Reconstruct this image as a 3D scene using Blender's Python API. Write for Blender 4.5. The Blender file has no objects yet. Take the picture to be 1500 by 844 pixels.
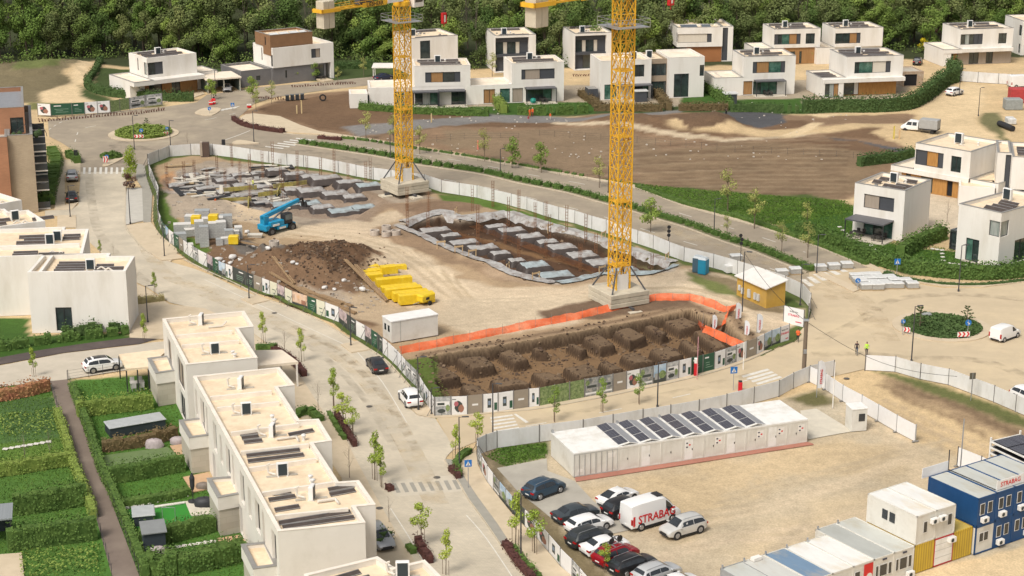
EXPOSURE=0.31
import bpy, math, random
import numpy as np
from mathutils import Vector, Matrix, noise
random.seed(7)
RAD=math.radians; PI=math.pi
FPX=2600.0; PITCH=RAD(17); CAMZ=70.0
_cp,_sp=math.cos(PITCH),math.sin(PITCH)
def G(px,py,z=0.0):
 """point of the site plan at height z seen at (px,py) of the survey photo"""
 u=(422-py)/FPX; X=(px-750)/FPX
 t=(CAMZ-z)/(_sp-u*_cp)
 return Vector((X*t,(_cp+u*_sp)*t,z))
def G2(px,py,z=0.0):
 v=G(px,py,z); return Vector((v.x,v.y))
scene=bpy.context.scene
col=scene.collection
cam_d=bpy.data.cameras.new('camera'); cam=bpy.data.objects.new('camera',cam_d); col.objects.link(cam)
cam.location=(0,0,CAMZ); cam.rotation_euler=(RAD(90)-PITCH,0,0)
cam_d.sensor_width=36; cam_d.lens=FPX/1500*36; cam_d.clip_start=1; cam_d.clip_end=12000
scene.camera=cam
_M={}
def mat(name,c=(.5,.5,.5),rough=.8,c2=None,scale=1.0,metal=0.0,bump=0.0,bscale=None,world=False,detail=4,spec=.5,rand=0.0,
  stain=None,stain_scale=.15,stretch=None,emit=None,alpha=None):
 """procedural paint / render / soil: base colour broken up by noise, optional second stain layer and bump"""
 if name in _M: return _M[name]
 m=bpy.data.materials.new(name); m.use_nodes=True; nt=m.node_tree; N=nt.nodes; L=nt.links
 b=N['Principled BSDF']; b.inputs['Roughness'].default_value=rough; b.inputs['Metallic'].default_value=metal
 b.inputs['Specular IOR Level'].default_value=spec
 if c2 is None: c2=tuple(x*.86 for x in c)
 if world: src=N.new('ShaderNodeNewGeometry').outputs['Position']
 else: src=N.new('ShaderNodeTexCoord').outputs['Object']
 if stretch:
  mp=N.new('ShaderNodeMapping'); mp.inputs['Scale'].default_value=stretch; L.new(src,mp.inputs[0]); src=mp.outputs[0]
 n=N.new('ShaderNodeTexNoise'); n.inputs['Scale'].default_value=scale; n.inputs['Detail'].default_value=detail; n.inputs['Roughness'].default_value=.65
 L.new(src,n.inputs['Vector'])
 r=N.new('ShaderNodeMapRange'); r.inputs[1].default_value=.32; r.inputs[2].default_value=.68; L.new(n.outputs['Fac'],r.inputs[0])
 mx=N.new('ShaderNodeMix'); mx.data_type='RGBA'; mx.inputs[6].default_value=(*c,1); mx.inputs[7].default_value=(*c2,1)
 L.new(r.outputs[0],mx.inputs[0]); out=mx.outputs[2]
 if stain:
  n2=N.new('ShaderNodeTexNoise'); n2.inputs['Scale'].default_value=stain_scale; n2.inputs['Detail'].default_value=6; n2.inputs['Roughness'].default_value=.7
  L.new(src,n2.inputs['Vector'])
  r2=N.new('ShaderNodeMapRange'); r2.inputs[1].default_value=.48; r2.inputs[2].default_value=.72; L.new(n2.outputs['Fac'],r2.inputs[0])
  m2=N.new('ShaderNodeMix'); m2.data_type='RGBA'; L.new(r2.outputs[0],m2.inputs[0]); L.new(out,m2.inputs[6]); m2.inputs[7].default_value=(*stain,1); out=m2.outputs[2]
 if rand:
  oi=N.new('ShaderNodeObjectInfo'); hs=N.new('ShaderNodeHueSaturation')
  ma=N.new('ShaderNodeMapRange'); ma.inputs[3].default_value=1-rand; ma.inputs[4].default_value=1+rand; L.new(oi.outputs['Random'],ma.inputs[0])
  mb=N.new('ShaderNodeMath'); mb.operation='MULTIPLY_ADD'; mb.inputs[1].default_value=-.06*min(1,rand*2); mb.inputs[2].default_value=.5+.03*min(1,rand*2); L.new(oi.outputs['Random'],mb.inputs[0])
  L.new(ma.outputs[0],hs.inputs['Value']); L.new(mb.outputs[0],hs.inputs['Hue']); L.new(out,hs.inputs['Color']); out=hs.outputs[0]
 L.new(out,b.inputs['Base Color'])
 if bump:
  nb=N.new('ShaderNodeTexNoise'); nb.inputs['Scale'].default_value=bscale or scale*3; nb.inputs['Detail'].default_value=5; L.new(src,nb.inputs['Vector'])
  bp=N.new('ShaderNodeBump'); bp.inputs['Distance'].default_value=bump; bp.inputs['Strength'].default_value=1; L.new(nb.outputs['Fac'],bp.inputs['Height']); L.new(bp.outputs[0],b.inputs['Normal'])
 if alpha is not None:
  b.inputs['Alpha'].default_value=alpha
  if alpha<0:
   n3=N.new('ShaderNodeTexNoise'); n3.inputs['Scale'].default_value=.5; n3.inputs['Detail'].default_value=6; L.new(src,n3.inputs['Vector'])
   r3=N.new('ShaderNodeMapRange'); r3.inputs[1].default_value=.42; r3.inputs[2].default_value=.75; r3.inputs[4].default_value=-alpha; L.new(n3.outputs['Fac'],r3.inputs[0]); L.new(r3.outputs[0],b.inputs['Alpha'])
 _M[name]=m; return m
def grid_mat(name,c,line,sx,sy,width=.04,rough=.7,axis='xy',world=False,rot=0,c2=None,offset=.5):
 """paving / tiles / panels : brick texture in metres"""
 if name in _M: return _M[name]
 m=bpy.data.materials.new(name); m.use_nodes=True; nt=m.node_tree; N=nt.nodes; L=nt.links
 b=N['Principled BSDF']; b.inputs['Roughness'].default_value=rough
 src=N.new('ShaderNodeNewGeometry').outputs['Position'] if world else N.new('ShaderNodeTexCoord').outputs['Object']
 mp=N.new('ShaderNodeMapping'); L.new(src,mp.inputs[0])
 if axis=='xz': mp.inputs['Rotation'].default_value=(RAD(-90),0,0)
 elif axis=='yz': mp.inputs['Rotation'].default_value=(RAD(-90),0,RAD(90))
 else: mp.inputs['Rotation'].default_value=(0,0,rot)
 br=N.new('ShaderNodeTexBrick'); br.offset=offset; br.inputs['Scale'].default_value=1; br.inputs['Brick Width'].default_value=sx; br.inputs['Row Height'].default_value=sy
 br.inputs['Mortar Size'].default_value=width; br.inputs['Mortar Smooth'].default_value=.3
 br.inputs['Color1'].default_value=(*c,1); br.inputs['Color2'].default_value=(*(c2 or tuple(x*.88 for x in c)),1); br.inputs['Mortar'].default_value=(*line,1)
 L.new(mp.outputs[0],br.inputs['Vector'])
 n=N.new('ShaderNodeTexNoise'); n.inputs['Scale'].default_value=.25; n.inputs['Detail'].default_value=6; L.new(src,n.inputs['Vector'])
 r=N.new('ShaderNodeMapRange'); r.inputs[1].default_value=.35; r.inputs[2].default_value=.65; r.inputs[3].default_value=.86; r.inputs[4].default_value=1.06; L.new(n.outputs['Fac'],r.inputs[0])
 mx=N.new('ShaderNodeVectorMath'); mx.operation='SCALE'; L.new(br.outputs['Color'],mx.inputs[0]); L.new(r.outputs[0],mx.inputs['Scale'])
 L.new(mx.outputs[0],b.inputs['Base Color']); _M[name]=m; return m
def glass(name,c=(.02,.025,.028),rough=.06,c2=None,scale=.9):
 if name in _M: return _M[name]
 return mat(name,c,rough=rough,c2=c2 or tuple(x*2.2 for x in c),scale=scale,spec=.9)
WHITE=lambda: mat('white_render',(.755,.725,.67),.85,(.72,.688,.635),.5,bump=.004,bscale=6,stain=(.64,.60,.53),stain_scale=.35,stretch=(1,1,.22))
WHITE2=lambda: mat('warm_white_render',(.74,.71,.655),.85,(.70,.67,.615),.5,stain=(.64,.60,.54),stain_scale=.35)
ROOF=lambda: mat('roof_ballast',(.78,.64,.46),.95,(.70,.56,.39),1.2,bump=.02,bscale=14,stain=(.62,.48,.32),stain_scale=.3)
ROOFL=lambda: mat('pale_roof_membrane',(.80,.71,.58),.9,(.74,.64,.51),.8,stain=(.66,.56,.43),stain_scale=.3)
COPE=lambda: mat('coping_metal',(.33,.32,.30),.5,metal=.3)
COPEW=lambda: mat('coping_cream',(.80,.73,.63),.7)
DARK=lambda: mat('dark_frame',(.035,.035,.038),.45)
ANTH=lambda: mat('anthracite_panel',(.06,.065,.075),.6)
WOOD=lambda: mat('timber_cladding',(.36,.20,.08),.7,(.27,.14,.05),.9,stretch=(6,6,.6))
WOODG=lambda: mat('grey_timber',(.36,.30,.24),.75,(.29,.24,.19),.9,stretch=(8,8,.5))
WOODO=lambda: mat('orange_timber',(.46,.24,.07),.6,(.34,.16,.04),1.3,stretch=(3,3,.5))
BROWN=lambda: mat('brown_cladding',(.25,.135,.065),.8)
GLASS=lambda: glass('window_glass',(.02,.028,.028))
GREEN=lambda: glass('green_tinted_glass',(.02,.065,.05),c2=(.10,.20,.16))
CURT=lambda: mat('curtained_glass',(.42,.43,.40),.25,(.20,.24,.22),1.2,stretch=(3,3,.2))
GREYR=lambda: mat('grey_render',(.17,.165,.165),.85)
METAL=lambda: mat('galvanised_metal',(.45,.46,.47),.45,metal=.6)
CONC=lambda: mat('concrete',(.48,.44,.37),.9,(.40,.36,.30),1.5,bump=.01,stain=(.33,.29,.23))
YEL=lambda: mat('crane_yellow',(.80,.47,.03),.5,(.68,.36,.02),1.0)
BLACK=lambda: mat('black_rubber',(.02,.02,.02),.85)
PAINTW=lambda: mat('road_paint',(.72,.70,.64),.8,(.55,.52,.46),2.5)
POLE=lambda: mat('lamp_post_grey',(.055,.055,.06),.5)
SOLAR=lambda: grid_mat('solar_cells',(.035,.038,.05),(.30,.30,.32),.95,.95,.03,.25,offset=0)
COLLECT=lambda: mat('solar_collector_dark',(.05,.04,.035),.35,(.09,.07,.06),2)
BARK=lambda: mat('bark',(.16,.12,.08),.9)
STEEL=lambda: mat('rusty_rebar',(.20,.085,.035),.8)
class MB:
 def __init__(s): s.v=[]; s.f=[]; s.fm=[]; s.m=0; s.T=None
 def at(s,mtx): s.T=mtx; return s
 def mi(s,i): s.m=i; return s
 def add(s,vs,fs):
  o=len(s.v)
  if s.T is not None: vs=[s.T@Vector(p) for p in vs]
  s.v.extend([tuple(p) for p in vs]); s.f.extend([tuple(o+i for i in f) for f in fs]); s.fm.extend([s.m]*len(fs)); return s
 def quad(s,a,b,c,d): return s.add([a,b,c,d],[(0,1,2,3)])
 def box(s,x0,x1,y0,y1,z0,z1):
  v=[(x0,y0,z0),(x1,y0,z0),(x1,y1,z0),(x0,y1,z0),(x0,y0,z1),(x1,y0,z1),(x1,y1,z1),(x0,y1,z1)]
  return s.add(v,[(0,3,2,1),(4,5,6,7),(0,1,5,4),(1,2,6,5),(2,3,7,6),(3,0,4,7)])
 def cbox(s,cx,cy,z0,w,d,h): return s.box(cx-w/2,cx+w/2,cy-d/2,cy+d/2,z0,z0+h)
 def bevbox(s,x0,x1,y0,y1,z0,z1,b):
  v=[];
  for z,i in ((z0,b),(z0+b,0),(z1-b,0),(z1,b)):
   v+=[(x0+i,y0+i,z),(x1-i,y0+i,z),(x1-i,y1-i,z),(x0+i,y1-i,z)]
  f=[(3,2,1,0),(12,13,14,15)]
  for k in range(3):
   for j in range(4): f.append((4*k+j,4*k+(j+1)%4,4*k+4+(j+1)%4,4*k+4+j))
  return s.add(v,f)
 def prism(s,pts,z0,z1,bottom=False):
  n=len(pts); v=[(p[0],p[1],z0) for p in pts]+[(p[0],p[1],z1) for p in pts]
  f=[(i,(i+1)%n,n+(i+1)%n,n+i) for i in range(n)]; f.append(tuple(range(n,2*n)))
  if bottom: f.append(tuple(range(n-1,-1,-1)))
  return s.add(v,f)
 def bar(s,a,b,r,r2=None,n=4,caps=False):
  a=Vector(a); b=Vector(b); d=(b-a)
  if d.length<1e-6: return s
  d.normalize(); up=Vector((0,0,1)) if abs(d.z)<.9 else Vector((1,0,0))
  u=d.cross(up).normalized(); w=d.cross(u); r2=r if r2 is None else r2; v=[]
  for c,rr in ((a,r),(b,r2)):
   for i in range(n):
    t=2*PI*(i+.5)/n; v.append(c+u*math.cos(t)*rr+w*math.sin(t)*rr)
  f=[(i,(i+1)%n,n+(i+1)%n,n+i) for i in range(n)]
  if caps or n>4: f+= [tuple(range(n-1,-1,-1)),tuple(range(n,2*n))]
  return s.add(v,f)
 def path(s,pts,r,n=5):
  for a,b in zip(pts[:-1],pts[1:]): s.bar(a,b,r,n=n)
  return s
 def lathe(s,prof,n=16,cx=0,cy=0,axis='z'):
  v=[];f=[]
  for r,z in prof:
   for i in range(n):
    t=2*PI*i/n
    if axis=='z': v.append((cx+r*math.cos(t),cy+r*math.sin(t),z))
    elif axis=='y': v.append((cx+r*math.cos(t),z,cy+r*math.sin(t)))
    else: v.append((z,cx+r*math.cos(t),cy+r*math.sin(t)))
  m=len(prof)
  for k in range(m-1):
   for i in range(n): f.append((k*n+i,k*n+(i+1)%n,(k+1)*n+(i+1)%n,(k+1)*n+i))
  f.append(tuple(range(n-1,-1,-1))); f.append(tuple((m-1)*n+i for i in range(n)))
  return s.add(v,f)
 def build(s,name,mats,parent=None,smooth=False,loc=None,rz=None,sharp=35):
  me=bpy.data.meshes.new(name); me.from_pydata(s.v,[],s.f)
  if not isinstance(mats,(list,tuple)): mats=[mats]
  for m in mats: me.materials.append(m)
  if len(mats)>1: me.polygons.foreach_set('material_index',s.fm)
  if smooth:
   me.polygons.foreach_set('use_smooth',[True]*len(me.polygons)); me.update()
   if sharp: me.set_sharp_from_angle(angle=RAD(sharp))
  me.update(); o=bpy.data.objects.new(name,me); col.objects.link(o)
  if parent is not None: o.parent=parent
  if loc is not None: o.location=loc
  if rz is not None: o.rotation_euler=(0,0,rz)
  return o
def tag(o,label=None,cat=None,group=None,kind=None):
 if label: o['label']=label
 if cat: o['category']=cat
 if group: o['group']=group
 if kind: o['kind']=kind
 return o
def empty(name,loc,rz=0,label=None,cat=None,group=None):
 o=bpy.data.objects.new(name,None); col.objects.link(o); o.location=loc; o.rotation_euler=(0,0,rz); o.empty_display_size=.5
 return tag(o,label,cat,group)
_kids={}
def kids(o): return [c for c in bpy.data.objects if c.parent==o]
def copy_tree(o,parent=None,keep=None):
 if keep is None:
  keep={}
  for c in bpy.data.objects:
   if c.parent is not None: keep.setdefault(c.parent.name,[]).append(c)
 c=o.copy(); col.objects.link(c)
 if parent is not None: c.parent=parent
 for ch in keep.get(o.name,[]): copy_tree(ch,c,keep)
 return c
class Stamp:
 """copies of one prototype; the first use moves the prototype itself"""
 def __init__(s,proto): s.p=proto; s.used=False; s.keep=None
 def __call__(s,loc,rz,label,cat=None,group=None,scale=1,sz=None):
  if not s.used: o=s.p; s.used=True
  else:
   if s.keep is None:
    s.keep={}
    def walk(q):
     s.keep[q.name]=[c for c in bpy.data.objects if c.parent==q]
     for c in s.keep[q.name]: walk(c)
    walk(s.p)
   o=copy_tree(s.p,None,s.keep)
  o.location=loc; o.rotation_euler=(0,0,rz); o.scale=(scale,scale,sz or scale)
  return tag(o,label,cat,group)
def text_obj(txt,size,material,parent,mtx,ext=.01,name='lettering',bold=0.0,sx=1.0):
 cu=bpy.data.curves.new(name,'FONT'); cu.body=txt; cu.size=size; cu.extrude=ext; cu.align_x='CENTER'; cu.align_y='CENTER'; cu.offset=bold; cu.resolution_u=2
 t=bpy.data.objects.new('tmp',cu); col.objects.link(t)
 dg=bpy.context.evaluated_depsgraph_get(); dg.update()
 me=bpy.data.meshes.new_from_object(t.evaluated_get(dg)); bpy.data.objects.remove(t); bpy.data.curves.remove(cu)
 me.transform(mtx@Matrix.Diagonal((sx,1,1,1))); me.materials.clear(); me.materials.append(material); me.name=name
 o=bpy.data.objects.new(name,me); col.objects.link(o)
 if parent is not None: o.parent=parent
 return o
def facing(p,ang=0):
 """matrix: text lies in plane whose x runs along angle ang, z up, reader at -y side"""
 return Matrix.Translation(p)@Matrix.Rotation(ang,4,'Z')@Matrix.Rotation(RAD(90),4,'X')
ORD=['first','second','third','fourth','fifth','sixth','seventh','eighth','ninth','tenth','eleventh','twelfth','thirteenth','fourteenth','fifteenth','sixteenth','seventeenth','eighteenth','nineteenth','twentieth']
def ordn(i):
 if i<20: return ORD[i]
 t=['twenty','thirty','forty','fifty','sixty','seventy','eighty','ninety'][(i+1)//10-2]; r=(i+1)%10
 return t+('-'+ORD[r-1] if r else 'th') if r else t[:-1]+'ieth'
def resample(pts,step):
 out=[pts[0].copy()]
 for a,b in zip(pts[:-1],pts[1:]):
  n=max(1,int(round((b-a).length/step)))
  for i in range(1,n+1): out.append(a.lerp(b,i/n))
 return out
def smooth_poly(pts,k=4,closed=False):
 """Catmull-Rom through points"""
 P=list(pts); n=len(P); out=[]
 rng=range(n) if closed else range(n-1)
 for i in rng:
  p0=P[(i-1)%n] if closed or i>0 else P[i]; p1=P[i]; p2=P[(i+1)%n]; p3=P[(i+2)%n] if closed or i+2<n else p2
  for j in range(k):
   t=j/k; out.append(.5*((2*p1)+(p2-p0)*t+(2*p0-5*p1+4*p2-p3)*t*t+(3*p1-p0-3*p2+p3)*t**3))
 if not closed: out.append(P[-1])
 return out
def poly_sd(X,Y,poly):
 inside=np.zeros(X.shape,bool); d2=np.full(X.shape,1e18); n=len(poly)
 for i in range(n):
  x0,y0=poly[i][0],poly[i][1]; x1,y1=poly[(i+1)%n][0],poly[(i+1)%n][1]
  if abs(y1-y0)>1e-9:
   c=((y0>Y)!=(y1>Y))&(X<(x1-x0)*(Y-y0)/(y1-y0)+x0); inside^=c
  dx,dy=x1-x0,y1-y0; L=dx*dx+dy*dy+1e-12
  t=np.clip(((X-x0)*dx+(Y-y0)*dy)/L,0,1); d2=np.minimum(d2,(X-x0-t*dx)**2+(Y-y0-t*dy)**2)
 d=np.sqrt(d2); return np.where(inside,d,-d)
def line_d(X,Y,pts):
 d2=np.full(X.shape,1e18)
 for a,b in zip(pts[:-1],pts[1:]):
  dx,dy=b[0]-a[0],b[1]-a[1]; L=dx*dx+dy*dy+1e-12
  t=np.clip(((X-a[0])*dx+(Y-a[1])*dy)/L,0,1); d2=np.minimum(d2,(X-a[0]-t*dx)**2+(Y-a[1]-t*dy)**2)
 return np.sqrt(d2)
_VT={}
def vnoise(X,Y,s,seed=0,octaves=3):
 """value noise, numpy, about -1..1"""
 out=np.zeros(X.shape); amp=1; tot=0
 for o in range(octaves):
  key=seed*31+o
  if key not in _VT: _VT[key]=np.random.RandomState(key).rand(128,128)*2-1
  T=_VT[key]
  x=X/s*(2**o)+17.3*o; y=Y/s*(2**o)+9.1*o
  xi=np.floor(x).astype(int); yi=np.floor(y).astype(int); fx=x-xi; fy=y-yi; fx=fx*fx*(3-2*fx); fy=fy*fy*(3-2*fy)
  a=T[xi%128,yi%128]; b=T[(xi+1)%128,yi%128]; c=T[xi%128,(yi+1)%128]; d=T[(xi+1)%128,(yi+1)%128]
  out+=amp*((a*(1-fx)+b*fx)*(1-fy)+(c*(1-fx)+d*fx)*fy); tot+=amp; amp*=.55
 return out/tot
def PP(*xy,z=0): return [G2(x,y,z) for x,y in xy]
world=bpy.data.worlds.new("World"); scene.world=world; world.use_nodes=True
nt=world.node_tree; bg=nt.nodes['Background']; sky=nt.nodes.new('ShaderNodeTexSky'); sky.sky_type='NISHITA'; sky.sun_disc=False
sky.sun_elevation=RAD(52); sky.sun_rotation=RAD(215); sky.air_density=1.0; sky.dust_density=5; sky.ozone_density=1
hs=nt.nodes.new('ShaderNodeHueSaturation'); hs.inputs['Saturation'].default_value=.22
nt.links.new(sky.outputs[0],hs.inputs['Color']); nt.links.new(hs.outputs[0],bg.inputs[0]); bg.inputs[1].default_value=.115
sd=bpy.data.lights.new('sun','SUN'); sun=bpy.data.objects.new('sun',sd); col.objects.link(sun)
sd.energy=1.8; sd.angle=RAD(18); sd.color=(1,.915,.80)
az=RAD(215); el=RAD(52)
dirv=Vector((math.sin(az)*math.cos(el),math.cos(az)*math.cos(el),math.sin(el)))
sun.rotation_euler=dirv.to_track_quat('Z','Y').to_euler()
scene.view_settings.view_transform='Standard'; scene.view_settings.look='None'; scene.view_settings.exposure=EXPOSURE; scene.view_settings.gamma=1
scene.view_settings.use_curve_mapping=False
SAND=(.55,.41,.235); SANDL=(.62,.48,.295); GRAV=(.45,.385,.28); SOIL=(.155,.095,.055); SOILM=(.235,.155,.095); SOILD=(.09,.052,.030)
SOILR=(.21,.12,.07); GRASS=(.07,.105,.025); GRASSB=(.045,.10,.016); GRASSD=(.055,.08,.025); DRY=(.27,.22,.12); WOODF=(.045,.055,.022); CONCG=(.40,.37,.32)
SITE=PP((216,243),(248.4,230),(280,227.6),(312,227.6),(340,231),(367,235),(394,239),(420.6,242.6),(445,245),(471,248.4),(496,253.4),(522,259),(547,263.4),(573,267),(622,273.5),(647,282),
 (699,290),(724,296.7),(749,302.5),(772,308),(796,316),(818.5,322.6),(842,327.6),(867,336),(888,342),(934,357.6),(957,365),(980.6,375),(1002,383),(1045,393),(1080,403),(1120,416),(1150,426),(1175,438),(1187,452),(1182,472),
 (1165,490),(1155.3,500),(1129.4,509.5),(1107.6,520.5),(1078,531.6),(1046,542.3),(1012,550.8),(975.6,559.3),(897.7,575.3),(856,582.8),(790,595.6),(774.4,597),(729.6,603.6),(684.8,607.9),(637,610),
 (621,586.5),(610,567),(595,552.4),(582.4,537.5),(568.5,524.7),(553.6,511.9),(535.3,499.8),(522,492.3),(509,483),(497,472.6),(477,465),(451,455.8),(428.7,448.3),(407,437),(384.7,428.5),(360,419),(341.7,411.7),(321,403),(304,392),(291,385.5),(276,376),(263,366),(248,355.5),(238.7,344),(232,325),(231,305),(233,292),(225,272),(219,258))
def paint(C,X,Y,poly,color,feather=.6,jit=1.0,strength=1,seed=1):
 jx=vnoise(X,Y,4,seed,4)*jit; sdv=poly_sd(X+jx,Y+vnoise(X,Y,4,seed+7,4)*jit,poly)
 w=np.clip(sdv/feather+.5,0,1)*strength
 for k in range(3): C[:,k]=C[:,k]*(1-w)+color[k]*w
def strip(C,X,Y,pts,width,color,feather=.5,jit=.4,strength=1,seed=3):
 d=line_d(X+vnoise(X,Y,3,seed)*jit,Y+vnoise(X,Y,3,seed+5)*jit,pts); w=np.clip((width/2-d)/feather+.5,0,1)*strength
 for k in range(3): C[:,k]=C[:,k]*(1-w)+color[k]*w
def soil_mat(name,bump=.04):
 m=bpy.data.materials.new(name); m.use_nodes=True; nt=m.node_tree; N=nt.nodes; L=nt.links; b=N['Principled BSDF']; b.inputs['Roughness'].default_value=.95; b.inputs['Specular IOR Level'].default_value=.2
 at=N.new('ShaderNodeAttribute'); at.attribute_name='soil'; pos=N.new('ShaderNodeNewGeometry').outputs['Position']
 out=at.outputs['Color']
 for sc,lo,hi,dt in ((.09,.84,1.12,6),(.9,.89,1.09,5),(5,.84,1.15,3)):
  n=N.new('ShaderNodeTexNoise'); n.inputs['Scale'].default_value=sc; n.inputs['Detail'].default_value=dt; n.inputs['Roughness'].default_value=.7; L.new(pos,n.inputs['Vector'])
  r=N.new('ShaderNodeMapRange'); r.inputs[1].default_value=.33; r.inputs[2].default_value=.67; r.inputs[3].default_value=lo; r.inputs[4].default_value=hi; L.new(n.outputs['Fac'],r.inputs[0])
  s=N.new('ShaderNodeVectorMath'); s.operation='SCALE'; L.new(out,s.inputs[0]); L.new(r.outputs[0],s.inputs['Scale']); out=s.outputs[0]
 L.new(out,b.inputs['Base Color'])
 n=N.new('ShaderNodeTexNoise'); n.inputs['Scale'].default_value=2.5; n.inputs['Detail'].default_value=6; L.new(pos,n.inputs['Vector'])
 bp=N.new('ShaderNodeBump'); bp.inputs['Distance'].default_value=bump; L.new(n.outputs['Fac'],bp.inputs['Height']); L.new(bp.outputs[0],b.inputs['Normal'])
 return m
SOILMAT=soil_mat('soil_and_gravel')
def heightgrid(name,xs,ys,hf,paintf,keep=None,material=None,slope=False):
 X,Y=np.meshgrid(xs,ys); sh=X.shape; Xf=X.ravel(); Yf=Y.ravel(); Z=hf(Xf,Yf)
 C=np.zeros((Xf.size,3)); paintf(C,Xf,Yf,Z)
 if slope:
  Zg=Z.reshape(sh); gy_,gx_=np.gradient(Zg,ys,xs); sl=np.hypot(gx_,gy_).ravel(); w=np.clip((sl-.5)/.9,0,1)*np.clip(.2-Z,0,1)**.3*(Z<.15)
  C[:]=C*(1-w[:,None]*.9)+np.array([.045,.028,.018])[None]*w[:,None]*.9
 idx=np.arange(Xf.size).reshape(sh); q=np.stack([idx[:-1,:-1],idx[:-1,1:],idx[1:,1:],idx[1:,:-1]],-1).reshape(-1,4)
 if keep is not None:
  cx=Xf[q].mean(1); cy=Yf[q].mean(1); q=q[keep(cx,cy)]
 used=np.unique(q); rem=np.full(Xf.size,-1); rem[used]=np.arange(used.size); q=rem[q]
 co=np.stack([Xf,Yf,Z],1)[used].astype(np.float32); C=C[used]
 me=bpy.data.meshes.new(name); me.vertices.add(len(co)); me.vertices.foreach_set('co',co.ravel())
 me.loops.add(q.size); me.loops.foreach_set('vertex_index',q.ravel().astype(np.int32)); me.polygons.add(len(q))
 me.polygons.foreach_set('loop_start',np.arange(0,q.size,4,dtype=np.int32)); me.polygons.foreach_set('loop_total',np.full(len(q),4,dtype=np.int32))
 me.update(calc_edges=True); me.validate()
 a=me.color_attributes.new('soil','FLOAT_COLOR','POINT'); a.data.foreach_set('color',np.concatenate([C,np.ones((len(C),1))],1).astype(np.float32).ravel())
 me.materials.append(material or SOILMAT); o=bpy.data.objects.new(name,me); col.objects.link(o)
 me.polygons.foreach_set('use_smooth',[True]*len(me.polygons))
 return o
FIELD=PP((345,165),(430,140),(545,130),(640,165),(720,172),(860,172),(1010,165),(1120,168),(1260,170),(1345,165),(1372,182),(1350,215),(1330,238),(1250,290),(1140,300),(1000,300),(900,268),(760,240),(600,212),(470,195),(390,178))
def paint_base(C,X,Y,Z):
 C[:]=SAND
 P=lambda pts,c,f=.6,j=1.,s=1,seed=1: paint(C,X,Y,PP(*pts),c,f,j,s,seed)
 P([(-400,96),(60,98),(200,100),(400,110),(600,100),(900,100),(1100,95),(1400,85),(1900,80),(1900,-60),(-400,-60)],WOODF,2,2)
 P([(-100,92),(100,94),(130,94),(110,130),(105,150),(-100,150)],(.17,.14,.08),1.5,2)          # rough ground by the track
 P([(20,100),(75,97),(95,108),(60,118),(20,120)],(.13,.15,.05),1,2)
 P([(95,118),(140,93),(150,96),(110,128)],SAND,1,1)
 P([(55,138),(100,128),(122,95),(137,97),(120,130),(150,150),(120,154),(60,152)],SANDL,1,1)
 P([(120,128),(150,140),(175,152),(150,155),(120,140)],GRASSD,1,1)
 P([(40,150),(165,152),(240,148),(240,156),(150,160),(40,162)],(.16,.16,.06),1,1)
 for pts in ([(140,110),(150,105),(330,100),(560,100),(560,118),(340,120),(200,140),(135,130)],
    [(486,88),(560,86),(600,90),(600,116),(486,118)],[(600,150),(1020,150),(1230,150),(1230,165),(1000,172),(700,170),(600,165)]):
  P(pts,GRASSD,1,1)
 P([(490,92),(545,90),(545,100),(490,101)],GRASSB,.5,.4)
 P([(600,125),(1010,125),(1330,110),(1330,150),(600,160)],(.36,.30,.22),1,1)
 for pts in ([(735,150),(868,150),(872,168),(735,169)],[(995,128),(1030,118),(1066,160),(1000,162)],[(1072,146),(1175,144),(1180,166),(1072,165)],[(590,158),(725,156),(730,166),(590,165)],[(880,152),(965,152),(968,162),(880,162)]): P(pts,GRASSB,.4,.3)
 paint(C,X,Y,FIELD,SOILM,.8,1.2)
 P([(375,160),(430,146),(540,132),(640,165),(720,172),(860,175),(800,186),(650,188),(560,198),(470,190)],SOIL,1,1.5)
 P([(860,180),(1010,168),(1120,175),(1180,178),(1190,185),(1130,200),(1000,205),(900,195)],SOIL,1,1.5)
 P([(500,186),(600,176),(720,168),(800,170),(870,175),(1000,160),(1000,166),(880,180),(720,180),(600,192),(520,200)],(.20,.19,.18),1,1.2)
 P([(1060,165),(1090,160),(1150,168),(1150,180),(1110,190),(1060,186),(1040,176)],(.085,.085,.09),.5,.6)       # membrane
 P([(1210,204),(1250,207),(1345,222),(1340,232),(1260,220)],(.10,.10,.105),.5,.5)
 P([(1010,175),(1070,180),(1065,196),(1010,196)],SOIL,.6,1); P([(1200,192),(1330,186),(1350,190),(1330,206),(1215,206)],SOIL,.8,1)
 P([(1130,210),(1250,208),(1330,225),(1330,235),(1240,238),(1130,222)],SOIL,.8,1)
 P([(630,205),(780,188),(860,190),(960,205),(960,230),(900,262),(760,238)],(.225,.16,.10),1.5,2)
 P([(930,225),(1100,208),(1260,222),(1300,240),(1240,290),(1080,290),(930,265)],(.215,.15,.09),1.5,2)
 strip(C,X,Y,PP((815,181),(890,188),(960,198),(1060,206),(1150,203),(1190,196)),2.2,(.52,.42,.29),.5,.5)
 strip(C,X,Y,PP((1000,192),(1130,197),(1230,190),(1320,180),(1380,172)),6,SAND,1.5,1.2,.9)
 strip(C,X,Y,PP((1150,203),(1175,193),(1190,185),(1206,178),(1204,168)),2.6,SANDL,.5,.4)
 strip(C,X,Y,PP((1190,168),(1204,170),(1225,168)),1.5,SANDL,.4,.3)
 P([(985,186),(1010,177),(1050,176),(1075,184),(1062,194),(1010,196)],(.13,.082,.05),.6,1); P([(885,180),(905,175),(950,180),(955,189),(900,190)],(.15,.095,.057),.6,1)
 P([(650,195),(690,190),(720,196),(700,210),(660,222)],(.22,.16,.10),1,1.5)
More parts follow.
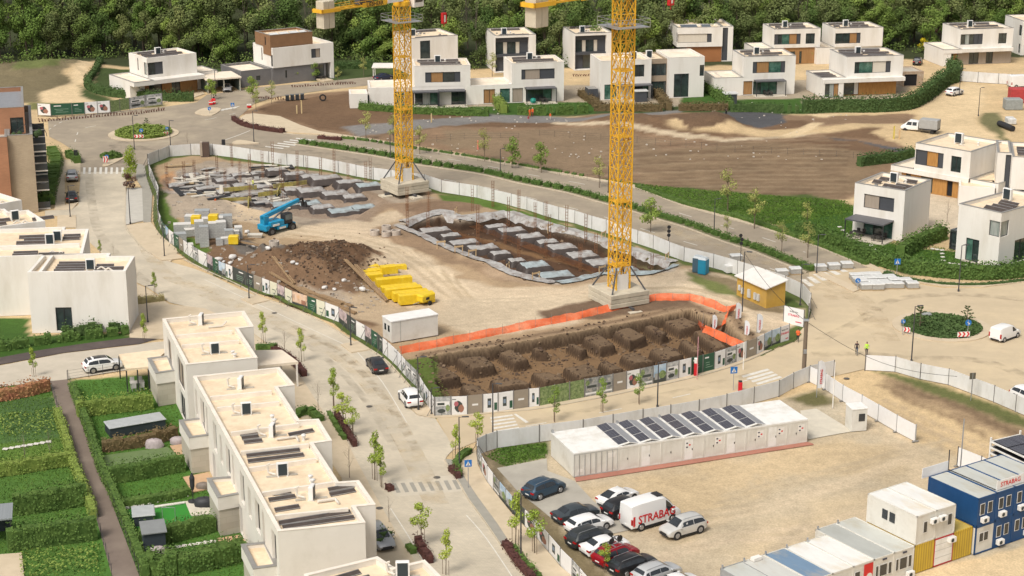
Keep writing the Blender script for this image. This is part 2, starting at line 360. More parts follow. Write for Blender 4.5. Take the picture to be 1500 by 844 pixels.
 for k in range(44):      # harrow and wheel marks in the field
  y0=206+k*2.0; strip(C,X,Y,PP((905-k*3,y0+6),(1020,y0-1+4*math.sin(k)),(1120,y0-4),(1240,y0-3)),.7,(.12,.075,.045) if k%3 else (.30,.225,.14),.5,.9,.45,k+11)
 P([(880,262),(960,272),(1040,278),(1110,285),(1180,286),(1240,294),(1250,310),(1190,320),(1140,330),(1060,314),(960,285),(880,268)],GRASS,1,1.2)
 P([(1140,320),(1225,302),(1255,300),(1270,345),(1330,362),(1440,372),(1600,360),(1600,405),(1440,405),(1330,403),(1230,365),(1150,345)],GRASSB,.5,.3)
 P([(1300,150),(1400,100),(1600,90),(1600,240),(1480,215),(1350,225),(1280,200),(1310,175)],SAND,1,1.5)
 P([(1150,175),(1330,166),(1345,168),(1330,182),(1230,184)],SOILM,1,1.2)
 P([(1345,150),(1395,130),(1420,120),(1440,126),(1440,150),(1428,180),(1480,212),(1540,240),(1600,250),(1600,270),(1440,215),(1360,205)],SANDL,1.5,1,.8)
 P([(1440,165),(1465,165),(1470,200),(1500,215),(1520,235),(1480,215),(1434,180)],(.16,.15,.07),1,1)
 P([(1300,270),(1500,270),(1600,280),(1600,330),(1400,345),(1340,330),(1330,300)],(.56,.47,.35),.6,.3)
 P([(700,680),(810,640),(1100,600),(1230,560),(1340,640),(1500,640),(1700,760),(1600,1000),(800,1000),(760,760)],(.46,.38,.265),1.5,2)
 P([(850,720),(1100,665),(1220,640),(1330,660),(1300,700),(1100,720),(1000,790),(900,740)],SAND,4,4,.6)
 P([(1040,800),(1320,700),(1420,640),(1400,700),(1200,790),(1100,860)],SANDL,5,4,.5,9)
 P([(1160,585),(1200,570),(1235,590),(1190,600)],(.13,.12,.05),1,1.5)
 P([(1190,600),(1240,590),(1245,612),(1200,620)],GRAV,1,1)
 P([(1225,560),(1265,545),(1300,560),(1400,600),(1500,650),(1600,690),(1600,750),(1440,680),(1340,650),(1290,600)],SAND,2,1.5)
 P([(1275,548),(1340,560),(1440,592),(1510,628),(1600,660),(1600,690),(1490,650),(1400,610),(1320,580)],(.24,.165,.10),1.5,2,.8)
 P([(1270,542),(1311,546),(1389,566),(1455,591),(1540,630),(1540,640),(1440,604),(1340,566)],(.12,.13,.045),.8,1)
 strip(C,X,Y,PP((1320,566),(1420,602),(1520,648)),1.2,(.15,.10,.06),.6,.8,.8); strip(C,X,Y,PP((1290,566),(1400,616),(1510,668)),1.0,(.20,.135,.08),.6,.8,.7)
 P([(712,668),(730,655),(800,648),(802,670),(740,684),(722,690)],GRASS,.5,.6)
 P([(700,655),(725,650),(735,670),(745,700),(760,735),(740,720),(715,690)],(.20,.16,.10),.6,.6)
 P([(760,715),(800,745),(850,800),(900,860),(850,860),(790,790),(745,735)],(.20,.16,.09),.8,.8)
 for k,(pts,cc) in enumerate(((((1240,600),(1340,670),(1300,740),(1100,790)),(.56,.445,.30)),(((1260,590),(1400,660),(1450,700)),(.40,.31,.20)),(((1290,590),(1420,650),(1500,690)),(.42,.32,.21)),(((1350,660),(1200,720),(1040,760)),(.57,.46,.32)),(((1380,650),(1220,690),(1060,730)),(.42,.34,.23)),(((1100,700),(1180,760),(1120,810)),(.43,.35,.24)),(((930,800),(1010,760),(1120,740)),(.42,.345,.24)),(((960,820),(1060,790),(1180,780)),(.55,.44,.31)))):
  for o in (-.95,.95):
   q=smooth_poly(PP(*pts),4); strip(C,X,Y,[v+Vector((o*.5,o)) for v in q],.8,cc,.5,.5,.65,k+40)
 P([(1300,840),(1500,790),(1600,800),(1600,1000),(1200,1000)],SANDL,2,2)
 P([(1330,835),(1440,815),(1500,800),(1500,790),(1400,808),(1330,826)],GRAV,.6,.6)
 P([(-60,465),(43,465),(44,492),(190,487),(190,495),(90,513),(-60,536)],GRASSB,.4,.3)
 P([(-200,560),(75,552),(165,860),(165,1000),(-300,1000)],(.075,.155,.03),.5,.5); P([(98,556),(280,545),(300,700),(400,800),(380,1000),(150,1000)],(.07,.16,.028),.5,.5)
 P([(0,583),(85,583),(95,650),(0,650)],(.07,.13,.04),.6,.8); P([(0,650),(90,640),(98,672),(0,683)],(.10,.17,.03),.6,.4)
def base_axis(a,b,st,far):
 m=list(np.arange(a,b,st)); return np.array([-far,-far*.3,a-60]+m+[b+60,far*.3,far])
xs=base_axis(-190,190,.75,5000); ys=np.array([-500,0,80]+list(np.arange(128,250,.6))+list(np.arange(250,560,1.1))+[600,900,2500,9000])
def base_h(X,Y):
 z=vnoise(X,Y,6,3)*.035
 f=np.clip(poly_sd(X,Y,FIELD)/3,0,1); z=z+f*(vnoise(X,Y,5,8)*.12+vnoise(X,Y,1.6,9)*.08)
 for (px,py,r,h) in ((1035,184,6,1.7),(1055,188,5,1.3),(905,182,7,1.2),(940,187,6,1.0),(985,188,5,1.1),(1280,192,9,.5),(1190,214,9,.4),(740,203,8,.4),(60,110,14,1.6),(20,118,10,1.2),(95,108,8,1.0),(640,190,5,.4)):
  g=G2(px,py); z=z+h*np.exp(-((X-g[0])**2/(r*r)+(Y-g[1])**2/(r*r*1.6)))*(1+.3*vnoise(X,Y,2,4))
 return np.clip(z,-.03,9)-.045
ground=heightgrid('ground',xs,ys,base_h,paint_base,keep=lambda cx,cy: poly_sd(cx,cy,SITE)<.7)
tag(ground,kind='structure')
PIT=PP((632,523),(720,510),(830,490),(900,478),(975,463),(1012,455),(1035,468),(1060,478),(1085,500),(1098,515),(1040,536),(930,560),(800,583),(700,600),(655,590),(640,560))
PITM=PP((588,331),(645,318),(674,325),(742,315),(800,333),(870,352),(930,372),(984,388),(972,397),(930,400),(876,401),(815,414),(760,402),(700,380),(660,362),(615,342))
PITL=PP((235,262),(300,243),(400,250),(520,275),(560,295),(520,322),(440,318),(400,312),(330,300),(270,295),(240,282))
def rectpx(cx,cy,w,d,a):
 g=G2(cx,cy); u=Vector((math.cos(a),math.sin(a))); v=Vector((-u.y,u.x)); return [g-u*w/2-v*d/2,g+u*w/2-v*d/2,g+u*w/2+v*d/2,g-u*w/2+v*d/2]
A0=RAD(14)   # bearing of the foundations
def _q(ox,oy,*q): return [G2(ox+x/5.343,oy+y/5.343,-.3) for x,y in q]
_a=lambda *q:_q(600,440,*q); _b=lambda *q:_q(850,430,*q)
blocks=[(p_,.22) for p_ in (_a((360,460),(490,545),(680,515),(590,435)),_a((695,410),(820,490),(935,465),(800,385)),_a((958,375),(985,402),(1085,405),(1020,368)),_a((1225,340),(1335,400),(1390,385),(1290,340)),
 _b((20,350),(150,435),(275,405),(140,310)),_a((100,500),(220,635),(400,605),(210,470)),_a((395,675),(480,760),(640,735),(500,650)),_a((625,625),(700,690),(960,655),(840,615)),_a((945,570),(1060,640),(1235,620),(1100,570)),
 _a((1200,530),(1330,612),(1496,592),(1400,500)),_b((260,300),(385,385),(520,340),(390,265)),_b((495,265),(630,335),(685,310),(560,245)),_b((650,225),(775,290),(940,260),(820,190)),_b((310,490),(430,555),(590,535),(420,460)),
 _b((140,545),(240,610),(350,600),(200,525)),_b((-30,590),(60,650),(180,615),(90,560)),_b((535,450),(660,530),(815,480),(690,410)),_b((770,380),(890,470),(975,450),(830,360)),_b((880,310),(1060,440),(1150,430),(960,300)))]
def site_h(X,Y):
 jx=vnoise(X,Y,1.6,21)*.35; jy=vnoise(X,Y,1.6,22)*.35
 z=vnoise(X,Y,5,13)*.06+vnoise(X,Y,1.2,14)*.03+.03
 edge=poly_sd(X,Y,SITE); z=z*np.clip((edge-1.2)/3,0,1)
 w=np.clip(poly_sd(X+jx*.7,Y+jy*.7,PIT)/.22,0,1); dep=-1.45+vnoise(X,Y,2.5,15)*.10
 for poly,h in blocks:
  b=np.clip(poly_sd(X+jx*.35,Y+jy*.35,poly)/.22+.6,0,1); dep=np.maximum(dep,-1.45+(1.45-h+vnoise(X,Y,1.4,16)*.12)*b)
 z=z*(1-w)+dep*w
 rim=np.exp(-(poly_sd(X,Y,PIT)+1.0)**2/1.2)*(poly_sd(X,Y,PIT)<0); z=z+rim*(.12+.2*vnoise(X,Y,2,17))*np.clip((edge-2)/2,0,1)
 w=np.clip(poly_sd(X+jx,Y+jy,PITM)/.8,0,1); z=z*(1-w)+(-1.3+vnoise(X,Y,2,18)*.18)*w
 rim=np.exp(-(poly_sd(X,Y,PITM)+1.0)**2/1.5)*(poly_sd(X,Y,PITM)<0); z=z+rim*(.12+.15*vnoise(X,Y,2,19))*np.clip((edge-2)/2,0,1)
 w=np.clip(poly_sd(X+jx,Y+jy,PITL)/1.2,0,1); z=z*(1-w)+(-.7+vnoise(X,Y,1.5,20)*.3)*w
 for (px,py,rx,ry,h) in ((482,392,8,7.5,2.0),(458,400,6,5,1.1),(506,386,6,6,1.2),(395,398,4,3.5,1.8),(380,390,3,4,1.2),(445,412,4,3,1.1),(470,416,4,3,1.0),(500,420,4,4,.9),(520,435,3,3,.9),(345,372,6,4,.8),(330,355,5,4,.7),(375,335,6,4,.9),
  (300,300,7,4,.9),(270,292,5,3,.8),(600,370,3,2,.5),(640,312,9,4,.35),(690,300,8,3,.25),(700,392,7,3,.5),(585,352,3,2,.5),(650,377,4,2,.4),(870,452,7,3,.6),(960,446,6,2.5,.5),(1090,470,4,2.5,.9),(1075,480,4,3,.9),(1100,500,4,3,.7),(420,440,6,2,.5),(470,452,7,2,.5)):
  g=G2(px,py); q=((X-g[0])/rx)**2+((Y-g[1])/(ry))**2; z=z+h*np.exp(-q*1.1)*(1+.28*vnoise(X,Y,1.4,23))
 for k,(pa,pb) in enumerate((((560,345),(700,430)),((640,480),(850,470)),((700,440),(860,425)),((450,330),(560,340)),((850,430),(1040,440)))):   # wheel ruts
  for o in (-2,3):
   a=G2(pa[0],pa[1]+o); b=G2(pb[0],pb[1]+o); mid=(a+b)/2+Vector((0,2*math.sin(k*2))); d=line_d(X,Y,[a,mid,b]); z=z-.07*np.exp(-(d/.3)**2)
 return z
def paint_site(C,X,Y,Z):
 C[:]=(.36,.26,.16)
 P=lambda pts,c,f=.6,j=1.,s=1,seed=1: paint(C,X,Y,PP(*pts),c,f,j,s,seed)
 P([(232,258),(300,236),(420,246),(560,270),(640,290),(560,300),(540,325),(440,340),(330,320),(250,320),(236,290)],(.33,.27,.205),1,1.5)
 P([(240,262),(330,246),(440,262),(500,300),(440,312),(330,300),(250,280)],(.38,.35,.31),1.5,2.5,.85)
 P([(225,262),(250,250),(262,262),(258,280),(236,275)],(.42,.24,.12),1,1.5)
 road=[(325,296),(345,290),(400,312),(440,330),(520,325),(590,308),(600,316),(560,330),(548,345),(600,368),(640,385),(680,410),(740,425),(800,420),(880,412),(960,402),(1020,392),(1060,402),(1120,420),(1180,445),(1185,470),(1160,505),(1120,515),(1090,470),(1030,440),(960,440),(900,450),(870,462),(830,478),(700,492),(640,500),(590,470),(570,440),(545,400),(520,370),(470,350),(430,345),(400,350),(350,330)]
 P(road,(.52,.415,.29),1.5,2)
 P([(560,350),(620,385),(680,425),(790,425),(960,408),(1100,425),(1150,450),(1130,490),(1090,465),(1000,436),(890,445),(830,470),(700,480),(640,455),(600,410),(540,375)],(.56,.45,.315),2,2,.9)
 for k in range(5):
  for o in (-1,1):
   strip(C,X,Y,smooth_poly(PP((640+k*9,395+k*5+o*2),(690+k*8,440+k*4+o*2),(790,452+k*3+o*2),(880,428+k*3+o),(1000,418+k*4+o),(1100,440+k*8+o*2)),4),.55,(.42,.325,.21) if k%2 else (.66,.54,.38),.3,.4,.55,k+60)
   strip(C,X,Y,smooth_poly(PP((420,335+k*3+o),(520,345+k*4+o*1.5),(600,375+k*6+o*2),(680,430+k*8+o*2)),4),.5,(.42,.325,.21) if k%2 else (.64,.52,.36),.3,.4,.5,k+70)
 P([(640,440),(860,430),(880,450),(830,474),(700,488),(650,475)],(.54,.44,.31),1.5,2)
 P([(330,296),(345,292),(440,335),(420,338),(380,325)],(.55,.43,.29),.8,1)
 P([(640,470),(700,495),(640,505),(590,480)],(.38,.285,.18),1.5,1.5)
 P([(795,455),(870,448),(950,438),(1010,440),(1010,450),(880,468),(800,470)],(.15,.10,.065),1,1.5)
 P([(560,300),(650,290),(700,300),(640,316),(600,322)],(.27,.19,.125),1,1.5); P([(590,300),(690,292),(720,300),(690,310),(620,320)],(.21,.14,.09),1.2,1.5)
 P([(545,335),(580,330),(700,390),(800,410),(850,405),(840,412),(740,415),(640,380),(560,352)],(.27,.185,.115),1,1.5)
 P([(700,385),(850,405),(860,412),(780,420),(720,408)],(.36,.26,.17),1,1.5)
 P([(1005,395),(1060,405),(1130,430),(1150,440),(1150,462),(1100,450),(1060,425),(1010,405)],(.22,.17,.10),1,1.5)
 P([(1005,400),(1060,418),(1085,436),(1050,430),(1010,412)],(.15,.17,.055),1,1)
 P([(1140,428),(1170,440),(1180,452),(1150,452)],GRASS,1,1)
 P([(235,348),(300,345),(420,372),(520,362),(560,385),(530,400),(530,430),(500,450),(560,470),(540,480),(480,462),(400,432),(320,395),(250,350)],(.17,.105,.062),1,1.5)
 P([(400,385),(445,372),(500,362),(545,380),(535,403),(495,418),(430,410)],(.105,.062,.036),1.5,1.5)
 P([(430,425),(520,440),(560,455),(550,468),(490,460),(430,444)],(.40,.33,.25),1,1.5,.8)
 P([(330,366),(365,356),(395,372),(420,395),(385,398)],(.13,.115,.10),.6,.5)
 P([(510,440),(560,430),(600,450),(620,470),(560,480),(520,462)],(.42,.32,.21),1,1.5)
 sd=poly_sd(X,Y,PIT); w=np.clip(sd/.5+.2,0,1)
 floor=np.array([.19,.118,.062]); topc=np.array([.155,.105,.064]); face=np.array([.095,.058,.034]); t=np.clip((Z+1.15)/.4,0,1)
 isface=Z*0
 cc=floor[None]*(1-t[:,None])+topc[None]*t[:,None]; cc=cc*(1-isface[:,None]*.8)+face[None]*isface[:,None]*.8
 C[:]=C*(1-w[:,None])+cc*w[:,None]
 rim=np.clip(1-np.abs(sd+1.1)/1.2,0,1); C[:]=C*(1-rim[:,None])+np.array([.185,.125,.078])[None]*rim[:,None]
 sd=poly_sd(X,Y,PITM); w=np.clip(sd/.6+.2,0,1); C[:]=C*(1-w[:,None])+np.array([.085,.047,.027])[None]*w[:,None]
 rim=np.clip(1-np.abs(sd+.6)/1.1,0,1); rc=np.array([.42,.39,.345]); C[:]=C*(1-rim[:,None]*.8)+rc[None]*rim[:,None]*.8
 strip(C,X,Y,PP((640,325),(760,355),(860,380),(900,395)),2.0,(.20,.115,.055),.6,.8,.8)
 sd=poly_sd(X,Y,PITL); w=np.clip(sd/.8+.2,0,1)*(.5+.5*(vnoise(X,Y,3,31)>-.1)); C[:]=C*(1-w[:,None]*.7)+np.array([.36,.33,.30])[None]*w[:,None]*.7
 P([(400,268),(470,258),(560,285),(580,300),(540,325),(440,318),(390,300)],(.24,.17,.115),1,1.5,.8)
 e=poly_sd(X,Y,SITE); n=vnoise(X,Y,5,33)
 g=np.clip((1.6+n*1.4-e)/.8,0,1)*(X<40); C[:]=C*(1-g[:,None])+np.array([.085,.115,.03])[None]*g[:,None]
 P([(640,285),(700,290),(800,320),(870,343),(930,360),(930,368),(850,345),(780,322),(700,302),(650,295)],(.085,.14,.025),.6,.6)
 P([(860,345),(960,372),(1000,390),(980,392),(900,366)],(.16,.15,.07),.8,1)
 P([(236,290),(246,300),(262,330),(310,372),(290,380),(250,352),(234,320)],(.085,.14,.025),.7,.8)
 P([(592,527),(640,522),(640,550),(665,585),(680,605),(640,606),(618,575)],(.10,.14,.03),.6,.8)
 P([(640,525),(665,560),(690,590),(660,590),(640,560)],(.15,.10,.06),.5,.5,.8)
gx=[p.x for p in SITE]; gy=[p.y for p in SITE]
xs=np.arange(min(gx)-1,max(gx)+1,.21); ys=np.arange(min(gy)-1,max(gy)+1,.23)
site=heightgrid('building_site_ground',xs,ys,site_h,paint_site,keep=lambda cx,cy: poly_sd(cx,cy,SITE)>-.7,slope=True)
tag(site,kind='structure')
def zsite(x,y):
 return float(site_h(np.array([x]),np.array([y]))[0])
from mathutils.geometry import delaunay_2d_cdt
def sheet(name,pts,z,material,kind='structure',thick=0,parent=None):
 pts=[Vector((p[0],p[1])) for p in pts]; n=len(pts)
 r=delaunay_2d_cdt(pts,[(i,(i+1)%n) for i in range(n)],[list(range(n))],1,1e-5)
 mb=MB(); fs=[]
 for f in r[2]:
  a,b,c=[r[0][i] for i in f][:3]
  f=list(f);
  if (b-a).cross(c-a)<0: f.reverse()
  fs.append(tuple(f))
 mb.add([(v[0],v[1],z) for v in r[0]],fs)
 if thick:
  area=sum(pts[i].x*pts[(i+1)%n].y-pts[(i+1)%n].x*pts[i].y for i in range(n)); pp=pts if area>0 else pts[::-1]
  for i in range(n):
   a,b=pp[i],pp[(i+1)%n]; mb.quad((a.x,a.y,z-thick),(b.x,b.y,z-thick),(b.x,b.y,z),(a.x,a.y,z))
 o=mb.build(name,material,parent)
 if kind: tag(o,kind=kind)
 return o
def ribbon(pts,w,off=0):
 """polygon along a polyline"""
 n=len(pts); L=[];R=[]
 for i,p in enumerate(pts):
  a=pts[max(i-1,0)]; b=pts[min(i+1,n-1)]; t=(b-a).normalized(); nn=Vector((-t.y,t.x)); L.append(p+nn*(off+w/2)); R.append(p+nn*(off-w/2))
 return L+R[::-1]
def kerb(name,pts,material,w=.18,h=.13,z0=-.02,closed=False):
 mb=MB(); n=len(pts)
 def nrm(i):
  a=pts[(i-1)%n] if closed else pts[max(i-1,0)]; b=pts[(i+1)%n] if closed else pts[min(i+1,n-1)]; t=(b-a).normalized(); return Vector((-t.y,t.x))
 rows=[]
 for i,p in enumerate(pts):
  q=nrm(i)*w/2; rows.append([(p.x-q.x,p.y-q.y,z0),(p.x-q.x,p.y-q.y,h),(p.x+q.x,p.y+q.y,h),(p.x+q.x,p.y+q.y,z0)])
 m=n if closed else n-1
 for i in range(m):
  a=rows[i]; b=rows[(i+1)%n]
  for k in range(3): mb.quad(a[k],b[k],b[k+1],a[k+1])
 return tag(mb.build(name,material),kind='structure')
ASPH=mat('dusty_asphalt',(.315,.262,.195),.92,(.265,.222,.165),.5,world=True,bump=.006,bscale=25,stain=(.40,.335,.24),stain_scale=.12)
ASPHD=mat('sand_covered_asphalt',(.53,.43,.29),.95,(.475,.385,.26),.35,world=True,stain=(.60,.485,.315),stain_scale=.11,bump=.005,bscale=20)
PAVE=grid_mat('block_paving',(.57,.50,.385),(.43,.38,.295),.42,.21,.012,.9,world=True,rot=RAD(20),c2=(.51,.45,.35))
PAVEB=mat('beige_flags',(.57,.47,.335),.9,(.51,.42,.295),.8,world=True,stain=(.46,.375,.26),stain_scale=.3)
PAVEG=mat('grey_flags',(.33,.31,.265),.9,(.28,.265,.225),.8,world=True)
KERB=mat('kerb_stone',(.52,.45,.34),.9,(.44,.38,.29),1,world=True)
PATHM=mat('brown_asphalt_path',(.20,.155,.125),.93,(.17,.13,.105),1.2,world=True,stain=(.25,.20,.16),stain_scale=.3,bump=.005,bscale=25)
BLKA=mat('fresh_asphalt',(.085,.065,.06),.9,(.07,.055,.05),1,world=True,stain=(.12,.095,.085))
def S(*xy): return smooth_poly(PP(*xy),4)
UP_EDGE=[(345,176),(372,186),(420,196),(470,199),(540,206),(606,217),(686,230),(776,246),(860,262),(933,276),(1000,301),(1100,329),(1190,359),(1262,388)]
LO_EDGE=[(1185,446),(1150,420),(1085,398),(1005,377),(935,352),(868,331),(796,311),(724,292),(650,277),(573,262),(496,248),(420,237),(340,226),(280,222),(240,226),(222,235)]
road1=PP((70,176),(120,169),(160,164),(245,156),(288,150),(303,139),(380,128),(500,117),(575,110),(575,121),(470,133),(400,143),(372,152),(360,163),(345,176))+PP(*UP_EDGE[1:])+PP((1262,388),(1310,398),(1310,470),(1200,470))+PP(*LO_EDGE)+PP((212,245),(206,260),(184,258),(182,252),(118,252),(117,240),(110,222),(88,208),(72,200))
sheet('road',road1,.012,ASPH)
road2=PP((1185,398),(1280,392),(1320,412),(1380,422),(1440,422),(1500,414),(1620,404),(1640,660),(1500,604),(1455,587),(1389,562),(1347,554),(1311,543.5),(1267,541),(1222,551),(1186,557),(1150,573),(1104,587),(1023,604),(940,619),(854,634),(790,646),(745,652),(719,657),(700,646),(677,656),(664,659),(655,640),(640,613),(685,609),(730,605.5),(790,598),(856,586),(898,578),(976,562),(1012,553),(1046,545),(1078,534),(1108,523),(1130,512),(1160,500),(1168,490),(1184,472),(1189,455),(1187,448))
sheet('dusty_road',road2,.018,ASPHD)
street=PP((118,252),(182,252),(184,275),(184,331),(195,348),(209,364),(222,373),(250,384),(285,394),(313,405),(351,424),(395,441),(427,452),(470,471),(512,497),(545,515),(568,531),(600,566),(620,592),(600,598),(612,609),(638,613.5),(655,640),(664,659),(655,668),(652,674),(660,689),(674,709),(687,732),(714,769),(741,809),(767,844),(800,900),(640,900),(608.6,824),(581,781),(553,732),(521,672),(507.6,646),(476,607),(461,584),(443,556),(420,525),(360,480),(300,455),(249,443.6),(217,422),(185,407),(150,372),(120,345),(110,334),(112,318),(66,316),(66,309),(106,306),(115,300),(117,270))
sheet('paved_street',street,.024,PAVE)
side=PP((-120,557),(0,536),(94,518),(198,506),(222,502),(245,500),(245,535),(174,544),(99,556),(70,559),(0,567),(-120,590))
sheet('side_street',side,.03,mat('pale_concrete_paving',(.52,.46,.37),.9,(.47,.42,.335),.6,world=True,stain=(.44,.39,.31)))
sheet('asphalt_strip',PP((-120,545),(0,524),(60,513),(120,504),(190,495),(222,491),(230,497),(205,504),(94,517),(0,534.5),(-120,556)),.034,BLKA)
sheet('garden_path',PP((73,559),(98.5,556),(116,612),(134,659),(157,719),(176,770),(204,844),(225,900),(175,900),(164,844),(140,756),(120,706),(100,649),(86,610)),.036,PATHM)
sheet('pavement',PP((248,446),(300,452),(360,480),(420,528),(443,556),(461,584),(476,607),(508,646),(521,672),(553,732),(581,781),(608.6,824),(640,900),(560,900),(520,800),(500,700),(440,610),(380,540),(300,500),(190,495),(186,440),(186,410),(216,423)),.04,PAVEB,thick=.0)
sheet('pavement',PP((697,660),(690,668),(672,676),(680,700),(700,730),(728,768),(755,809),(783,844),(830,900),(880,900),(838,846),(821,832),(787,792),(750,755),(714,709),(700,684)),.16,PAVEB,thick=.2)
sheet('pavement',PP((652,674),(672,676),(680,700),(700,730),(728,768),(755,809),(783,844),(830,900),(800,900),(767,844),(741,809),(714,769),(687,732),(674,709),(660,689)),.14,PAVEG,thick=.2)
sheet('pavement',PP((600,597),(612,608.5),(636,613),(660,612),(790,600),(856,588),(898,580),(1012,555),(1078,536),(1130,514),(1155,503),(1155,500),(1129,509.5),(1078,531.6),(1012,550.8),(898,575.3),(790,595.6),(730,603.6),(685,608),(637,610),(629,598),(618,588),(608,586)),.10,PAVEB,thick=.1)
sheet('pavement',PP((88,235),(118,234),(118,256),(95,256),(95,301),(115,297),(106,307),(80,308),(84,262)),.10,PAVEB,thick=.1)
sheet('pavement',PP((84,316),(111,316),(112,334),(84,334)),.10,PAVEB,thick=.1)
sheet('pavement',PP((184,331),(221,326),(236,346),(250,358),(262,368),(250,384),(222,373),(209,364),(195,348)),.10,PAVEB,thick=.1)
sheet('pavement',PP((186,276),(208,276),(210,324),(184,330),(184,300)),.10,mat('pale_slab',(.50,.475,.42),.9,world=True),thick=.1)
sheet('pavement',PP((200,240),(212,243),(215,262),(223,285),(221,326),(210,326),(208,276),(199,262)),.11,PAVEG,thick=.1)
sheet('pavement',PP((345,178),(360,168),(372,167),(410,171),(440,184),(468,193),(545,204),(606,215),(686,229),(776,245),(860,260),(933,272),(1000,296),(1050,309),(1100,323),(1190,352),(1262,381),(1310,404),(1380,414),(1440,416),(1500,409),(1620,398),(1620,404),(1500,414),(1440,421),(1380,420),(1320,410),(1300,404),(1262,388),(1190,359),(1100,329),(1000,301),(933,276),(860,262.5),(776,247),(686,231),(606,217),(540,206),(468,197),(420,194),(372,184)),.12,PAVEB,thick=.15)
sheet('pavement',PP((240,150),(285,143),(300,138),(296,134),(270,140),(235,147)),.1,PAVEB,thick=.1)
for pts in ([(222,373),(237,383),(270,379),(253,370)],[(353,439),(370,447),(395,441),(377,433)],[(499,506),(515,518),(543,513),(524,501)]):
 sheet('lamp_plinth',PP(*pts),.15,PAVEB,thick=.15)
for pts in ([(184,258),(184,300),(184,331),(195,348),(209,364),(222,373)],[(270,381),(313,402),(353,420),(377,433)],[(395,441),(427,452),(470,471),(512,497)],[(543,513),(568,531),(600,566),(618,588)],
   [(660,611),(730,605),(790,599.5),(856,587.5),(898,579.5),(1012,554.5),(1078,535.5),(1130,513.5)],[(652,674),(660,689),(674,709),(687,732),(714,769),(741,809),(767,844),(800,900)]):
 kerb('kerb',smooth_poly(PP(*pts),4),KERB)
kerb('kerb',smooth_poly(PP((345,178),(372,186),(420,196),(470,199),(540,206),(606,217.6),(686,231.5),(776,247.5),(860,263),(933,276.5),(1000,301.5),(1100,329.5),(1190,359.5),(1262,388)),3),KERB)
MED=PP((437,210),(500,219),(566,229),(606,238),(667,247),(717,255),(767,267),(833,280),(880,293),(927,306),(965,318),(1010,331),(1067,352),(1110,366),(1150,382),(1192,398))
sheet('median',ribbon(smooth_poly(MED,3),2.4),.15,mat('median_soil',(.20,.17,.10),.95,(.14,.13,.07),1,world=True),thick=.14)
for s in (1.25,-1.25):
 mp=smooth_poly(MED,3); r=ribbon(mp,.001,s)[:len(mp)]; kerb('kerb',r,KERB,w=.2,h=.17)
def dashes(line,a,b,w,z,lane_off=0,name='road_marking',on=3.0,gapm=6.0):
 pts=resample(smooth_poly(PP(*line),4),.5); mb=MB(); acc=0; seg=[]
 for p,q in zip(pts[:-1],pts[1:]):
  acc+=(q-p).length
  if acc%(on+gapm)<on:
   t=(q-p).normalized(); n=Vector((-t.y,t.x))*w/2
   mb.quad((p.x-n.x,p.y-n.y,z),(q.x-n.x,q.y-n.y,z),(q.x+n.x,q.y+n.y,z),(p.x+n.x,p.y+n.y,z))
 return tag(mb.build(name,PAINTW()),kind='structure')
def sheetp(pts,z=.032): return sheet('road_marking',PP(*pts),z,PAINTW())
dashes([(470,234),(573,249),(650,263),(724,277),(796,295),(868,313),(935,334),(1005,355),(1085,378),(1140,398)],0,0,.16,.03)
dashes([(480,208),(606,226),(686,238),(776,256),(860,271),(933,290),(1000,314),(1100,343),(1180,370)],0,0,.14,.03)
dashes([(72,190),(88,180),(110,173),(150,170)],0,0,.15,.03,on=1.5,gapm=1.5); dashes([(110,208),(118,190),(150,183)],0,0,.15,.03,on=2.5,gapm=4)
dashes([(330,205),(350,198),(370,190)],0,0,.2,.03,on=9,gapm=1); dashes([(300,176),(320,172),(345,166)],0,0,.15,.03,on=3,gapm=4)
dashes([(1000,368),(1060,388)],0,0,.18,.03,on=20,gapm=1)
for k in range(8):   # zebra left
 x=122+k*8.0; sheetp([(x,245.5),(x+3.4,245.5),(x+3,255),(x-.6,255)])
for k in range(5):   # zebra up by the carport road
 sheetp([(318+k*5.5,163.5-k*1.0),(322+k*5.5,163-k*1.0),(330+k*5.5,159.5-k*1.0),(326+k*5.5,160-k*1)],.032)
for k in range(6):   # zebra by the plaza
 sheetp([(388+k*9,215.5-k*2.4),(389+k*9,214.2-k*2.4),(416+k*9,217.2-k*2.4),(414+k*9,218.5-k*2.4)],.032)
for k in range(7):   # zebra right, upper
 sheetp([(1172+k*9,410-k*3.9),(1180+k*9,409.5-k*3.9),(1193+k*10,419-k*4.2),(1185+k*10,420-k*4.2)],.034)
for k in range(5):   # zebra on the lower road
 sheetp([(718+k,612+k*5.0),(750+k*2.4,607.5+k*4.6),(752+k*2.4,609.6+k*4.6),(719+k,614.3+k*5.0)],.034)
for k in range(4): sheetp([(1086+k*7,551+k*3.6),(1124+k*6,540.5+k*3.6),(1128+k*6,542.6+k*3.6),(1089+k*7,553.6+k*3.6)],.034)
sheetp([(752,607),(756,606.5),(775,619),(770,620)],.034); sheetp([(1080,574),(1112,565),(1135,585),(1132,586),(1110,567.5),(1082,576)],.034) if False else None
dashes([(770,625),(900,601),(1000,580),(1100,556)],0,0,.16,.034,on=2.5,gapm=7)
sheet('crossing',PP((567,705),(657,697),(672,697),(680,716),(676,720),(582,728),(575,724)),.032,mat('pale_crossing_paving',(.56,.50,.40),.9,(.50,.45,.36),1,world=True))
for k in range(8):
 x=574+k*12.6; sheet('crossing_stripe',PP((x,709-k*.7),(x+6,708.5-k*.7),(x+13,722-k*.7),(x+7,722.6-k*.7)),.040,PAVEG)
for (a,b) in (((500,470),(610,580)),):
 pass
dashes([(520,512),(560,560),(596,620)],0,0,.10,.034,on=300,gapm=1)
dashes([(572,745),(607,800),(640,860)],0,0,.10,.034,on=300,gapm=1); dashes([(683,755),(713,790),(760,860)],0,0,.10,.034,on=300,gapm=1)
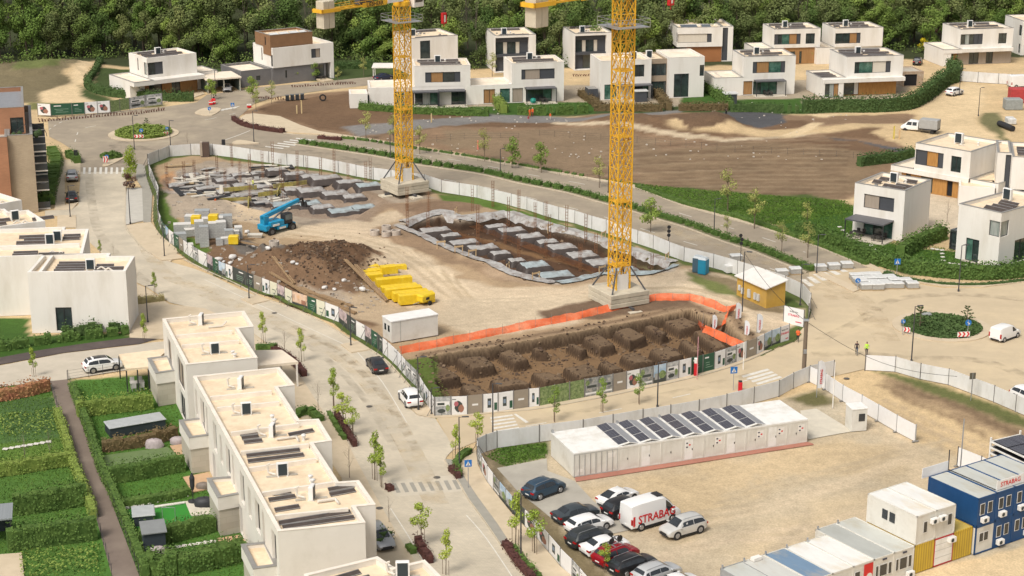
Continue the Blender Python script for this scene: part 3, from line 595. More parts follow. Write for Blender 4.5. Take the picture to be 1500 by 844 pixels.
dashes([(300,410),(380,447),(470,489),(520,512)],0,0,.10,.034,on=300,gapm=1)
sheet('concrete_yard',PP((728,686),(801,672),(802,690),(842,705),(870,735),(905,760),(930,775),(860,790),(820,770),(790,745),(760,722),(745,705)),.02,mat('wet_concrete',(.40,.37,.315),.7,(.34,.315,.265),.5,world=True,stain=(.46,.43,.36),stain_scale=.2))
sheet('concrete_yard',PP((1172,602),(1196,599),(1250,632),(1184,644)),.03,mat('pale_concrete',(.60,.55,.45),.85,world=True))
sheet('brick_strip',PP((844,706),(1183,653),(1192,652),(1190,650),(1183,648),(842,700)),.05,grid_mat('red_brick_paving',(.42,.16,.11),(.30,.20,.15),.25,.12,.012,.9,world=True,rot=RAD(21)),thick=.05)
def roundabout(cx,cy,r,name='roundabout_island'):
 g=G2(cx,cy); pts=[g+Vector((math.cos(t)*r,math.sin(t)*r)) for t in [2*PI*i/64 for i in range(64)]]
 sheet(name,pts,.14,PAVEB,thick=.13)
 return g
RB1=roundabout(210.5,196.5,6.55); RB2=roundabout(1379,479,6.1)
for pts in ([(286,165),(300,159),(324,160),(310,170),(290,168)],[(341,209),(352,206),(372,209),(379,211),(345,212)],[(150,243),(158,238),(178,230),(182,232),(158,244)]):
 sheet('traffic_island',smooth_poly(PP(*pts),3,True),.15,PAVEB,thick=.14)
sheet('traffic_island',PP((1193,401),(1200,398),(1262,424),(1250,429)),.15,PAVEB,thick=.14)
MUD=mat('mud_film',(.66,.54,.36),.95,(.58,.47,.31),.5,world=True,alpha=-.5); MUDD=mat('damp_film',(.20,.165,.12),.9,(.17,.14,.10),.5,world=True,alpha=-.3)
for k,(pts,w_,m_) in enumerate(((((1010,334),(1060,346),(1120,365),(1180,392),(1260,440),(1300,500)),3.2,MUD),(((900,300),(1005,345),(1085,372),(1150,394),(1230,440)),2.6,MUD),(((300,430),(400,470),(480,510),(540,560),(590,640),(640,740)),2.4,MUD),(((205,270),(200,320),(240,400),(330,430)),2.2,MUD),(((190,260),(170,210),(230,222),(320,212),(450,222),(560,245)),2.4,MUDD),
  (((130,250),(135,300),(150,350),(220,420)),1.4,MUDD),(((400,480),(470,520),(530,580),(580,660)),.9,MUDD),(((430,478),(500,520),(560,580),(610,660)),.9,MUDD),(((1200,500),(1260,470),(1310,440),(1400,432),(1500,440)),1.6,MUDD),(((1190,520),(1270,520),(1340,525),(1440,530),(1520,560)),1.8,MUDD),(((760,622),(900,594),(1000,573),(1100,550)),1.2,MUDD),(((600,226),(740,256),(880,290),(1000,330)),.8,MUDD),(((620,260),(760,292),(900,330),(1040,372)),.8,MUDD))):
 sheet('tyre_track_film',ribbon(smooth_poly(PP(*pts),5),w_),.052+.004*k,m_)
for x,y in ((383,397),(306,396),(259,365),(402,459),(541,596),(556,745),(718,760),(640,700),(300,230),(900,320),(1140,440),(1240,555),(390,170)):
 g=G2(x,y); sheet('manhole_cover',[g+Vector((.36*math.cos(2*PI*i/14),.36*math.sin(2*PI*i/14))) for i in range(14)],.125 if False else .048,mat('cast_iron',(.10,.09,.08),.7))
def inset(pts,d):
 """inset a CCW polygon (2D) by d with mitres"""
 n=len(pts); out=[]
 for i in range(n):
  p=Vector(pts[i][:2]); a=Vector(pts[i-1][:2]); b=Vector(pts[(i+1)%n][:2])
  e1=(p-a).normalized(); e2=(b-p).normalized(); n1=Vector((-e1.y,e1.x)); n2=Vector((-e2.y,e2.x))
  m=(n1+n2); k=m.length_squared
  m=m*(2/k) if k>1e-6 else n1
  out.append(p+m*d)
 return out
PANE={'g':GLASS,'e':GREEN,'c':CURT,'w':WOOD,'d':ANTH,'p':WOODG,'o':WOODO,'b':BROWN,'k':lambda: mat('black_opening',(.012,.012,.014),.9),'x':WHITE,'y':lambda: mat('ribbed_cream_blind',(.62,.57,.48),.7,(.56,.51,.43),3,stretch=(6,6,.2)),'t':lambda: mat('timber_soffit',(.40,.23,.11),.7)}
def volume(root,pts,z0,z1,wall=WHITE,op={},par=.45,thick=.32,roof=ROOF,cope=None,name='wall',bottom=False):
 """prism with window openings cut into its walls, a parapet and a sunken flat roof"""
 pts=[Vector(p) for p in pts]; n=len(pts)
 if sum(pts[i].x*pts[(i+1)%n].y-pts[(i+1)%n].x*pts[i].y for i in range(n))<0: raise ValueError('cw polygon '+root.name)
 mb=MB(); wins=[]
 for i in range(n):
  a,b=pts[i],pts[(i+1)%n]; L=(b-a).length; t=(b-a)/L; inn=Vector((-t.y,t.x)); ops=op.get(i,[])
  P=lambda u,z,d=0,a=a,t=t,inn=inn: (a.x+t.x*u+inn.x*d,a.y+t.y*u+inn.y*d,z)
  us=sorted(set([0,L]+[max(0,min(L,v)) for o in ops for v in o[:2]])); zs=sorted(set([z0,z1]+[v for o in ops for v in o[2:4]]))
  for u0,u1 in zip(us[:-1],us[1:]):
   for w0,w1 in zip(zs[:-1],zs[1:]):
    cu,cz=(u0+u1)/2,(w0+w1)/2
    if any(o[0]<cu<o[1] and o[2]<cz<o[3] for o in ops): continue
    mb.quad(P(u0,w0),P(u1,w0),P(u1,w1),P(u0,w1))
  for o in ops:
   u0,u1,w0,w1=max(0,o[0]),min(L,o[1]),o[2],o[3]; D=o[5] if len(o)>5 else .22
   mb.quad(P(u0,w0),P(u0,w0,D),P(u1,w0,D),P(u1,w0)); mb.quad(P(u0,w1),P(u1,w1),P(u1,w1,D),P(u0,w1,D))
   mb.quad(P(u0,w0),P(u0,w1),P(u0,w1,D),P(u0,w0,D)); mb.quad(P(u1,w0),P(u1,w0,D),P(u1,w1,D),P(u1,w1))
   wins.append((P,u0,u1,w0,w1,D,o[4]))
 if par:
  q=inset(pts,thick); zr=z1-par
  for i in range(n):
   j=(i+1)%n
   mb.quad((pts[i].x,pts[i].y,z1),(pts[j].x,pts[j].y,z1),(q[j].x,q[j].y,z1),(q[i].x,q[i].y,z1))
   mb.quad((q[i].x,q[i].y,z1),(q[j].x,q[j].y,z1),(q[j].x,q[j].y,zr),(q[i].x,q[i].y,zr))
 if bottom: mb.add([(p.x,p.y,z0) for p in pts],[tuple(range(n-1,-1,-1))])
 w=mb.build(name,wall(),root)
 rz=z1-par if par else z1
 if roof:
  q=inset(pts,thick) if par else pts
  rb=MB(); rb.add([(p.x,p.y,rz) for p in q],[tuple(range(n))]); rb.build('roof',roof(),root)
 if cope:
  cb=MB(); o1=inset(pts,-.03); q=inset(pts,thick+.02)
  for i in range(n):
   j=(i+1)%n; A,B,Cc,Dd=o1[i],o1[j],q[j],q[i]; h0,h1=z1+.004,z1+.06
   cb.quad((A.x,A.y,h1),(B.x,B.y,h1),(Cc.x,Cc.y,h1),(Dd.x,Dd.y,h1)); cb.quad((A.x,A.y,h0),(B.x,B.y,h0),(B.x,B.y,h1),(A.x,A.y,h1)); cb.quad((Dd.x,Dd.y,h1),(Cc.x,Cc.y,h1),(Cc.x,Cc.y,h0),(Dd.x,Dd.y,h0))
  cb.build('coping',cope(),root)
 for P,u0,u1,w0,w1,D,kinds in wins:
  if kinds=='': continue
  window(root,P,u0,u1,w0,w1,D,kinds)
 return w
def window(root,P,u0,u1,w0,w1,D,kinds):
 """kinds: string of equal bays, letters see PANE; digits repeat width"""
 bays=[];
 for ch in kinds:
  if ch.isdigit(): bays[-1][1]=int(ch)
  else: bays.append([ch,1])
 tot=sum(b[1] for b in bays); fb=MB(); f=.07; dF=D-.09
 def fr(a,b,c,d):
  v=[P(a,c,dF),P(b,c,dF),P(b,d,dF),P(a,d,dF),P(a,c,D-.005),P(b,c,D-.005),P(b,d,D-.005),P(a,d,D-.005)]
  fb.add(v,[(0,1,2,3),(0,4,5,1),(1,5,6,2),(2,6,7,3),(3,7,4,0)])
 if all(b[0] in 'kx' for b in bays):
  pb=MB(); pb.quad(P(u0,w0,D),P(u1,w0,D),P(u1,w1,D),P(u0,w1,D)); pb.build('recess',PANE[bays[0][0]](),root); return
 fr(u0,u1,w0,w0+f); fr(u0,u1,w1-f,w1)
 u=u0; panes={}
 for k,(ch,wd) in enumerate(bays):
  un=u+(u1-u0)*wd/tot
  a=u if k==0 else u-f/2; fr(a,a+f,w0+f,w1-f)
  key=(ch,k) if k==0 or bays[k-1][0]!=ch else key
  panes.setdefault(key,MB()).quad(P(u,w0,D-.02),P(un,w0,D-.02),P(un,w1,D-.02),P(u,w1,D-.02))
  u=un
 fr(u1-f,u1,w0+f,w1-f)
 F=fb.build('window',DARK(),root)
 for (ch,_k),b in panes.items(): b.build('pane' if ch in 'gec' else 'shutter_panel',PANE[ch](),F)
def heat_pump(root,x,y,z,rz=0,s=1.0,n=1):
 T=Matrix.Translation((x,y,z))@Matrix.Rotation(rz,4,'Z')@Matrix.Scale(s,4)
 b=MB().at(T); b.bevbox(-.55,.55,-.22,.22,.12,1.42,.04); b.box(-.5,-.35,-.3,.3,0,.12); b.box(.35,.5,-.3,.3,0,.12)
 o=b.build('heat_pump',mat('white_metal',(.78,.77,.74),.5),root)
 g=MB().at(T)
 g.box(-.42,.42,-.25,-.225,.2,1.34); g.build('fan_grille',mat('dark_grille',(.02,.035,.045),.4),o)
def flue(root,x,y,z,h=1.2):
 b=MB(); b.lathe([(.16,z),(.16,z+h*.7),(.24,z+h*.72),(.24,z+h*.9),(.12,z+h)],10,x,y); b.build('flue',mat('flue_white',(.7,.69,.66),.5),root)
def duct(root,pts,r=.11): b=MB(); b.path(pts,r,6); b.build('duct',mat('duct_cream',(.66,.61,.53),.6),root)
def collectors(root,rows,z,tilt=.35,depth=.75,name='solar_panel',m=None):
 """rows of tilted collectors: (x0,x1,y[,ang]) in local coordinates"""
 for r in rows:
  x0,x1,y=r[:3]; ang=r[3] if len(r)>3 else 0; L=x1-x0
  T=Matrix.Translation((x0,y,z))@Matrix.Rotation(ang,4,'Z'); b=MB().at(T)
  b.add([(0,0,.12),(L,0,.12),(L,depth,.12+tilt),(0,depth,.12+tilt),(0,0,.05),(L,0,.05),(L,depth,.05+tilt),(0,depth,.05+tilt)],[(0,1,2,3),(0,4,5,1),(1,5,6,2),(3,2,6,7),(0,3,7,4),(7,6,5,4)])
  for k in range(int(L/1.5)+1):
   u=min(L-.05,k*1.5+.05); b.bar((u,depth-.05,0),(u,depth-.05,.1+tilt),.03)
  b.mi(1).bar((0,depth,.13+tilt),(L,depth,.13+tilt),.035); b.bar((0,0,.14),(L,0,.14),.03); b.build(name,[(m or COLLECT)(),METAL()],root)
def roof_kit(root,x0,x1,y0,y1,z,pump=(.5,.5),rows=3,rz=0,seed=0,gap=.75,fl=True):
 rnd=random.Random(seed); px=x0+(x1-x0)*pump[0]; py=y0+(y1-y0)*pump[1]
 heat_pump(root,px,py,z,rz,1.15)
 if rows:
  for k in range(rows):
   yy=y0+.7+(y1-y0-1.5)*k/max(1,rows-1) if rows>1 else (y0+y1)/2
   a,b=x0+.7+rnd.random()*.6,x1-.7-rnd.random()*.8
   segs=[(a,b)] if abs(yy-py)>.9 else [(a,px-1.0),(px+1.0,b)]
   for (u,v) in segs:
    if v-u>1.2: collectors(root,[(u,v if rnd.random()<.7 else u+(v-u)*.8,yy)],z,.28,.6)
 if fl:
  flue(root,px+1.6,py+.6,z,.7); duct(root,[(px+.6,py+.1,z+.25),(px+1.5,py,z+.25),(px+2.1,py+.3,z+.12)],.09); duct(root,[(px-.7,py-.2,z+.1),(px-1.4,py+.3,z+.1)],.08)
  b=MB();
  for _ in range(5):
   u=x0+.8+rnd.random()*(x1-x0-1.6); v=y0+.6+rnd.random()*(y1-y0-1.2); b.cbox(u,v,z,.3+.2*rnd.random(),.3,.18+.2*rnd.random())
  b.build('roof_vent',mat('vent_grey',(.25,.24,.23),.6),root)
def R4(x0,x1,y0,y1): return [(x0,y0),(x1,y0),(x1,y1),(x0,y1)]
def house(name,A,B,z,label,cat='house',group=None,yaw=None,w=None):
 """origin under point A (photo px at height z); local x runs A->B"""
 a=G2(A[0],A[1],z); b=G2(B[0],B[1],z) if B else None
 if yaw is None: yaw=math.atan2(b.y-a.y,b.x-a.x)
 W=(b-a).length if b else w
 o=empty(name,(a.x,a.y,0),yaw,label,cat,group); return o,W
def pergola(root,x0,x1,y0,y1,h,m=None,posts=True,rm=None,slats=False):
 m=m or DARK(); b=MB()
 for (x,y) in ((x0+.07,y0+.07),(x1-.07,y0+.07)): MB().cbox(x,y,0,.14,.14,h-.2).build('pergola_post',m,root)
 r=MB(); r.box(x0,x1,y0,y1,h-.2,h); r.build('pergola_roof',rm or mat('pergola_roof_grey',(.10,.10,.11),.5),root)
def terrace(root,x0,x1,y0,y1,z=.12): b=MB(); b.box(x0,x1,y0,y1,-.03,z); b.build('terrace',mat('terrace_slab',(.60,.54,.44),.8),root)
def garden_set(root,x,y,z=.12,n=4,rz=0,light=False):
 m=mat('rattan_dark',(.05,.045,.04),.8) if not light else mat('pale_furniture',(.5,.48,.45),.8); T=Matrix.Translation((x,y,z))@Matrix.Rotation(rz,4,'Z'); b=MB().at(T)
 b.box(-.8,.8,-.45,.45,.68,.74)
 for u in (-.7,.7):
  for v in (-.35,.35): b.bar((u,v,0),(u,v,.68),.04)
 for (u,v,d) in ((-.45,-.9,1),(.45,-.9,1),(-.45,.9,-1),(.45,.9,-1)):
  b.cbox(u,v,.38,.5,.5,.08); b.box(u-.25,u+.25,v-.27*d-.04,v-.27*d+.04,.4,.95)
  for p in (-.2,.2):
   for q in (-.2,.2): b.bar((u+p,v+q,0),(u+p,v+q,.38),.025)
 return b,m
Z2=8.1
GH='white flat roofed houses of the estate'
o,W=house('white_house',(214.7,85.5),(287.5,77.5),Z2,'white house with dark corner window beside the carport, behind the far roundabout',group=GH)
D=8.6
volume(o,R4(0,W,0,D),3.9,Z2,op={0:[(0.0,3.6,4.5,7.1,'gd')],3:[(D-1.5,D-.02,4.5,7.1,'c'),(D-4.6,D-4.1,5.0,7.6,'g')]},bottom=True,cope=None)
volume(o,[(-4.6,-3.2),(W+3.5,-3.2+3.0),(W+3.5,D),(-4.6,D)][:0] or R4(-4.5,0,-2.9,D+.5),3.0,3.9,roof=ROOFL,cope=COPE,bottom=True,par=.3)
volume(o,R4(0,W+.3,-2.9,0),3.05,3.9,par=0,roof=WHITE,bottom=True)
volume(o,R4(-4.5,-1.2,-.8,D+.5),0,3.0,par=0,roof=None)
volume(o,R4(-1.2,W,0.2,D),0,3.05,wall=WOOD,par=0,roof=None,op={0:[(1.4,4.4,.1,2.8,'gg'),(6.6,8.6,.1,2.8,'gg')]})
volume(o,R4(W,W+5.5,1.5,D),0,3.6,roof=ROOFL,par=.25,cope=COPE)
roof_kit(o,.4,W-.4,.5,D-.4,Z2-.45,(.42,.55),4,0,1)
o,W=house('carport',(281.7,140.8),(304,145.2),0,'open carport with flat gravel roof and grey green side screens',cat='carport')
o2=G2(304,140);
a=G2(305,137.0); b_=G2(352,133.2); yaw=math.atan2(b_.y-a.y,b_.x-a.x); L=(b_-a).length
o.location=(a.x,a.y,0); o.rotation_euler=(0,0,yaw)
m=MB(); m.box(-.4,L+.3,-.3,7.5,2.75,3.05); m.build('roof',ROOFL(),o)
for x in (0,L*.5,L):
 for y in (0,7): MB().cbox(x,y,0,.22,.22,2.75).build('post',mat('pale_post',(.42,.40,.33),.7),o)
for nm_,x in (('side_screen',.05),('side_screen',L-.05)):
 m=MB(); m.box(x-.04,x+.04,.2,6.8,.1,2.6); m.build(nm_,mat('grey_green_screen',(.13,.17,.15),.6),o)
m=MB(); m.box(.1,L-.1,6.9,6.98,0,2.6); m.build('back_screen',mat('grey_green_screen'),o)
o,W=house('white_house',(400,99.5),(489,90),3.7,'white house with brown clad top storey and dark grey ground floor',group=GH)
D=9.5; Z=8.6
volume(o,R4(0,W,0,D),3.6,7.9,op={0:[(W*.63,W*.78,4.9,6.9,'dp')],3:[(D-.9,D-.05,3.9,6.4,'gg'),(D-5.5,D-5.0,4.6,7.4,'g')]},bottom=True,par=.8)
volume(o,R4(-.15,W*.68,.6,D-1.5),7.9,10.6,wall=BROWN,cope=COPE,op={3:[(D-4.8,D-4.2,8.2,10.0,'g')]})
volume(o,R4(-.13,.1,.5,4.2),6.2,7.9,wall=BROWN,par=0,roof=None,bottom=True)
volume(o,R4(-.1,W-1.9,.25,D-.2),0,3.6,wall=GREYR,par=0,roof=None,op={0:[(W*.21,W*.24,1.2,2.8,'g'),(W*.70,W-2.2,.1,3.2,'gg')]})
volume(o,R4(W-.75,W-.02,0.01,D-.1),0,3.6,par=0,roof=None)
volume(o,R4(-7.2,-.1,.8,D+1.5),0,3.5,wall=GREYR,roof=ROOFL,cope=COPE,op={3:[(4,5.5,1.2,2.2,'g')],0:[(3.5,4.5,1.2,2.2,'g')]})
collectors(o,[(1+k*2.4,3+k*2.4,1.6) for k in range(4)],10.15,.3,2.2,m=lambda: mat('white_skylight',(.7,.7,.68),.3))
b=MB(); b.box(W-4.5,W-2,-3.5,0,-.02,.3); b.build('entrance_ramp',PAVEB,o)
b,m_=garden_set(None,W-3.4,-.2,.1); b.build('terrace_furniture',m_,o)
def twin(A,B,z,label,left=True,kinds='dwwgg',dark=False,wmat=WHITE,seed=3,zt=Z2,D=8.4,awn=True,lowL=3.2,rows=3,pump=(.45,.7),win=(.22,.83),low=None,roofm=ROOF):
 o,W=house('white_house',A,B,z,label,group=GH)
 volume(o,R4(0,W,0,D),3.9,zt,wall=wmat,op={0:[(W*win[0],W*win[1],4.7,6.8,kinds)]},bottom=True,roof=roofm,cope=COPEW)
 roof_kit(o,.4,W-.4,.5,D-.4,zt-.45,pump,rows,0,seed)
 return o,W
o,W=twin((607,97.2),(689,95.5),Z2,'warm white house with ochre timber panel in its upper window, behind the first crane tower',kinds='dw2g2d',wmat=WHITE2,seed=3,win=(.19,.82))
volume(o,R4(-9.2,W+.2,0.05,8.6),0,3.9,wall=WHITE2,par=.3,op={0:[(5.2,7.0,.1,3.0,'e'),(7.1,9.1,.1,3.0,'w'),(9.2,13.9,.1,3.0,'gce'),(16.6,19.6,.1,3.0,'gg')]},roof=ROOFL)
pergola(o,-.5,4.6,-2.2,0,3.2); pergola(o,4.7,10.1,-2.2,0,3.3); terrace(o,-1,10.5,-2.6,-.02)
b=MB(); b.box(4.62,4.72,-2.2,0,0,3.1); b.build('side_fin',DARK(),o)
volume(o,R4(-13.2,-9.6,-1.0,4.2),0,2.9,wall=WHITE2,roof=ROOFL,par=.15)
o,W=twin((750,93.3),(826.4,90.5),Z2,'white house with a grey shutter beside an anthracite one, right of first crane',kinds='dp4d4',seed=4,win=(.18,.82))
volume(o,R4(-9.5,-.01,.05,8.2),0,3.9,par=.3,op={0:[(3.6,6.0,.1,3.0,'ww'),(7.0,9.1,.1,3.0,'e')]},roof=ROOFL)
volume(o,R4(-.01,W-.02,0.02,8.3),0,3.9,par=0,roof=None,op={0:[(.1,2.3,.1,3.0,'p3'),(2.9,8.4,.1,2.9,'gge')]})
pergola(o,2.6,8.9,-2.2,0,3.2); terrace(o,2.4,9,-2.6,-.02); b,m_=garden_set(None,6.3,-1.3); b.build('terrace_furniture',m_,o)
b=MB(); b.lathe([(.1,.2),(.55,.35),(.62,.75),(.5,1.1),(.1,1.25)],14,4.0,-2.0); b.build('round_grill',mat('teal_paint',(.02,.25,.20),.4),o)
def tall(A,B,z,label,zt=8.3,D=11,framed=True,seed=5,pump=(.35,.5),cope=COPE,ks='gxgpg'):
 o,W=house('white_house',A,B,z,label,group=GH)
 if framed:
  volume(o,R4(0,W,0,D),0,zt,op={0:[(.12,W*.83,.2,zt-.5,'',1.2)]},cope=COPE)
  b=MB(); b.box(.12,W*.83,1.0,1.19,zt-1.6,zt-.5); b.box(.12,W*.83,.3,1.19,3.4,4.0); b.build('dark_fascia',ANTH(),o)
  P=lambda u,z,d=0: (u,d,z)
  window(o,P,.14,W*.83,4.0,zt-1.6,1.15,'g2yggyd2'); window(o,P,.14,W*.83,.2,3.4,1.15,'d2g2y2g')
 else:
  volume(o,R4(0,W,0,D),0,zt,cope=COPE,op={0:[(W*.18,W*.40,.5,zt-.7,'g')]})
 roof_kit(o,.4,W-.4,.6,D-.5,zt-.45,pump,2,0,seed)
 return o,W
o,W=tall((603,57.8),(670.5,53),Z2,'plain tall white house with one narrow upright window, behind the first crane',framed=False,pump=(.2,.5),seed=6)
o,W=tall((725,54),(785,52),Z2,'tall white house with dark framed glazed front, left one of two alike',seed=7,pump=(.28,.3))
o,W=tall((842,51),(898,49),Z2,'tall white house with dark framed glazed front, right one of two alike',seed=8,pump=(.28,.3))
o,W=house('white_house',(880,89.8),(954.6,87.2),Z2,'long white house partly hidden behind the second crane tower, two heat pumps on top',group=GH)
volume(o,R4(0,W,0,9),0,Z2,op={0:[(W*.08,W*.32,.1,3.2,'e'),(W*.64,W*.86,4.6,7.1,'gg'),(W*.62,W*.95,.1,3.2,'gge')]},cope=COPEW)
heat_pump(o,W*.72,3,Z2-.45,0,1.2); heat_pump(o,W*1.05,4,Z2-.45,0,1.2)
volume(o,R4(W+.01,W+3.6,1.0,9.5),0,Z2-.1,wall=lambda: mat('taupe_cladding',(.33,.26,.19),.8),op={0:[(.1,3.5,4.5,7.0,'ggg'),(.1,3.5,.1,3.3,'gg')]},par=.3)
volume(o,R4(W+3.62,W+11.2,-.6,9.5),0,Z2+.3,op={0:[(1.1,4.3,.1,5.0,'gg'),(6.6,7.55,4.4,6.7,'g')]},cope=COPEW,roof=ROOFL)
pergola(o,W*.3,W*.98,-2.0,0,3.2); terrace(o,W*.3,W*.98,-2.4,-.02); volume(o,R4(-2.6,-.6,-.5,2.6),0,2.5,wall=ANTH,par=0,roof=COPE)
o,W=house('white_house',(992.5,40.7),(1059,39.5),Z2,'white house on a terracotta brown base with a framed band of cream blinds',group=GH)
volume(o,R4(0,W,0,12),3.6,Z2,op={0:[(0.02,W*.76,4.6,6.6,'y7d')],3:[(10.6,11.9,4.6,6.9,'g')]},bottom=True,cope=COPE)
volume(o,R4(W,W+2.6,.6,12),0,Z2,cope=COPE,op={0:[(.05,1.4,.2,Z2-.3,'d')]})
volume(o,R4(2.4,W-.02,.5,11),0,3.6,wall=lambda: mat('terracotta_timber',(.34,.14,.05),.75),par=0,roof=None)
b=MB(); b.box(.4,W-.4,5.4,5.8,Z2-.45,Z2-.1); b.build('roof_divider',WHITE(),o); collectors(o,[(1.5,W*.5,2.5),(W*.6,W*.8,2.5)],Z2-.45,.3,2,m=lambda: mat('blue_grey_skylight',(.13,.15,.18),.3))
def cornerh(A,B,z,label,ks,seed,win=(.17,.63),win2=(.73,.90),lowk=None,D=9,low=True,zt=Z2):
 o,W=house('white_house',A,B,z,label,group=GH)
 ops=[(W*win[0],W*win[1],4.6,7.0,ks)]
 if win2: ops.append((W*win2[0],W*win2[1],4.6,7.0,'gg'))
 volume(o,R4(0,W,0,D),3.8,zt,op={0:ops},bottom=True,cope=COPE)
 roof_kit(o,.4,W-.4,.6,D-.5,zt-.45,(.35,.55),3,0,seed)
 return o,W
o,W=cornerh((1135,43.3),(1202.5,41.5),Z2,'white house near the forest with an orange timber shutter between two green windows',
 'dge2w2d',9,win=(0.0,.57),win2=(.68,.88))
volume(o,R4(-4.5,0,-.2,8.5),0,3.8,roof=ROOFL,cope=COPE); volume(o,R4(0,W,0.3,8.6),0,3.8,wall=WOOD,par=0,roof=None,op={0:[(1,2.6,.1,2.9,'g'),(4,5.2,.1,2.9,'g'),(6.2,6.8,.1,2.9,'g')]})
o,W=cornerh((1224.5,42),(1294,40),Z2,'white house near the forest with a dark corner window and a single orange shutter',
 'g2g2w2d',10,win=(0.0,.53),win2=None)
volume(o,R4(-4.3,0,0.1,8.4),0,3.8,roof=ROOFL,cope=COPE); volume(o,R4(0,W,0.3,8.6),0,3.8,wall=WHITE2,par=0,roof=None,op={0:[(.5,4.6,.1,2.9,'gwg')]})
o,W=cornerh((1090.5,83.5),(1166,81.5),Z2,'white house with an orange timber shutter and a green window over a small grey pergola',
 'dw3e3d',11,win=(.17,.80),win2=None)
volume(o,R4(-6.3,0,.0,8.6),0,3.8,roof=ROOFL,cope=COPE)
volume(o,R4(-4.2,W-.02,0.02,8.7),0,3.8,par=0,roof=None,op={0:[(1.8,3.9,.1,3.0,'ge'),(3.95,6.2,.1,3.0,'w'),(6.3,11.5,.1,2.9,'gee')]})
pergola(o,2.2,8.6,-2.2,0,3.3); terrace(o,2,8.8,-2.6,-.02); b,m_=garden_set(None,5,-1.3); b.build('terrace_furniture',m_,o)
o,W=cornerh((1241,83.8),(1324,81),Z2,'white house with a green window and a pale shutter, its roof covered in dark collectors',
 'ge3y3d',12,win=(.14,.78),win2=None,D=10)
volume(o,R4(-5.5,W+.0,-1.6,0),3.0,3.8,par=0,bottom=True,roof=WHITE); volume(o,R4(-5.5,0,0,9),3.0,3.9,par=.3,roof=ROOFL,cope=COPE,bottom=True)
volume(o,R4(-5.5,-1.0,-1.5,8.5),0,3.0,par=0,roof=None,op={0:[(.4,3.4,.1,2.9,'gcw')]})
volume(o,R4(-1.0,W-1.2,0.2,8.8),0,3.0,par=0,roof=None,wall=WOODO,op={0:[(0,4,.1,2.9,'g3x')]})
collectors(o,[(.8,4.8,1.0),(.8,4.8,2.6),(.8,4.8,4.2),(.8,4.8,5.8),(6.0,10,1.2),(6.0,10,2.8),(6.0,10,7.0)],Z2-.45,.25,1.1); collectors(o,[(-5,-1.4,1.5),(-5,-1.4,3.2),(-5,-1.4,5)],3.6,.25,1.1)
g=G2(1325,125); o,W=house('garage_shell',(1322,127),(1352,126),0,'unfinished garage shell of raw brick with a dark opening at the hedge end',cat='garage')
volume(o,R4(0,W,0,6.5),0,3.2,wall=lambda: mat('raw_brick',(.36,.24,.15),.9,(.48,.40,.31),1.5),op={0:[(.3,3.2,.1,2.6,'k')]},roof=CONC,par=.2)
o,W=cornerh((1408.5,43.5),(1485,41),Z2,'white house with wide dark corner window and brown piers below, by the sandy track',
 'gcgdd',13,win=(0.0,.42),win2=(.72,.88),D=10)
volume(o,R4(-4.6,0,-1.2,9.6),2.9,3.8,par=.3,roof=ROOFL,cope=COPE,bottom=True); volume(o,R4(0,W-.3,-1.2,0),3.0,3.8,par=0,bottom=True,roof=WHITE)
volume(o,R4(-4.6,-2.6,-1.1,9),0,2.9,par=0,roof=None); volume(o,R4(-2.6,W,0.15,9.5),0,3.0,wall=WOODG,par=0,roof=None,op={0:[(0,2.2,.1,2.8,'gw'),(5.0,7.4,.1,2.8,'gg'),(9.2,10.9,.1,2.8,'gg')]})
o,W=house('white_house',(1499,31),(1540,30),Z2,'white house cut by the right edge of the view near the forest',group=GH)
volume(o,R4(0,W,0,10),0,Z2,cope=COPE,op={3:[(8,9.6,4.5,7.0,'g'),(8.4,9.4,.4,2.6,'g')]})
def pitchy(A,B,z,label,**k): return house('white_house',A,B,z,label,group=GH,**k)
o,W=pitchy((1341.5,209.5),(1422.5,222.8),8.0,'white house with honey coloured timber on both floors and a bare pale roof')
D=10.5
volume(o,R4(0,W,0,D),3.6,8.0,op={0:[(.1,W*.52,4.5,7.0,'d2o2d'),(W*.66,W*.84,4.3,6.9,'gg')]},bottom=True,cope=COPE,roof=ROOF)
heat_pump(o,W*.45,6,7.55,0,1.3); flue(o,W*.75,7,7.55,.6); duct(o,[(W*.5,5,7.7),(W*.62,4.8,7.7)],.08)
volume(o,R4(-4.2,0,-.2,D-1),2.8,3.7,par=.3,roof=ROOFL,cope=COPE,bottom=True); volume(o,R4(0,W,-.2,0),2.8,3.6,par=0,roof=WHITE,bottom=True)
volume(o,R4(-2.4,W-.05,0.3,D-.5),0,2.85,wall=WOODO,par=0,roof=None,op={0:[(.8,1.7,.1,2.6,'g'),(3.6,5.8,.1,2.6,'g'),(8.4,9.4,.1,2.6,'k')]})
volume(o,R4(-2.8,-2.4,0.2,D-1),0,2.8,par=0,roof=None)
volume(o,R4(W,W+5.0,.4,8),0,3.5,par=.3,roof=ROOF,cope=COPE,op={0:[(1,4.6,.1,2.7,'d')]})
o,W=pitchy((1252.5,268),(1326,279.8),7.7,'cube shaped white house with a black pergola, nearest to the dual carriageway')
D=8.8
volume(o,R4(0,W,0,D),0,7.7,op={0:[(W*.20,W*.80,4.2,6.3,'pd'),(W*.22,W*.80,.1,2.7,'ege')]},cope=COPE)
pergola(o,.4,W*.82,-3.4,0,3.0); terrace(o,.2,W*.86,-3.6,-.02); b,m_=garden_set(None,1.7,-1.6); b.build('terrace_furniture',m_,o); b,m_=garden_set(None,5.2,-1.6); b.build('terrace_furniture',m_,o)
P=lambda u,z,d=0: (u,-d-3.35,z)
roof_kit(o,.6,W-.5,.8,D-.6,7.25,(.45,.6),0,0,21); collectors(o,[(1.2,3.2,5.2),(1.2,2.6,3),(4.8,6.8,6.2),(3.6,7.0,1.6),(5,7.6,2.8)],7.25,.35,.8)
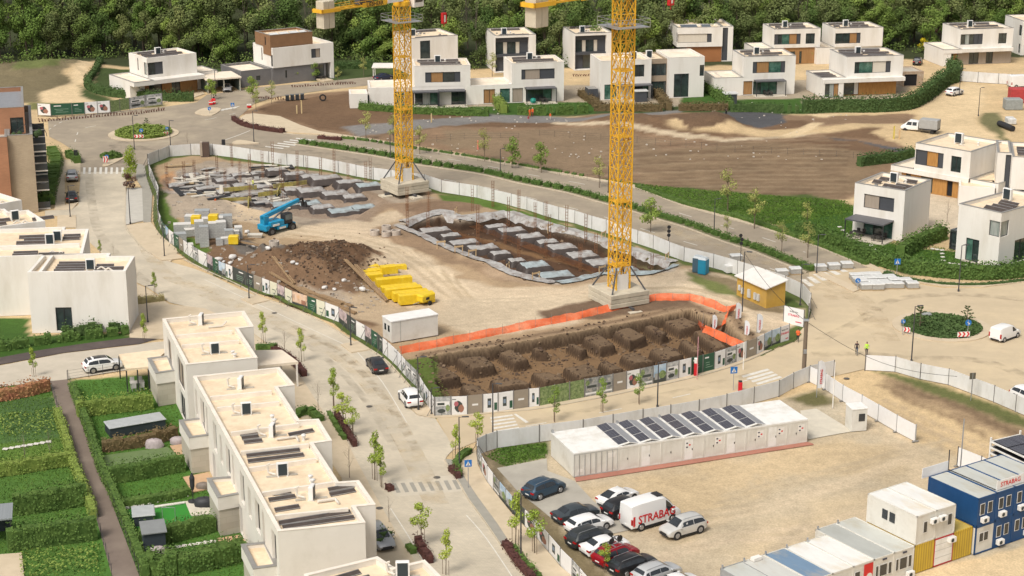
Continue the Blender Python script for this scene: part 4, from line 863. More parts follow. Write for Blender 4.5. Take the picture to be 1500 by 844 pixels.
o,W=pitchy((1405,298.5),(1467.5,312.5),8.0,'white house at the right edge with corner window and tall garden door')
D=13
volume(o,R4(0,W,0,D),0,8.0,op={0:[(W*.74,W-.02,4.5,6.7,'c'),(W*.23,W*.54,.1,3.4,'eg')],1:[(.02,2.0,4.5,6.7,'c'),(3.8,7.0,.1,3.4,'gg')]},cope=COPE)
heat_pump(o,W*.32,8.4,7.55,0,1.25); collectors(o,[(2.6,5.6,5.6),(3.4,6.2,4.2),(3.2,6.4,2.8),(3.0,6.6,1.4)],7.55,.4,.8)
b=MB(); b.box(W*.2,W*.62,-.5,0,0,.15); b.build('door_step',CONC(),o)
volume(o,R4(-3.6,-.2,3.5,8.5),0,2.9,wall=lambda: mat('dark_glazed_room',(.03,.035,.035),.2,(.08,.09,.085),1.5),par=.15,roof=lambda: mat('grey_membrane',(.25,.26,.28),.7),op={0:[(.1,3.1,.2,2.6,'gc')]})
a=G2(1468,229,8.2); o=empty('white_house',(a.x,a.y,0),RAD(-13),'white house block cut by the right edge, with a tall black vertical slot','house',GH)
volume(o,R4(-.6,1.6,2.6,12),0,8.2,cope=COPE,op={0:[(1.3,2.15,.6,7.9,'d')]}); volume(o,R4(1.6,12,0,11),3.0,8.2,cope=COPE,bottom=True); volume(o,R4(1.8,12,.6,11),0,3.0,par=0,roof=None,op={0:[(.5,5,.1,2.8,'k')]})
collectors(o,[(2.5,11,3),(2.5,11,5),(2.5,11,7)],7.75,.3,1)
volume(o,R4(-6.2,-.7,-.6,4.5),0,3.2,roof=ROOF,par=.3)
o,W=house('flat_carport',(547,117),(577,117),0,'white slatted carport over a dark car, left of the first crane tower',cat='carport')
m=MB(); m.box(-.3,W+.3,-.3,5.3,2.6,2.8); m.build('roof',WHITE2(),o)
for x in (0,W):
 for y in (0,5): MB().cbox(x,y,0,.16,.16,2.6).build('post',WHITE2(),o)
o,W=house('bin_shed',(530,153.5),(554,153.5),0,'small dark shed with a white lid standing by the field',cat='shed')
m=MB(); m.box(0,W,0,2.2,0,2.0); m.build('body',mat('dark_green_panel',(.03,.05,.05),.6),o); m=MB(); m.box(-.15,W+.15,-.15,2.4,2.02,2.25); m.build('lid',WHITE(),o)
for (x,y,lb) in ((935+3,148,'small dark garden shed left of the house behind the second crane'),(1069,152,'small dark garden shed with a pale roof on the lawn by the orange shutter house')):
 a=G2(x,y); o=empty('garden_shed',(a.x,a.y,0),RAD(8),lb,'shed'); m=MB(); m.box(-1.2,1.2,-1,1,0,2.1); m.build('body',ANTH(),o); m=MB(); m.box(-1.4,1.4,-1.2,1.2,2.12,2.3); m.build('roof',mat('pale_lid',(.6,.6,.58),.6),o)
GL='terraced white houses down the left side'
def lrow(A,B,z,label,foot,op={},rows=(),pumps=(),div=None,extra=None):
 o,W=house('terraced_house',A,B,z,label,group=GL)
 volume(o,foot(W),0,z,op=op,cope=None,thick=.38,par=.55)
 for (x,y) in pumps: heat_pump(o,x,y,z-.55,0,1.05)
 collectors(o,rows,z-.55,.3,.5)
 for (x,y) in ((W*.72,2.2),(W*.8,1.6)): duct(o,[(x-.5,y,z-.4),(x,y+.2,z-.1),(x+.5,y,z-.4)],.12);
 if div:
  m=MB(); m.box(*div,z-.545,z-.003); m.build('parapet_wall',WHITE(),o)
 return o,W
o,W=lrow((40,399),(184,397),7.9,'white terraced house end wall with one dark double window near its foot',lambda W: [(0,0),(W,0),(W+.1,6.8),(W-3.2,6.9),(W-3.2,8.3),(.3,8.0)],
  op={0:[(3.05,5.05,.25,3.3,'gg')]},rows=[(2.9,6.6,1.2),(2.9,6.6,2.3),(2.9,6.6,3.4),(2.9,6.6,4.5),(7.8,11.4,2.0),(7.8,10,3.2)],pumps=[(7.3,2.4)],div=(1.3,1.7,.38,7.6))
o,W=lrow((-50,378),(121,372),7.9,'white terraced house second from front, two heat pumps side by side on its roof',lambda W: [(0,0),(W,0),(W-.4,12.5),(W-3.6,12.5),(W-3.6,14),(0,14)],
  rows=[(5.5,8.6,1.2),(8.8,12.0,1.2),(5.5,8.6,2.3),(5.2,9.5,7.3),(6.0,9.0,8.8),(5.2,9.0,10.2),(11,13.2,8.8),(11,13.2,10)],pumps=[(9.6,7.0),(10.4,8.6)],div=(.4,13.6,5.0,5.4))
o,W=lrow((-60,340),(66,323.6),7.9,'white terraced house third from the front of the left row',lambda W: [(0,0),(W,0),(W-.3,7.2),(W-3,7.4),(W-3,9.6),(0,9.6)],rows=[(W_,W_+3,2.5) for W_ in (4,10.6)]+[(4.5,8,4.2),(4,7,6)],pumps=[(8.6,4.2)])
o,W=lrow((-70,312),(31.7,293),7.9,'white terraced house at the far end of the left row',lambda W: [(0,0),(W,0),(W-.3,8.4),(0,8.6)],rows=[(4,8,3)],pumps=[(6,5)])
a=G2(10,199,12.4); b_=G2(47.5,197,12.4); bw=(b_-a).length; yaw=math.atan2(b_.y-a.y,b_.x-a.x)
o=empty('apartment_block',(a.x,a.y,0),yaw,'beige and terracotta brick apartment block with stacked balconies at the left edge','apartment block')
BR=lambda: grid_mat('beige_brick',(.42,.34,.24),(.33,.27,.19),.5,.16,.02,.85,axis='xz'); TB=lambda: grid_mat('terracotta_brick',(.40,.19,.10),(.33,.19,.12),.5,.16,.02,.85,axis='xz')
BD=24
volume(o,R4(0,bw,0,BD),0,12.4,wall=BR,par=1.0,thick=.4,roof=CONC,cope=COPE,op={1:[(1.5+k*5.6,4.2+k*5.6,z+.3,z+2.6,'gg') for k in range(4) for z in (0,3.1,6.2,9.0)]})
volume(o,R4(-9,-.02,-.9,BD),0,12.4,wall=TB,par=.8,roof=CONC,cope=COPE)
volume(o,R4(-9,bw-1.0,5.0,BD-1),11.6,15.8,wall=TB,par=.7,roof=lambda: mat('grey_membrane',(.25,.26,.28),.7),cope=COPE,op={0:[(9.6,11.6,11.7,14.2,'gg')]})
volume(o,R4(-9,-4,5.5,BD-2),15.8,17.0,wall=TB,par=.4,roof=ROOFL,cope=COPE)
for k in range(4):
 for z in (0.2,3.2,6.3,9.4):
  m=MB(); y=1.6+k*5.6; m.box(bw,bw+1.9,y,y+2.9,z-.22 if z>1 else 0,z); bo=m.build('balcony',WHITE2(),o)
  m=MB(); m.box(bw+1.82,bw+1.88,y,y+2.9,z,z+1.0); m.box(bw,bw+1.9,y,y+.05,z,z+1.0); m.build('balustrade',mat('smoked_glass',(.06,.07,.075),.2),bo)
  if (k+int(z))%2: m=MB(); m.cbox(bw+1.0,y+1.3,z,.7,.9,.75); m.build('terrace_furniture',mat('pale_furniture',(.5,.48,.45),.8),bo)
for (x,y) in ((1,1.6),(1.9,2.4),(4.4,1.8),(4.9,3)):
 m=MB(); m.lathe([(.15,11.45),(.5,11.8),(.42,12.3),(.1,12.6)],8,x,y); m.build('planter_shrub',mat('dark_leaf',(.04,.07,.02),.9),o)
m=MB(); m.path([(1.2+2.4*(1-math.cos(t)),2.6,11.4+2.2*math.sin(t)) for t in [PI*i/14 for i in range(15)]],.05,5); m.build('arched_trellis',DARK(),o)
GT='cream roofed townhouses in the foreground'
def Lo(o,px,py,z):
 v=G(px,py,z); v=o.matrix_basis.inverted()@v if False else v; d=Vector((v.x-o.location.x,v.y-o.location.y)); a=-o.rotation_euler.z; return (d.x*math.cos(a)-d.y*math.sin(a),d.x*math.sin(a)+d.y*math.cos(a))
ZT=7.6
def townrow(name,A,B,poly,label,left_ops,front_ops=[]):
 o,W=house(name,A,B,ZT,label,cat='townhouse',group=GT)
 pts=[Lo(o,x,y,ZT) for x,y in poly]
 return o,W,pts
def setup_roof(o,pos,rz=0,s=1.5): heat_pump(o,pos[0],pos[1],ZT-.5,rz,s)
def rows_px(o,lst,z=ZT-.5,depth=.5,tilt=.16):
 for (x0,y0,x1,y1) in lst:
  a=Lo(o,x0,y0,z); b=Lo(o,x1,y1,z); L=math.dist(a,b); ang=math.atan2(b[1]-a[1],b[0]-a[0]); collectors(o,[(a[0],a[0]+L,a[1],ang)],z,tilt,depth)
def wallbar(o,x0,y0,x1,y1,z=ZT,w=.28,d=.5):
 a=Lo(o,x0,y0,z); b=Lo(o,x1,y1,z); L=math.dist(a,b); ang=math.atan2(b[1]-a[1],b[0]-a[0])
 m=MB().at(Matrix.Translation((a[0],a[1],0))@Matrix.Rotation(ang,4,'Z')); m.box(0,L,-w/2,w/2,z-d,z-.005); m.build('parapet_wall',COPEW(),o)
def flue_px(o,x,y,s=1.0): p=Lo(o,x,y,ZT-.5); flue(o,p[0],p[1],ZT-.5,s)
def pump_px(o,x,y,rz=0,s=.95): p=Lo(o,x,y,ZT-.5); heat_pump(o,p[0],p[1],ZT-.5,rz,s); [MB().cbox(p[0]+q,p[1],ZT-.49,.9,.35,.12).build('slab_foot',CONC(),o) for q in (-1.0,.9)]; duct(o,[(p[0]-.6,p[1]+.1,ZT-.3),(p[0]-1.2,p[1]+.5,ZT-.2),(p[0]-1.3,p[1]+.6,ZT+.5),(p[0]-1.0,p[1]+.6,ZT+.6)],.1)
TW=lambda: mat('cream_render',(.72,.685,.62),.85,(.68,.645,.58),.4,stain=(.61,.575,.505),stain_scale=.25)
o,W=house('townhouse',(272.4,534.8),(377,524.5),ZT,'cream townhouse set apart at the far end of the foreground row',cat='townhouse',group=GT)
pts=[Lo(o,x,y,ZT) for x,y in ((272.4,534.8),(377,524.5),(349,481.5),(371.6,478.7),(357.6,456),(237.8,467.5))]
LA=math.dist(pts[5],pts[0])
volume(o,pts,0,ZT,wall=TW,roof=ROOF,cope=COPEW,op={5:[(LA*.20,LA*.35,3.7,6.6,'p'),(LA*.20,LA*.34,.1,2.9,'g'),(LA*.62,LA*.88,3.7,6.8,'pp'),(LA*.66,LA*.86,.1,3.0,'gk')]})
wallbar(o,258,491,340,484); wallbar(o,266,505.5,350,498)
pump_px(o,295,476,RAD(70)); pump_px(o,315,519,0); flue_px(o,341,520,.5); flue_px(o,344,524,.5)
duct(o,[(*Lo(o,305,476,ZT),ZT-.3),(*Lo(o,325,474,ZT),ZT-.3),(*Lo(o,332,472,ZT),ZT+.1)],.1)
o,W=house('townhouse',(407,779),(535,766),ZT,'long cream townhouse row with stepped roofs and several heat pumps in the foreground',cat='townhouse',group=GT)
pts=[Lo(o,x,y,ZT) for x,y in ((407,779),(535,766),(521,742.8),(550,739.6),(525.6,704.4),(495.7,706.5),(459,649.8),(486,646),(466.5,614.3),(438.4,616),(407,567.6),(431.5,564.8),(409,538.6),(282.7,551.7))]
LB=math.dist(pts[13],pts[0]); unit=LB/3
ops=[]
for k in range(3):
 for (f0,f1,z0,z1,kk) in ((.06,.15,3.7,6.6,'p'),(.29,.44,3.8,6.8,'pp'),(.52,.58,3.7,6.9,'p'),(.80,.93,3.7,6.8,'pp'),(.34,.46,.1,3.0,'gk'),(.72,.82,.1,3.0,'gk')):
  ops.append((unit*(k+f0),unit*(k+f1),z0,z1,kk,.35))
volume(o,pts,0,ZT,wall=TW,roof=ROOF,cope=COPEW,op={13:ops})
for l in ((308,581,398,572),(318,597,409,588),(338,633,438,620),(353,661,452,650),(365,685,463,671),(384,721,492,705),(403,755,510,744)): wallbar(o,*l)
pump_px(o,353,570,RAD(70)); pump_px(o,361,608,0); pump_px(o,399,640,RAD(70)); pump_px(o,414,698,0); pump_px(o,457,732,RAD(70))
rows_px(o,[(352,640,378,637),(355,646,380,643),(358,652,385,649),(425,641,461,634),(362,672,440,663),(364,680,446,670),(392,728,427,725),(395,737,434,731),(404,752,440,746),(483,722,520,715),(485,729,522,722),(410,771,515,754),(415,777,520,762)])
for (x,y) in ((399,617),(402,623),(445,646),(458,712),(455,706)): flue_px(o,x,y,.7)
duct(o,[(*Lo(o,405,640,ZT),ZT-.25),(*Lo(o,434,636,ZT),ZT-.25),(*Lo(o,437,642,ZT),ZT-.3)],.11); duct(o,[(*Lo(o,465,731,ZT),ZT-.25),(*Lo(o,491,727,ZT),ZT-.25),(*Lo(o,496,733,ZT),ZT-.3)],.13)
def bay(px4,z,label_root,zz=3.7):
 pts=[Lo(label_root,x,y,zz) for x,y in px4]
 volume(label_root,pts,zz-1.25,zz,wall=TW,roof=ROOF,cope=COPE,par=.3,thick=.38,bottom=True)
 q=inset(pts,.12); volume(label_root,q,0,zz-1.25,wall=lambda: grid_mat('stone_tile_cladding',(.47,.43,.35),(.38,.35,.28),1.2,.6,.015,.8,axis='xz'),par=0,roof=None)
Bo=o
bay([(277,642),(309,637.5),(300,612),(262,616)],0,Bo,3.9) ; bay([(319,730),(356,723),(345,698),(303,701)],0,Bo,3.9); bay([(371,834),(409,829),(392,794),(353,798)],0,Bo,3.9)
a=[q for q in bpy.data.objects if q.get('label','').startswith('cream townhouse set apart')][0]
bay([(228,547.5),(258,543),(249,521),(216,525)],0,a,3.9)
pA=[Lo(a,x,y,3.0) for x,y in ((185,540.5),(217,537),(249,510),(174,519))]
m=MB(); m.prism([(p[0],p[1]) for p in pA],2.75,3.0,True); m.build('canopy_roof',ROOF(),a)
m=MB();
for p in (pA[0],pA[1],pA[3],((pA[0][0]+pA[1][0])/2,(pA[0][1]+pA[1][1])/2)): m=MB(); m.cbox(p[0],p[1]+.1,0,.14,.14,2.75); m.build('canopy_post',DARK(),a)
b,m_=garden_set(None,(pA[0][0]+pA[1][0])/2,pA[0][1]+1.6,.05,light=True); b.build('terrace_furniture',m_,a)
m=MB(); c4=[Lo(a,x,y,3.0) for x,y in ((378,536),(437,530),(413,512.5),(372,513))]; m.prism(c4,2.7,3.0,True); m.build('canopy_roof',ROOFL(),a)
m=MB();
for p in c4[1:3]: m=MB(); m.cbox(p[0]-.2,p[1],0,.2,.2,2.7); m.build('canopy_post',WHITE2(),a)
o,W=house('townhouse',(440,868),(700,862),ZT,'cream townhouse roof cut by the bottom edge of the view',cat='townhouse',group=GT)
pts=[Lo(o,x,y,ZT) for x,y in ((440,900),(690,890),(622,821),(577,832),(553,816),(446,842))]
volume(o,pts,0,ZT,wall=TW,roof=ROOF,cope=COPEW); rows_px(o,[(470,860,530,842),(476,868,545,850)]); pump_px(o,590,846,0,1.0)
def paintm(name,c=(.5,.5,.5),metal=.2,rough=.32): return mat('car_paint_'+name,c,rough,tuple(x*.96 for x in c),.3,metal=metal,spec=.6)
TYRE=lambda: BLACK()
RIM=lambda: mat('alloy_rim',(.42,.42,.43),.35,metal=.6)
CGL=lambda: mat('car_glass',(.018,.022,.026),.08,(.03,.036,.042),.8,spec=.8)
def lerp(a,b,t): return a+(b-a)*t
PROF={ # x, z bottom, belt z, top z, half width low, belt, top ; length normalised later
'suv':dict(L=4.5,W=1.86,H=1.66,wb=2.68,wr=.36,st=[(-2.25,.42,.86,.88,.74,.80,.76),(-2.18,.30,.98,1.02,.84,.88,.80),(-2.02,.24,1.05,1.16,.90,.92,.76),(-1.72,.22,1.05,1.56,.92,.93,.62),(-1.2,.22,1.04,1.65,.93,.93,.64),(-.2,.22,1.02,1.66,.93,.93,.65),(.45,.22,1.00,1.60,.93,.93,.63),(.85,.22,.99,1.34,.93,.92,.70),(1.22,.22,.98,1.04,.93,.91,.80),(1.85,.24,.88,.96,.92,.88,.74),(2.12,.30,.74,.82,.88,.84,.70),(2.25,.42,.62,.66,.74,.72,.62)],ws=(6,8),rw=(2,3),side=[(2.3,4.55),(4.62,6.75)]),
'sedan':dict(L=4.65,W=1.80,H=1.46,wb=2.68,wr=.33,st=[(-2.32,.40,.82,.84,.72,.78,.72),(-2.26,.28,.92,.95,.84,.86,.76),(-1.95,.22,.95,1.02,.89,.89,.74),(-1.65,.20,.94,1.08,.90,.90,.70),(-.95,.20,.92,1.41,.90,.90,.58),(-.3,.20,.91,1.46,.90,.90,.59),(.35,.20,.90,1.42,.90,.90,.58),(.8,.20,.89,1.20,.90,.89,.66),(1.2,.20,.87,.93,.90,.87,.76),(1.9,.22,.76,.84,.89,.84,.70),(2.2,.28,.66,.72,.85,.80,.64),(2.32,.38,.56,.60,.72,.68,.58)],ws=(6,8),rw=(3,4),side=[(3.5,5.0),(5.07,6.7)]),
'estate':dict(L=4.7,W=1.82,H=1.50,wb=2.7,wr=.33,st=[(-2.35,.40,.84,.86,.72,.80,.74),(-2.28,.28,.95,.98,.84,.87,.78),(-2.12,.22,.98,1.10,.89,.90,.74),(-1.78,.20,.97,1.42,.91,.91,.62),(-1.1,.20,.95,1.49,.91,.91,.62),(-.3,.20,.94,1.51,.91,.91,.62),(.35,.20,.92,1.46,.91,.91,.60),(.8,.20,.90,1.22,.91,.90,.67),(1.2,.20,.88,.94,.91,.88,.76),(1.9,.22,.78,.85,.90,.85,.70),(2.22,.28,.67,.73,.86,.80,.64),(2.35,.38,.56,.60,.72,.68,.58)],ws=(6,8),rw=(2,3),side=[(2.3,3.4),(3.47,5.0),(5.07,6.7)]),
'coupe':dict(L=4.5,W=1.84,H=1.42,wb=2.7,wr=.35,st=[(-2.25,.40,.88,.90,.72,.78,.72),(-2.18,.28,.97,1.00,.84,.86,.74),(-1.9,.22,.98,1.06,.89,.89,.70),(-1.3,.20,.96,1.30,.91,.91,.60),(-.75,.20,.95,1.41,.91,.91,.58),(-.2,.20,.93,1.43,.91,.91,.58),(.4,.20,.92,1.38,.91,.91,.58),(.85,.20,.90,1.16,.91,.89,.66),(1.2,.20,.88,.94,.91,.87,.74),(1.85,.22,.76,.84,.90,.84,.70),(2.12,.28,.66,.72,.86,.80,.64),(2.25,.38,.56,.60,.72,.68,.58)],ws=(6,8),rw=(2,4),side=[(3.1,5.0),(5.07,6.7)]),
'small_van':dict(L=4.4,W=1.78,H=1.82,wb=2.8,wr=.31,st=[(-2.2,.34,.98,1.72,.80,.85,.70),(-2.12,.26,1.0,1.80,.86,.88,.74),(-1.6,.22,1.02,1.83,.88,.89,.75),(-.8,.22,1.02,1.84,.88,.89,.75),(.1,.22,1.01,1.82,.88,.89,.74),(.6,.22,1.0,1.70,.88,.89,.70),(1.0,.22,.98,1.36,.88,.88,.72),(1.35,.22,.97,1.05,.88,.86,.78),(1.85,.24,.88,.95,.87,.83,.70),(2.08,.30,.74,.80,.84,.78,.64),(2.2,.40,.60,.64,.72,.70,.58)],ws=(5,7),rw=None,side=[(4.35,6.1)]),
'van':dict(L=5.95,W=2.0,H=2.65,wb=3.7,wr=.36,st=[(-2.97,.42,1.2,2.55,.92,.97,.86),(-2.9,.34,1.2,2.62,.97,1.0,.89),(-2.0,.30,1.2,2.68,.99,1.0,.90),(-.8,.30,1.2,2.70,.99,1.0,.90),(.5,.30,1.2,2.69,.99,1.0,.90),(1.05,.30,1.2,2.58,.99,1.0,.86),(1.6,.30,1.2,2.10,.99,.98,.84),(2.05,.30,1.2,1.52,.99,.96,.86),(2.4,.32,1.12,1.26,.97,.92,.82),(2.8,.36,.98,1.06,.93,.86,.74),(2.97,.46,.80,.84,.82,.78,.66)],ws=(5,7),rw=None,side=[(5.0,6.9)]),
}
def section(s):
 x,zb,zm,zt,wl,wm,wt=s
 zk=lerp(zb,zm,.45)
 return [(x,wl*.86,zb),(x,wl,zb+.10),(x,max(wl,wm)*1.0,zk),(x,wm,zm),(x,wt,zt-.04),(x,wt*.86,zt),(x,0,zt+.025)]
def at_station(st,u):
 i=min(int(u),len(st)-2); f=u-i; return tuple(lerp(a,b,f) for a,b in zip(st[i],st[i+1]))
def make_car(kind,paint,name,rails=False,mirror=True,dark_roof=False,dx=1.0):
 p=PROF[kind]; st=p['st']; root=empty(name,(0,0,0))
 b=MB(); n=len(st); rows=[]
 for s in st:
  h=section(s); rows.append(h+[(q[0],-q[1],q[2]) for q in h[-2::-1]])
 vs=[q for r in rows for q in r]; m=len(rows[0]); fs=[]
 for i in range(n-1):
  for j in range(m-1): fs.append((i*m+j,i*m+j+1,(i+1)*m+j+1,(i+1)*m+j))
 fs.append(tuple(range(m))[::-1]); fs.append(tuple((n-1)*m+j for j in range(m)))
 for i in range(n-1): fs.append((i*m+m-1,i*m,(i+1)*m,(i+1)*m+m-1))
 b.add(vs,[f[::-1] for f in fs]); body=b.build('body',paint,root,smooth=True,sharp=38)
 wb=p['wb']; R=p['wr']; W=p['W']/2
 t=MB()
 for sx in (-1,1):
  for sy in (-1,1): t.lathe([(R+.075,sy*(W-.20)),(R+.075,sy*(W+.012))] if sy>0 else [(R+.075,sy*(W+.012)),(R+.075,sy*(W-.20))],18,sx*wb/2-.02,R,axis='y')
 t.box(-wb/2+R,wb/2-R,-W+.01,W-.01,.16,.30); t.box(st[0][0]-.015,st[0][0]+.2,-.62,.62,.28,.42); t.box(st[-1][0]-.2,st[-1][0]+.015,-.6,.6,.28,.48)
 t.build('sill',mat('dark_trim',(.022,.022,.024),.7),root)
 def sidepane(u0,u1,sy,off=.012,zt=.14,zb=.05):
  us=[u0]+[k for k in range(int(u0)+1,int(u1)+1) if u0<k<u1]+[u1]; v=[];f=[]
  for u in us:
   s=at_station(st,u); zm,ztp=s[2],s[3]; dz=max(.03,ztp-zm)
   for fr in (zb/dz if dz>.2 else .1,1-zt/dz if dz>.35 else .55):
    fr=min(max(fr,0),1); v.append((s[0],sy*(lerp(s[5],s[6],fr)+off),lerp(zm,ztp-.04,fr)))
  for k in range(len(us)-1): f.append((2*k,2*k+2,2*k+3,2*k+1) if sy<0 else (2*k,2*k+1,2*k+3,2*k+2))
  return v,f
 for sy in (-1,1):
  g=MB()
  for (u0,u1) in p['side']: g.add(*sidepane(u0,u1,sy))
  g.build('side_window',CGL(),body)
 def endpane(u0,u1,nm,dirn):
  a=at_station(st,u0); c=at_station(st,u1); g=MB(); v=[]
  steps=4
  for k in range(steps+1):
   s=at_station(st,lerp(u0,u1,k/steps)); w=lerp(s[6],s[5],.0)*.86; v+= [(s[0]+dirn*.03,-w,s[3]+.03),(s[0]+dirn*.03,w,s[3]+.03)]
  v=[(x,y,z+(.02 if abs(y)<.01 else 0)) for x,y,z in v]
  g.add(v,[(2*k,2*k+2,2*k+3,2*k+1) for k in range(steps)]); g.build(nm,CGL(),body)
 endpane(p['ws'][0]+.12,p['ws'][1]-.08,'windscreen',1)
 if p['rw']: endpane(p['rw'][0]+.05,p['rw'][1]-.15,'rear_window',-1)
 for sx in (-1,1):
  for sy in (-1,1):
   w=MB(); c=(sx*wb/2-.02,R); y0,y1=sy*(W-.19),sy*(W+.02)
   if y0>y1: y0,y1=y1,y0
   w.lathe([(R*.7,y0),(R*.96,y0+.01),(R,y0+.05),(R,y1-.05),(R*.96,y1-.01),(R*.66,y1)],20,*c,axis='y'); wh=w.build('wheel',TYRE(),root)
   r=MB(); yo=sy*(W+.025); ya,yb=(yo-.01,yo+.006)
   r.lathe([(R*.2,ya),(R*.2,yb)],10,*c,axis='y')
   for k in range(5):
    t_=2*PI*k/5; r.bar((c[0],yo,c[1]),(c[0]+math.cos(t_)*R*.64,yo,c[1]+math.sin(t_)*R*.64),.045)
   r.lathe([(R*.64,ya-.02),(R*.68,yb)],20,*c,axis='y'); r.build('rim',RIM(),wh)
 xr,xf=st[0][0],st[-1][0]; zl=p['H']*.52 if kind!='van' else 1.0
 hl=mat('headlight_glass',(.62,.64,.66),.15); tl=mat('tail_light_red',(.42,.01,.01),.25)
 for sy in (-1,1):
  s=st[-2]; g=MB(); g.add([(s[0]+.10,sy*.40,s[2]-.12),(s[0]+.01,sy*.74,s[2]-.10),(s[0]+.00,sy*.76,s[2]+.02),(s[0]+.075,sy*.42,s[2]-.01),(s[0]-.28,sy*(s[5]+.045),s[2]-.04),(s[0]-.30,sy*(s[5]+.045),s[2]+.06)],[(0,1,2,3),(1,4,5,2)]); g.build('headlight',hl,root)
  s=st[1]; z=s[2]-.06; g=MB()
  if kind in('van','small_van'): g.box(s[0]-.10,s[0]+.02,sy*(s[5]-.16),sy*(s[5]+.015),z-.35,z+.2) if sy>0 else g.box(s[0]-.10,s[0]+.02,-(s[5]+.015),-(s[5]-.16),z-.35,z+.2)
  else:
   y0,y1=(sy*.48,sy*(s[5]+.015)); g.box(s[0]-.085,s[0]+.16,min(y0,y1),max(y0,y1),z-.15,z+.02)
  g.build('tail_light',tl,root)
 g=MB(); g.box(xr-.02,xr+.02,-.26,.26,.55,.66); g.build('number_plate',mat('plate_white',(.75,.75,.72),.5),root)
 g=MB(); g.box(xf-.06,xf+.012,-.44,.44,.36,.60); g.build('grille',mat('dark_trim'),root)
 if mirror:
  s=at_station(st,p['ws'][1]-.35);
  for sy in (-1,1): g=MB(); g.bevbox(s[0]-.22,s[0]-.02,min(sy*(W-.02),sy*(W+.2)),max(sy*(W-.02),sy*(W+.2)),s[2]+.02,s[2]+.17,.03); g.build('wing_mirror',paint,root)
 if rails:
  for sy in (-1,1): g=MB(); s1=st[3] if kind!='sedan' else st[4]; s2=st[6]; g.path([(s1[0]+.1,sy*.56,s1[3]+.02),(s1[0]+.3,sy*.57,s1[3]+.08),(s2[0]-.2,sy*.57,s2[3]+.10),(s2[0],sy*.56,s2[3]+.02)],.022); g.build('roof_rail',METAL(),root)
 if dark_roof:
  g=MB(); v=[]
  ss=[at_station(st,u) for u in (3.0,3.6,4.3,5,5.6,6.0)]
  for s in ss: v+=[(s[0],-s[6]*.87,s[3]+.012),(s[0],0,s[3]+.035),(s[0],s[6]*.87,s[3]+.012)]
  g.add(v,[(3*k+j,3*k+3+j,3*k+4+j,3*k+1+j) for k in range(len(ss)-1) for j in (0,1)]); g.build('roof_panel',mat('black_roof',(.02,.02,.022),.2),root)
 return root
def put(o,px,py,toward,label,cat='car',group=None):
 """stand a vehicle with its ground centre at a survey pixel, nose toward a second pixel"""
 a=G(px,py); b=G(*toward); o.location=(a.x,a.y,.035 if True else 0); o.rotation_euler=(0,0,math.atan2(b.y-a.y,b.x-a.x)); return tag(o,label,cat,group)
WP=paintm('white',(.78,.775,.76),0,.3);
cars=[
 ('suv',WP,'parked_car',dict(dark_roof=True),(151,542),(190,536),'white car with a black roof parked on the side street beside the gardens'),
 ('sedan',paintm('charcoal',(.035,.033,.035)),'parked_car',{},(552,541),(541,526),'dark grey saloon parked by the printed hoarding',),
 ('suv',WP,'parked_car',{},(601,590),(588,573),'white car parked at the street corner behind the dark saloon'),
 ('suv',paintm('silver',(.42,.42,.42),.5),'parked_car',{},(106,263),(106,245),'silver car parked at the top of the paved street'),
 ('sedan',paintm('black',(.02,.02,.022)),'parked_car',{},(105.5,293),(106,270),'black car parked behind the silver one at the top of the street'),
 ('suv',paintm('steel_blue',(.045,.085,.13),.4),'parked_car',{'rails':True},(797,724),(830,712),'dark blue car standing alone on the wet concrete of the yard'),
 ('coupe',WP,'parked_car',{},(905,736),(940,722),'white low fastback car parked beside the van, behind the black one'),
 ('suv',paintm('black'),'parked_car',{},(914,752),(948,741),'black car squeezed between the white fastback and the lettered van'),
 ('sedan',paintm('blue_grey',(.07,.085,.095),.4),'parked_car',{},(843,760),(880,750),'blue grey saloon first in the line along the fence'),
 ('estate',WP,'parked_car',{},(863,776),(905,764),'white estate car second in the line along the fence'),
 ('suv',paintm('graphite',(.04,.045,.045),.3),'parked_car',{'rails':True},(863,796),(905,783),'dark graphite car third in the line along the fence'),
 ('sedan',WP,'parked_car',{},(886,808),(930,796),'white saloon fourth in the line along the fence, beside the red car'),
 ('suv',paintm('red',(.33,.01,.02),.3,.25),'parked_car',{'rails':True},(902,822),(945,806),'red car with a bicycle rack on its roof'),
 ('estate',paintm('black'),'parked_car',{'rails':True},(926,835),(970,820),'black estate car right behind the red car'),
 ('estate',paintm('pale_silver',(.60,.61,.61),.4),'parked_car',{'rails':True},(962,848),(1005,833),'pale silver estate car near the bottom edge behind the black estate'),
 ('coupe',WP,'parked_car',{},(992,864),(1035,850),'white car cut off by the bottom edge of the view'),
 ('suv',paintm('champagne',(.60,.595,.57),.3),'parked_car',{'rails':True},(1000,781),(965,791),'silver white car in front of the lettered van, nose to the left'),
 ('small_van',WP,'small_van',{},(1472,496),(1500,486),'small white delivery van driving round the right roundabout'),
 ('suv',WP,'parked_car',{},(1398,139),(1412,136),'white car on the sandy track at the far right'),
 ('suv',WP,'parked_car',{},(1507,590),(1530,600),'white car cut by the right edge behind the long fence'),
 ('sedan',paintm('silver'),'parked_car',{},(333,133),(333,145),'silver car standing inside the flat roofed carport'),
 ('sedan',paintm('navy',(.02,.03,.07)),'parked_car',{},(562,117),(575,115),'dark blue car under the white slatted carport'),
 ('suv',paintm('black'),'parked_car',{},(1344,94),(1350,85),'black car by the timber carport near the yellow bush'),
 ('estate',paintm('silver'),'parked_car',{},(556,795),(580,825),'silver car half hidden behind the end of the townhouse row'),
]
made=[]
for kd,pm,nm,kw,at_,tw,lb in cars:
 o=make_car(kd,pm,nm,**kw); made.append(put(o,at_[0],at_[1],tw,lb,'van' if 'van' in nm else 'car'))
r=[m for m in made if m['label'].startswith('red car')][0]
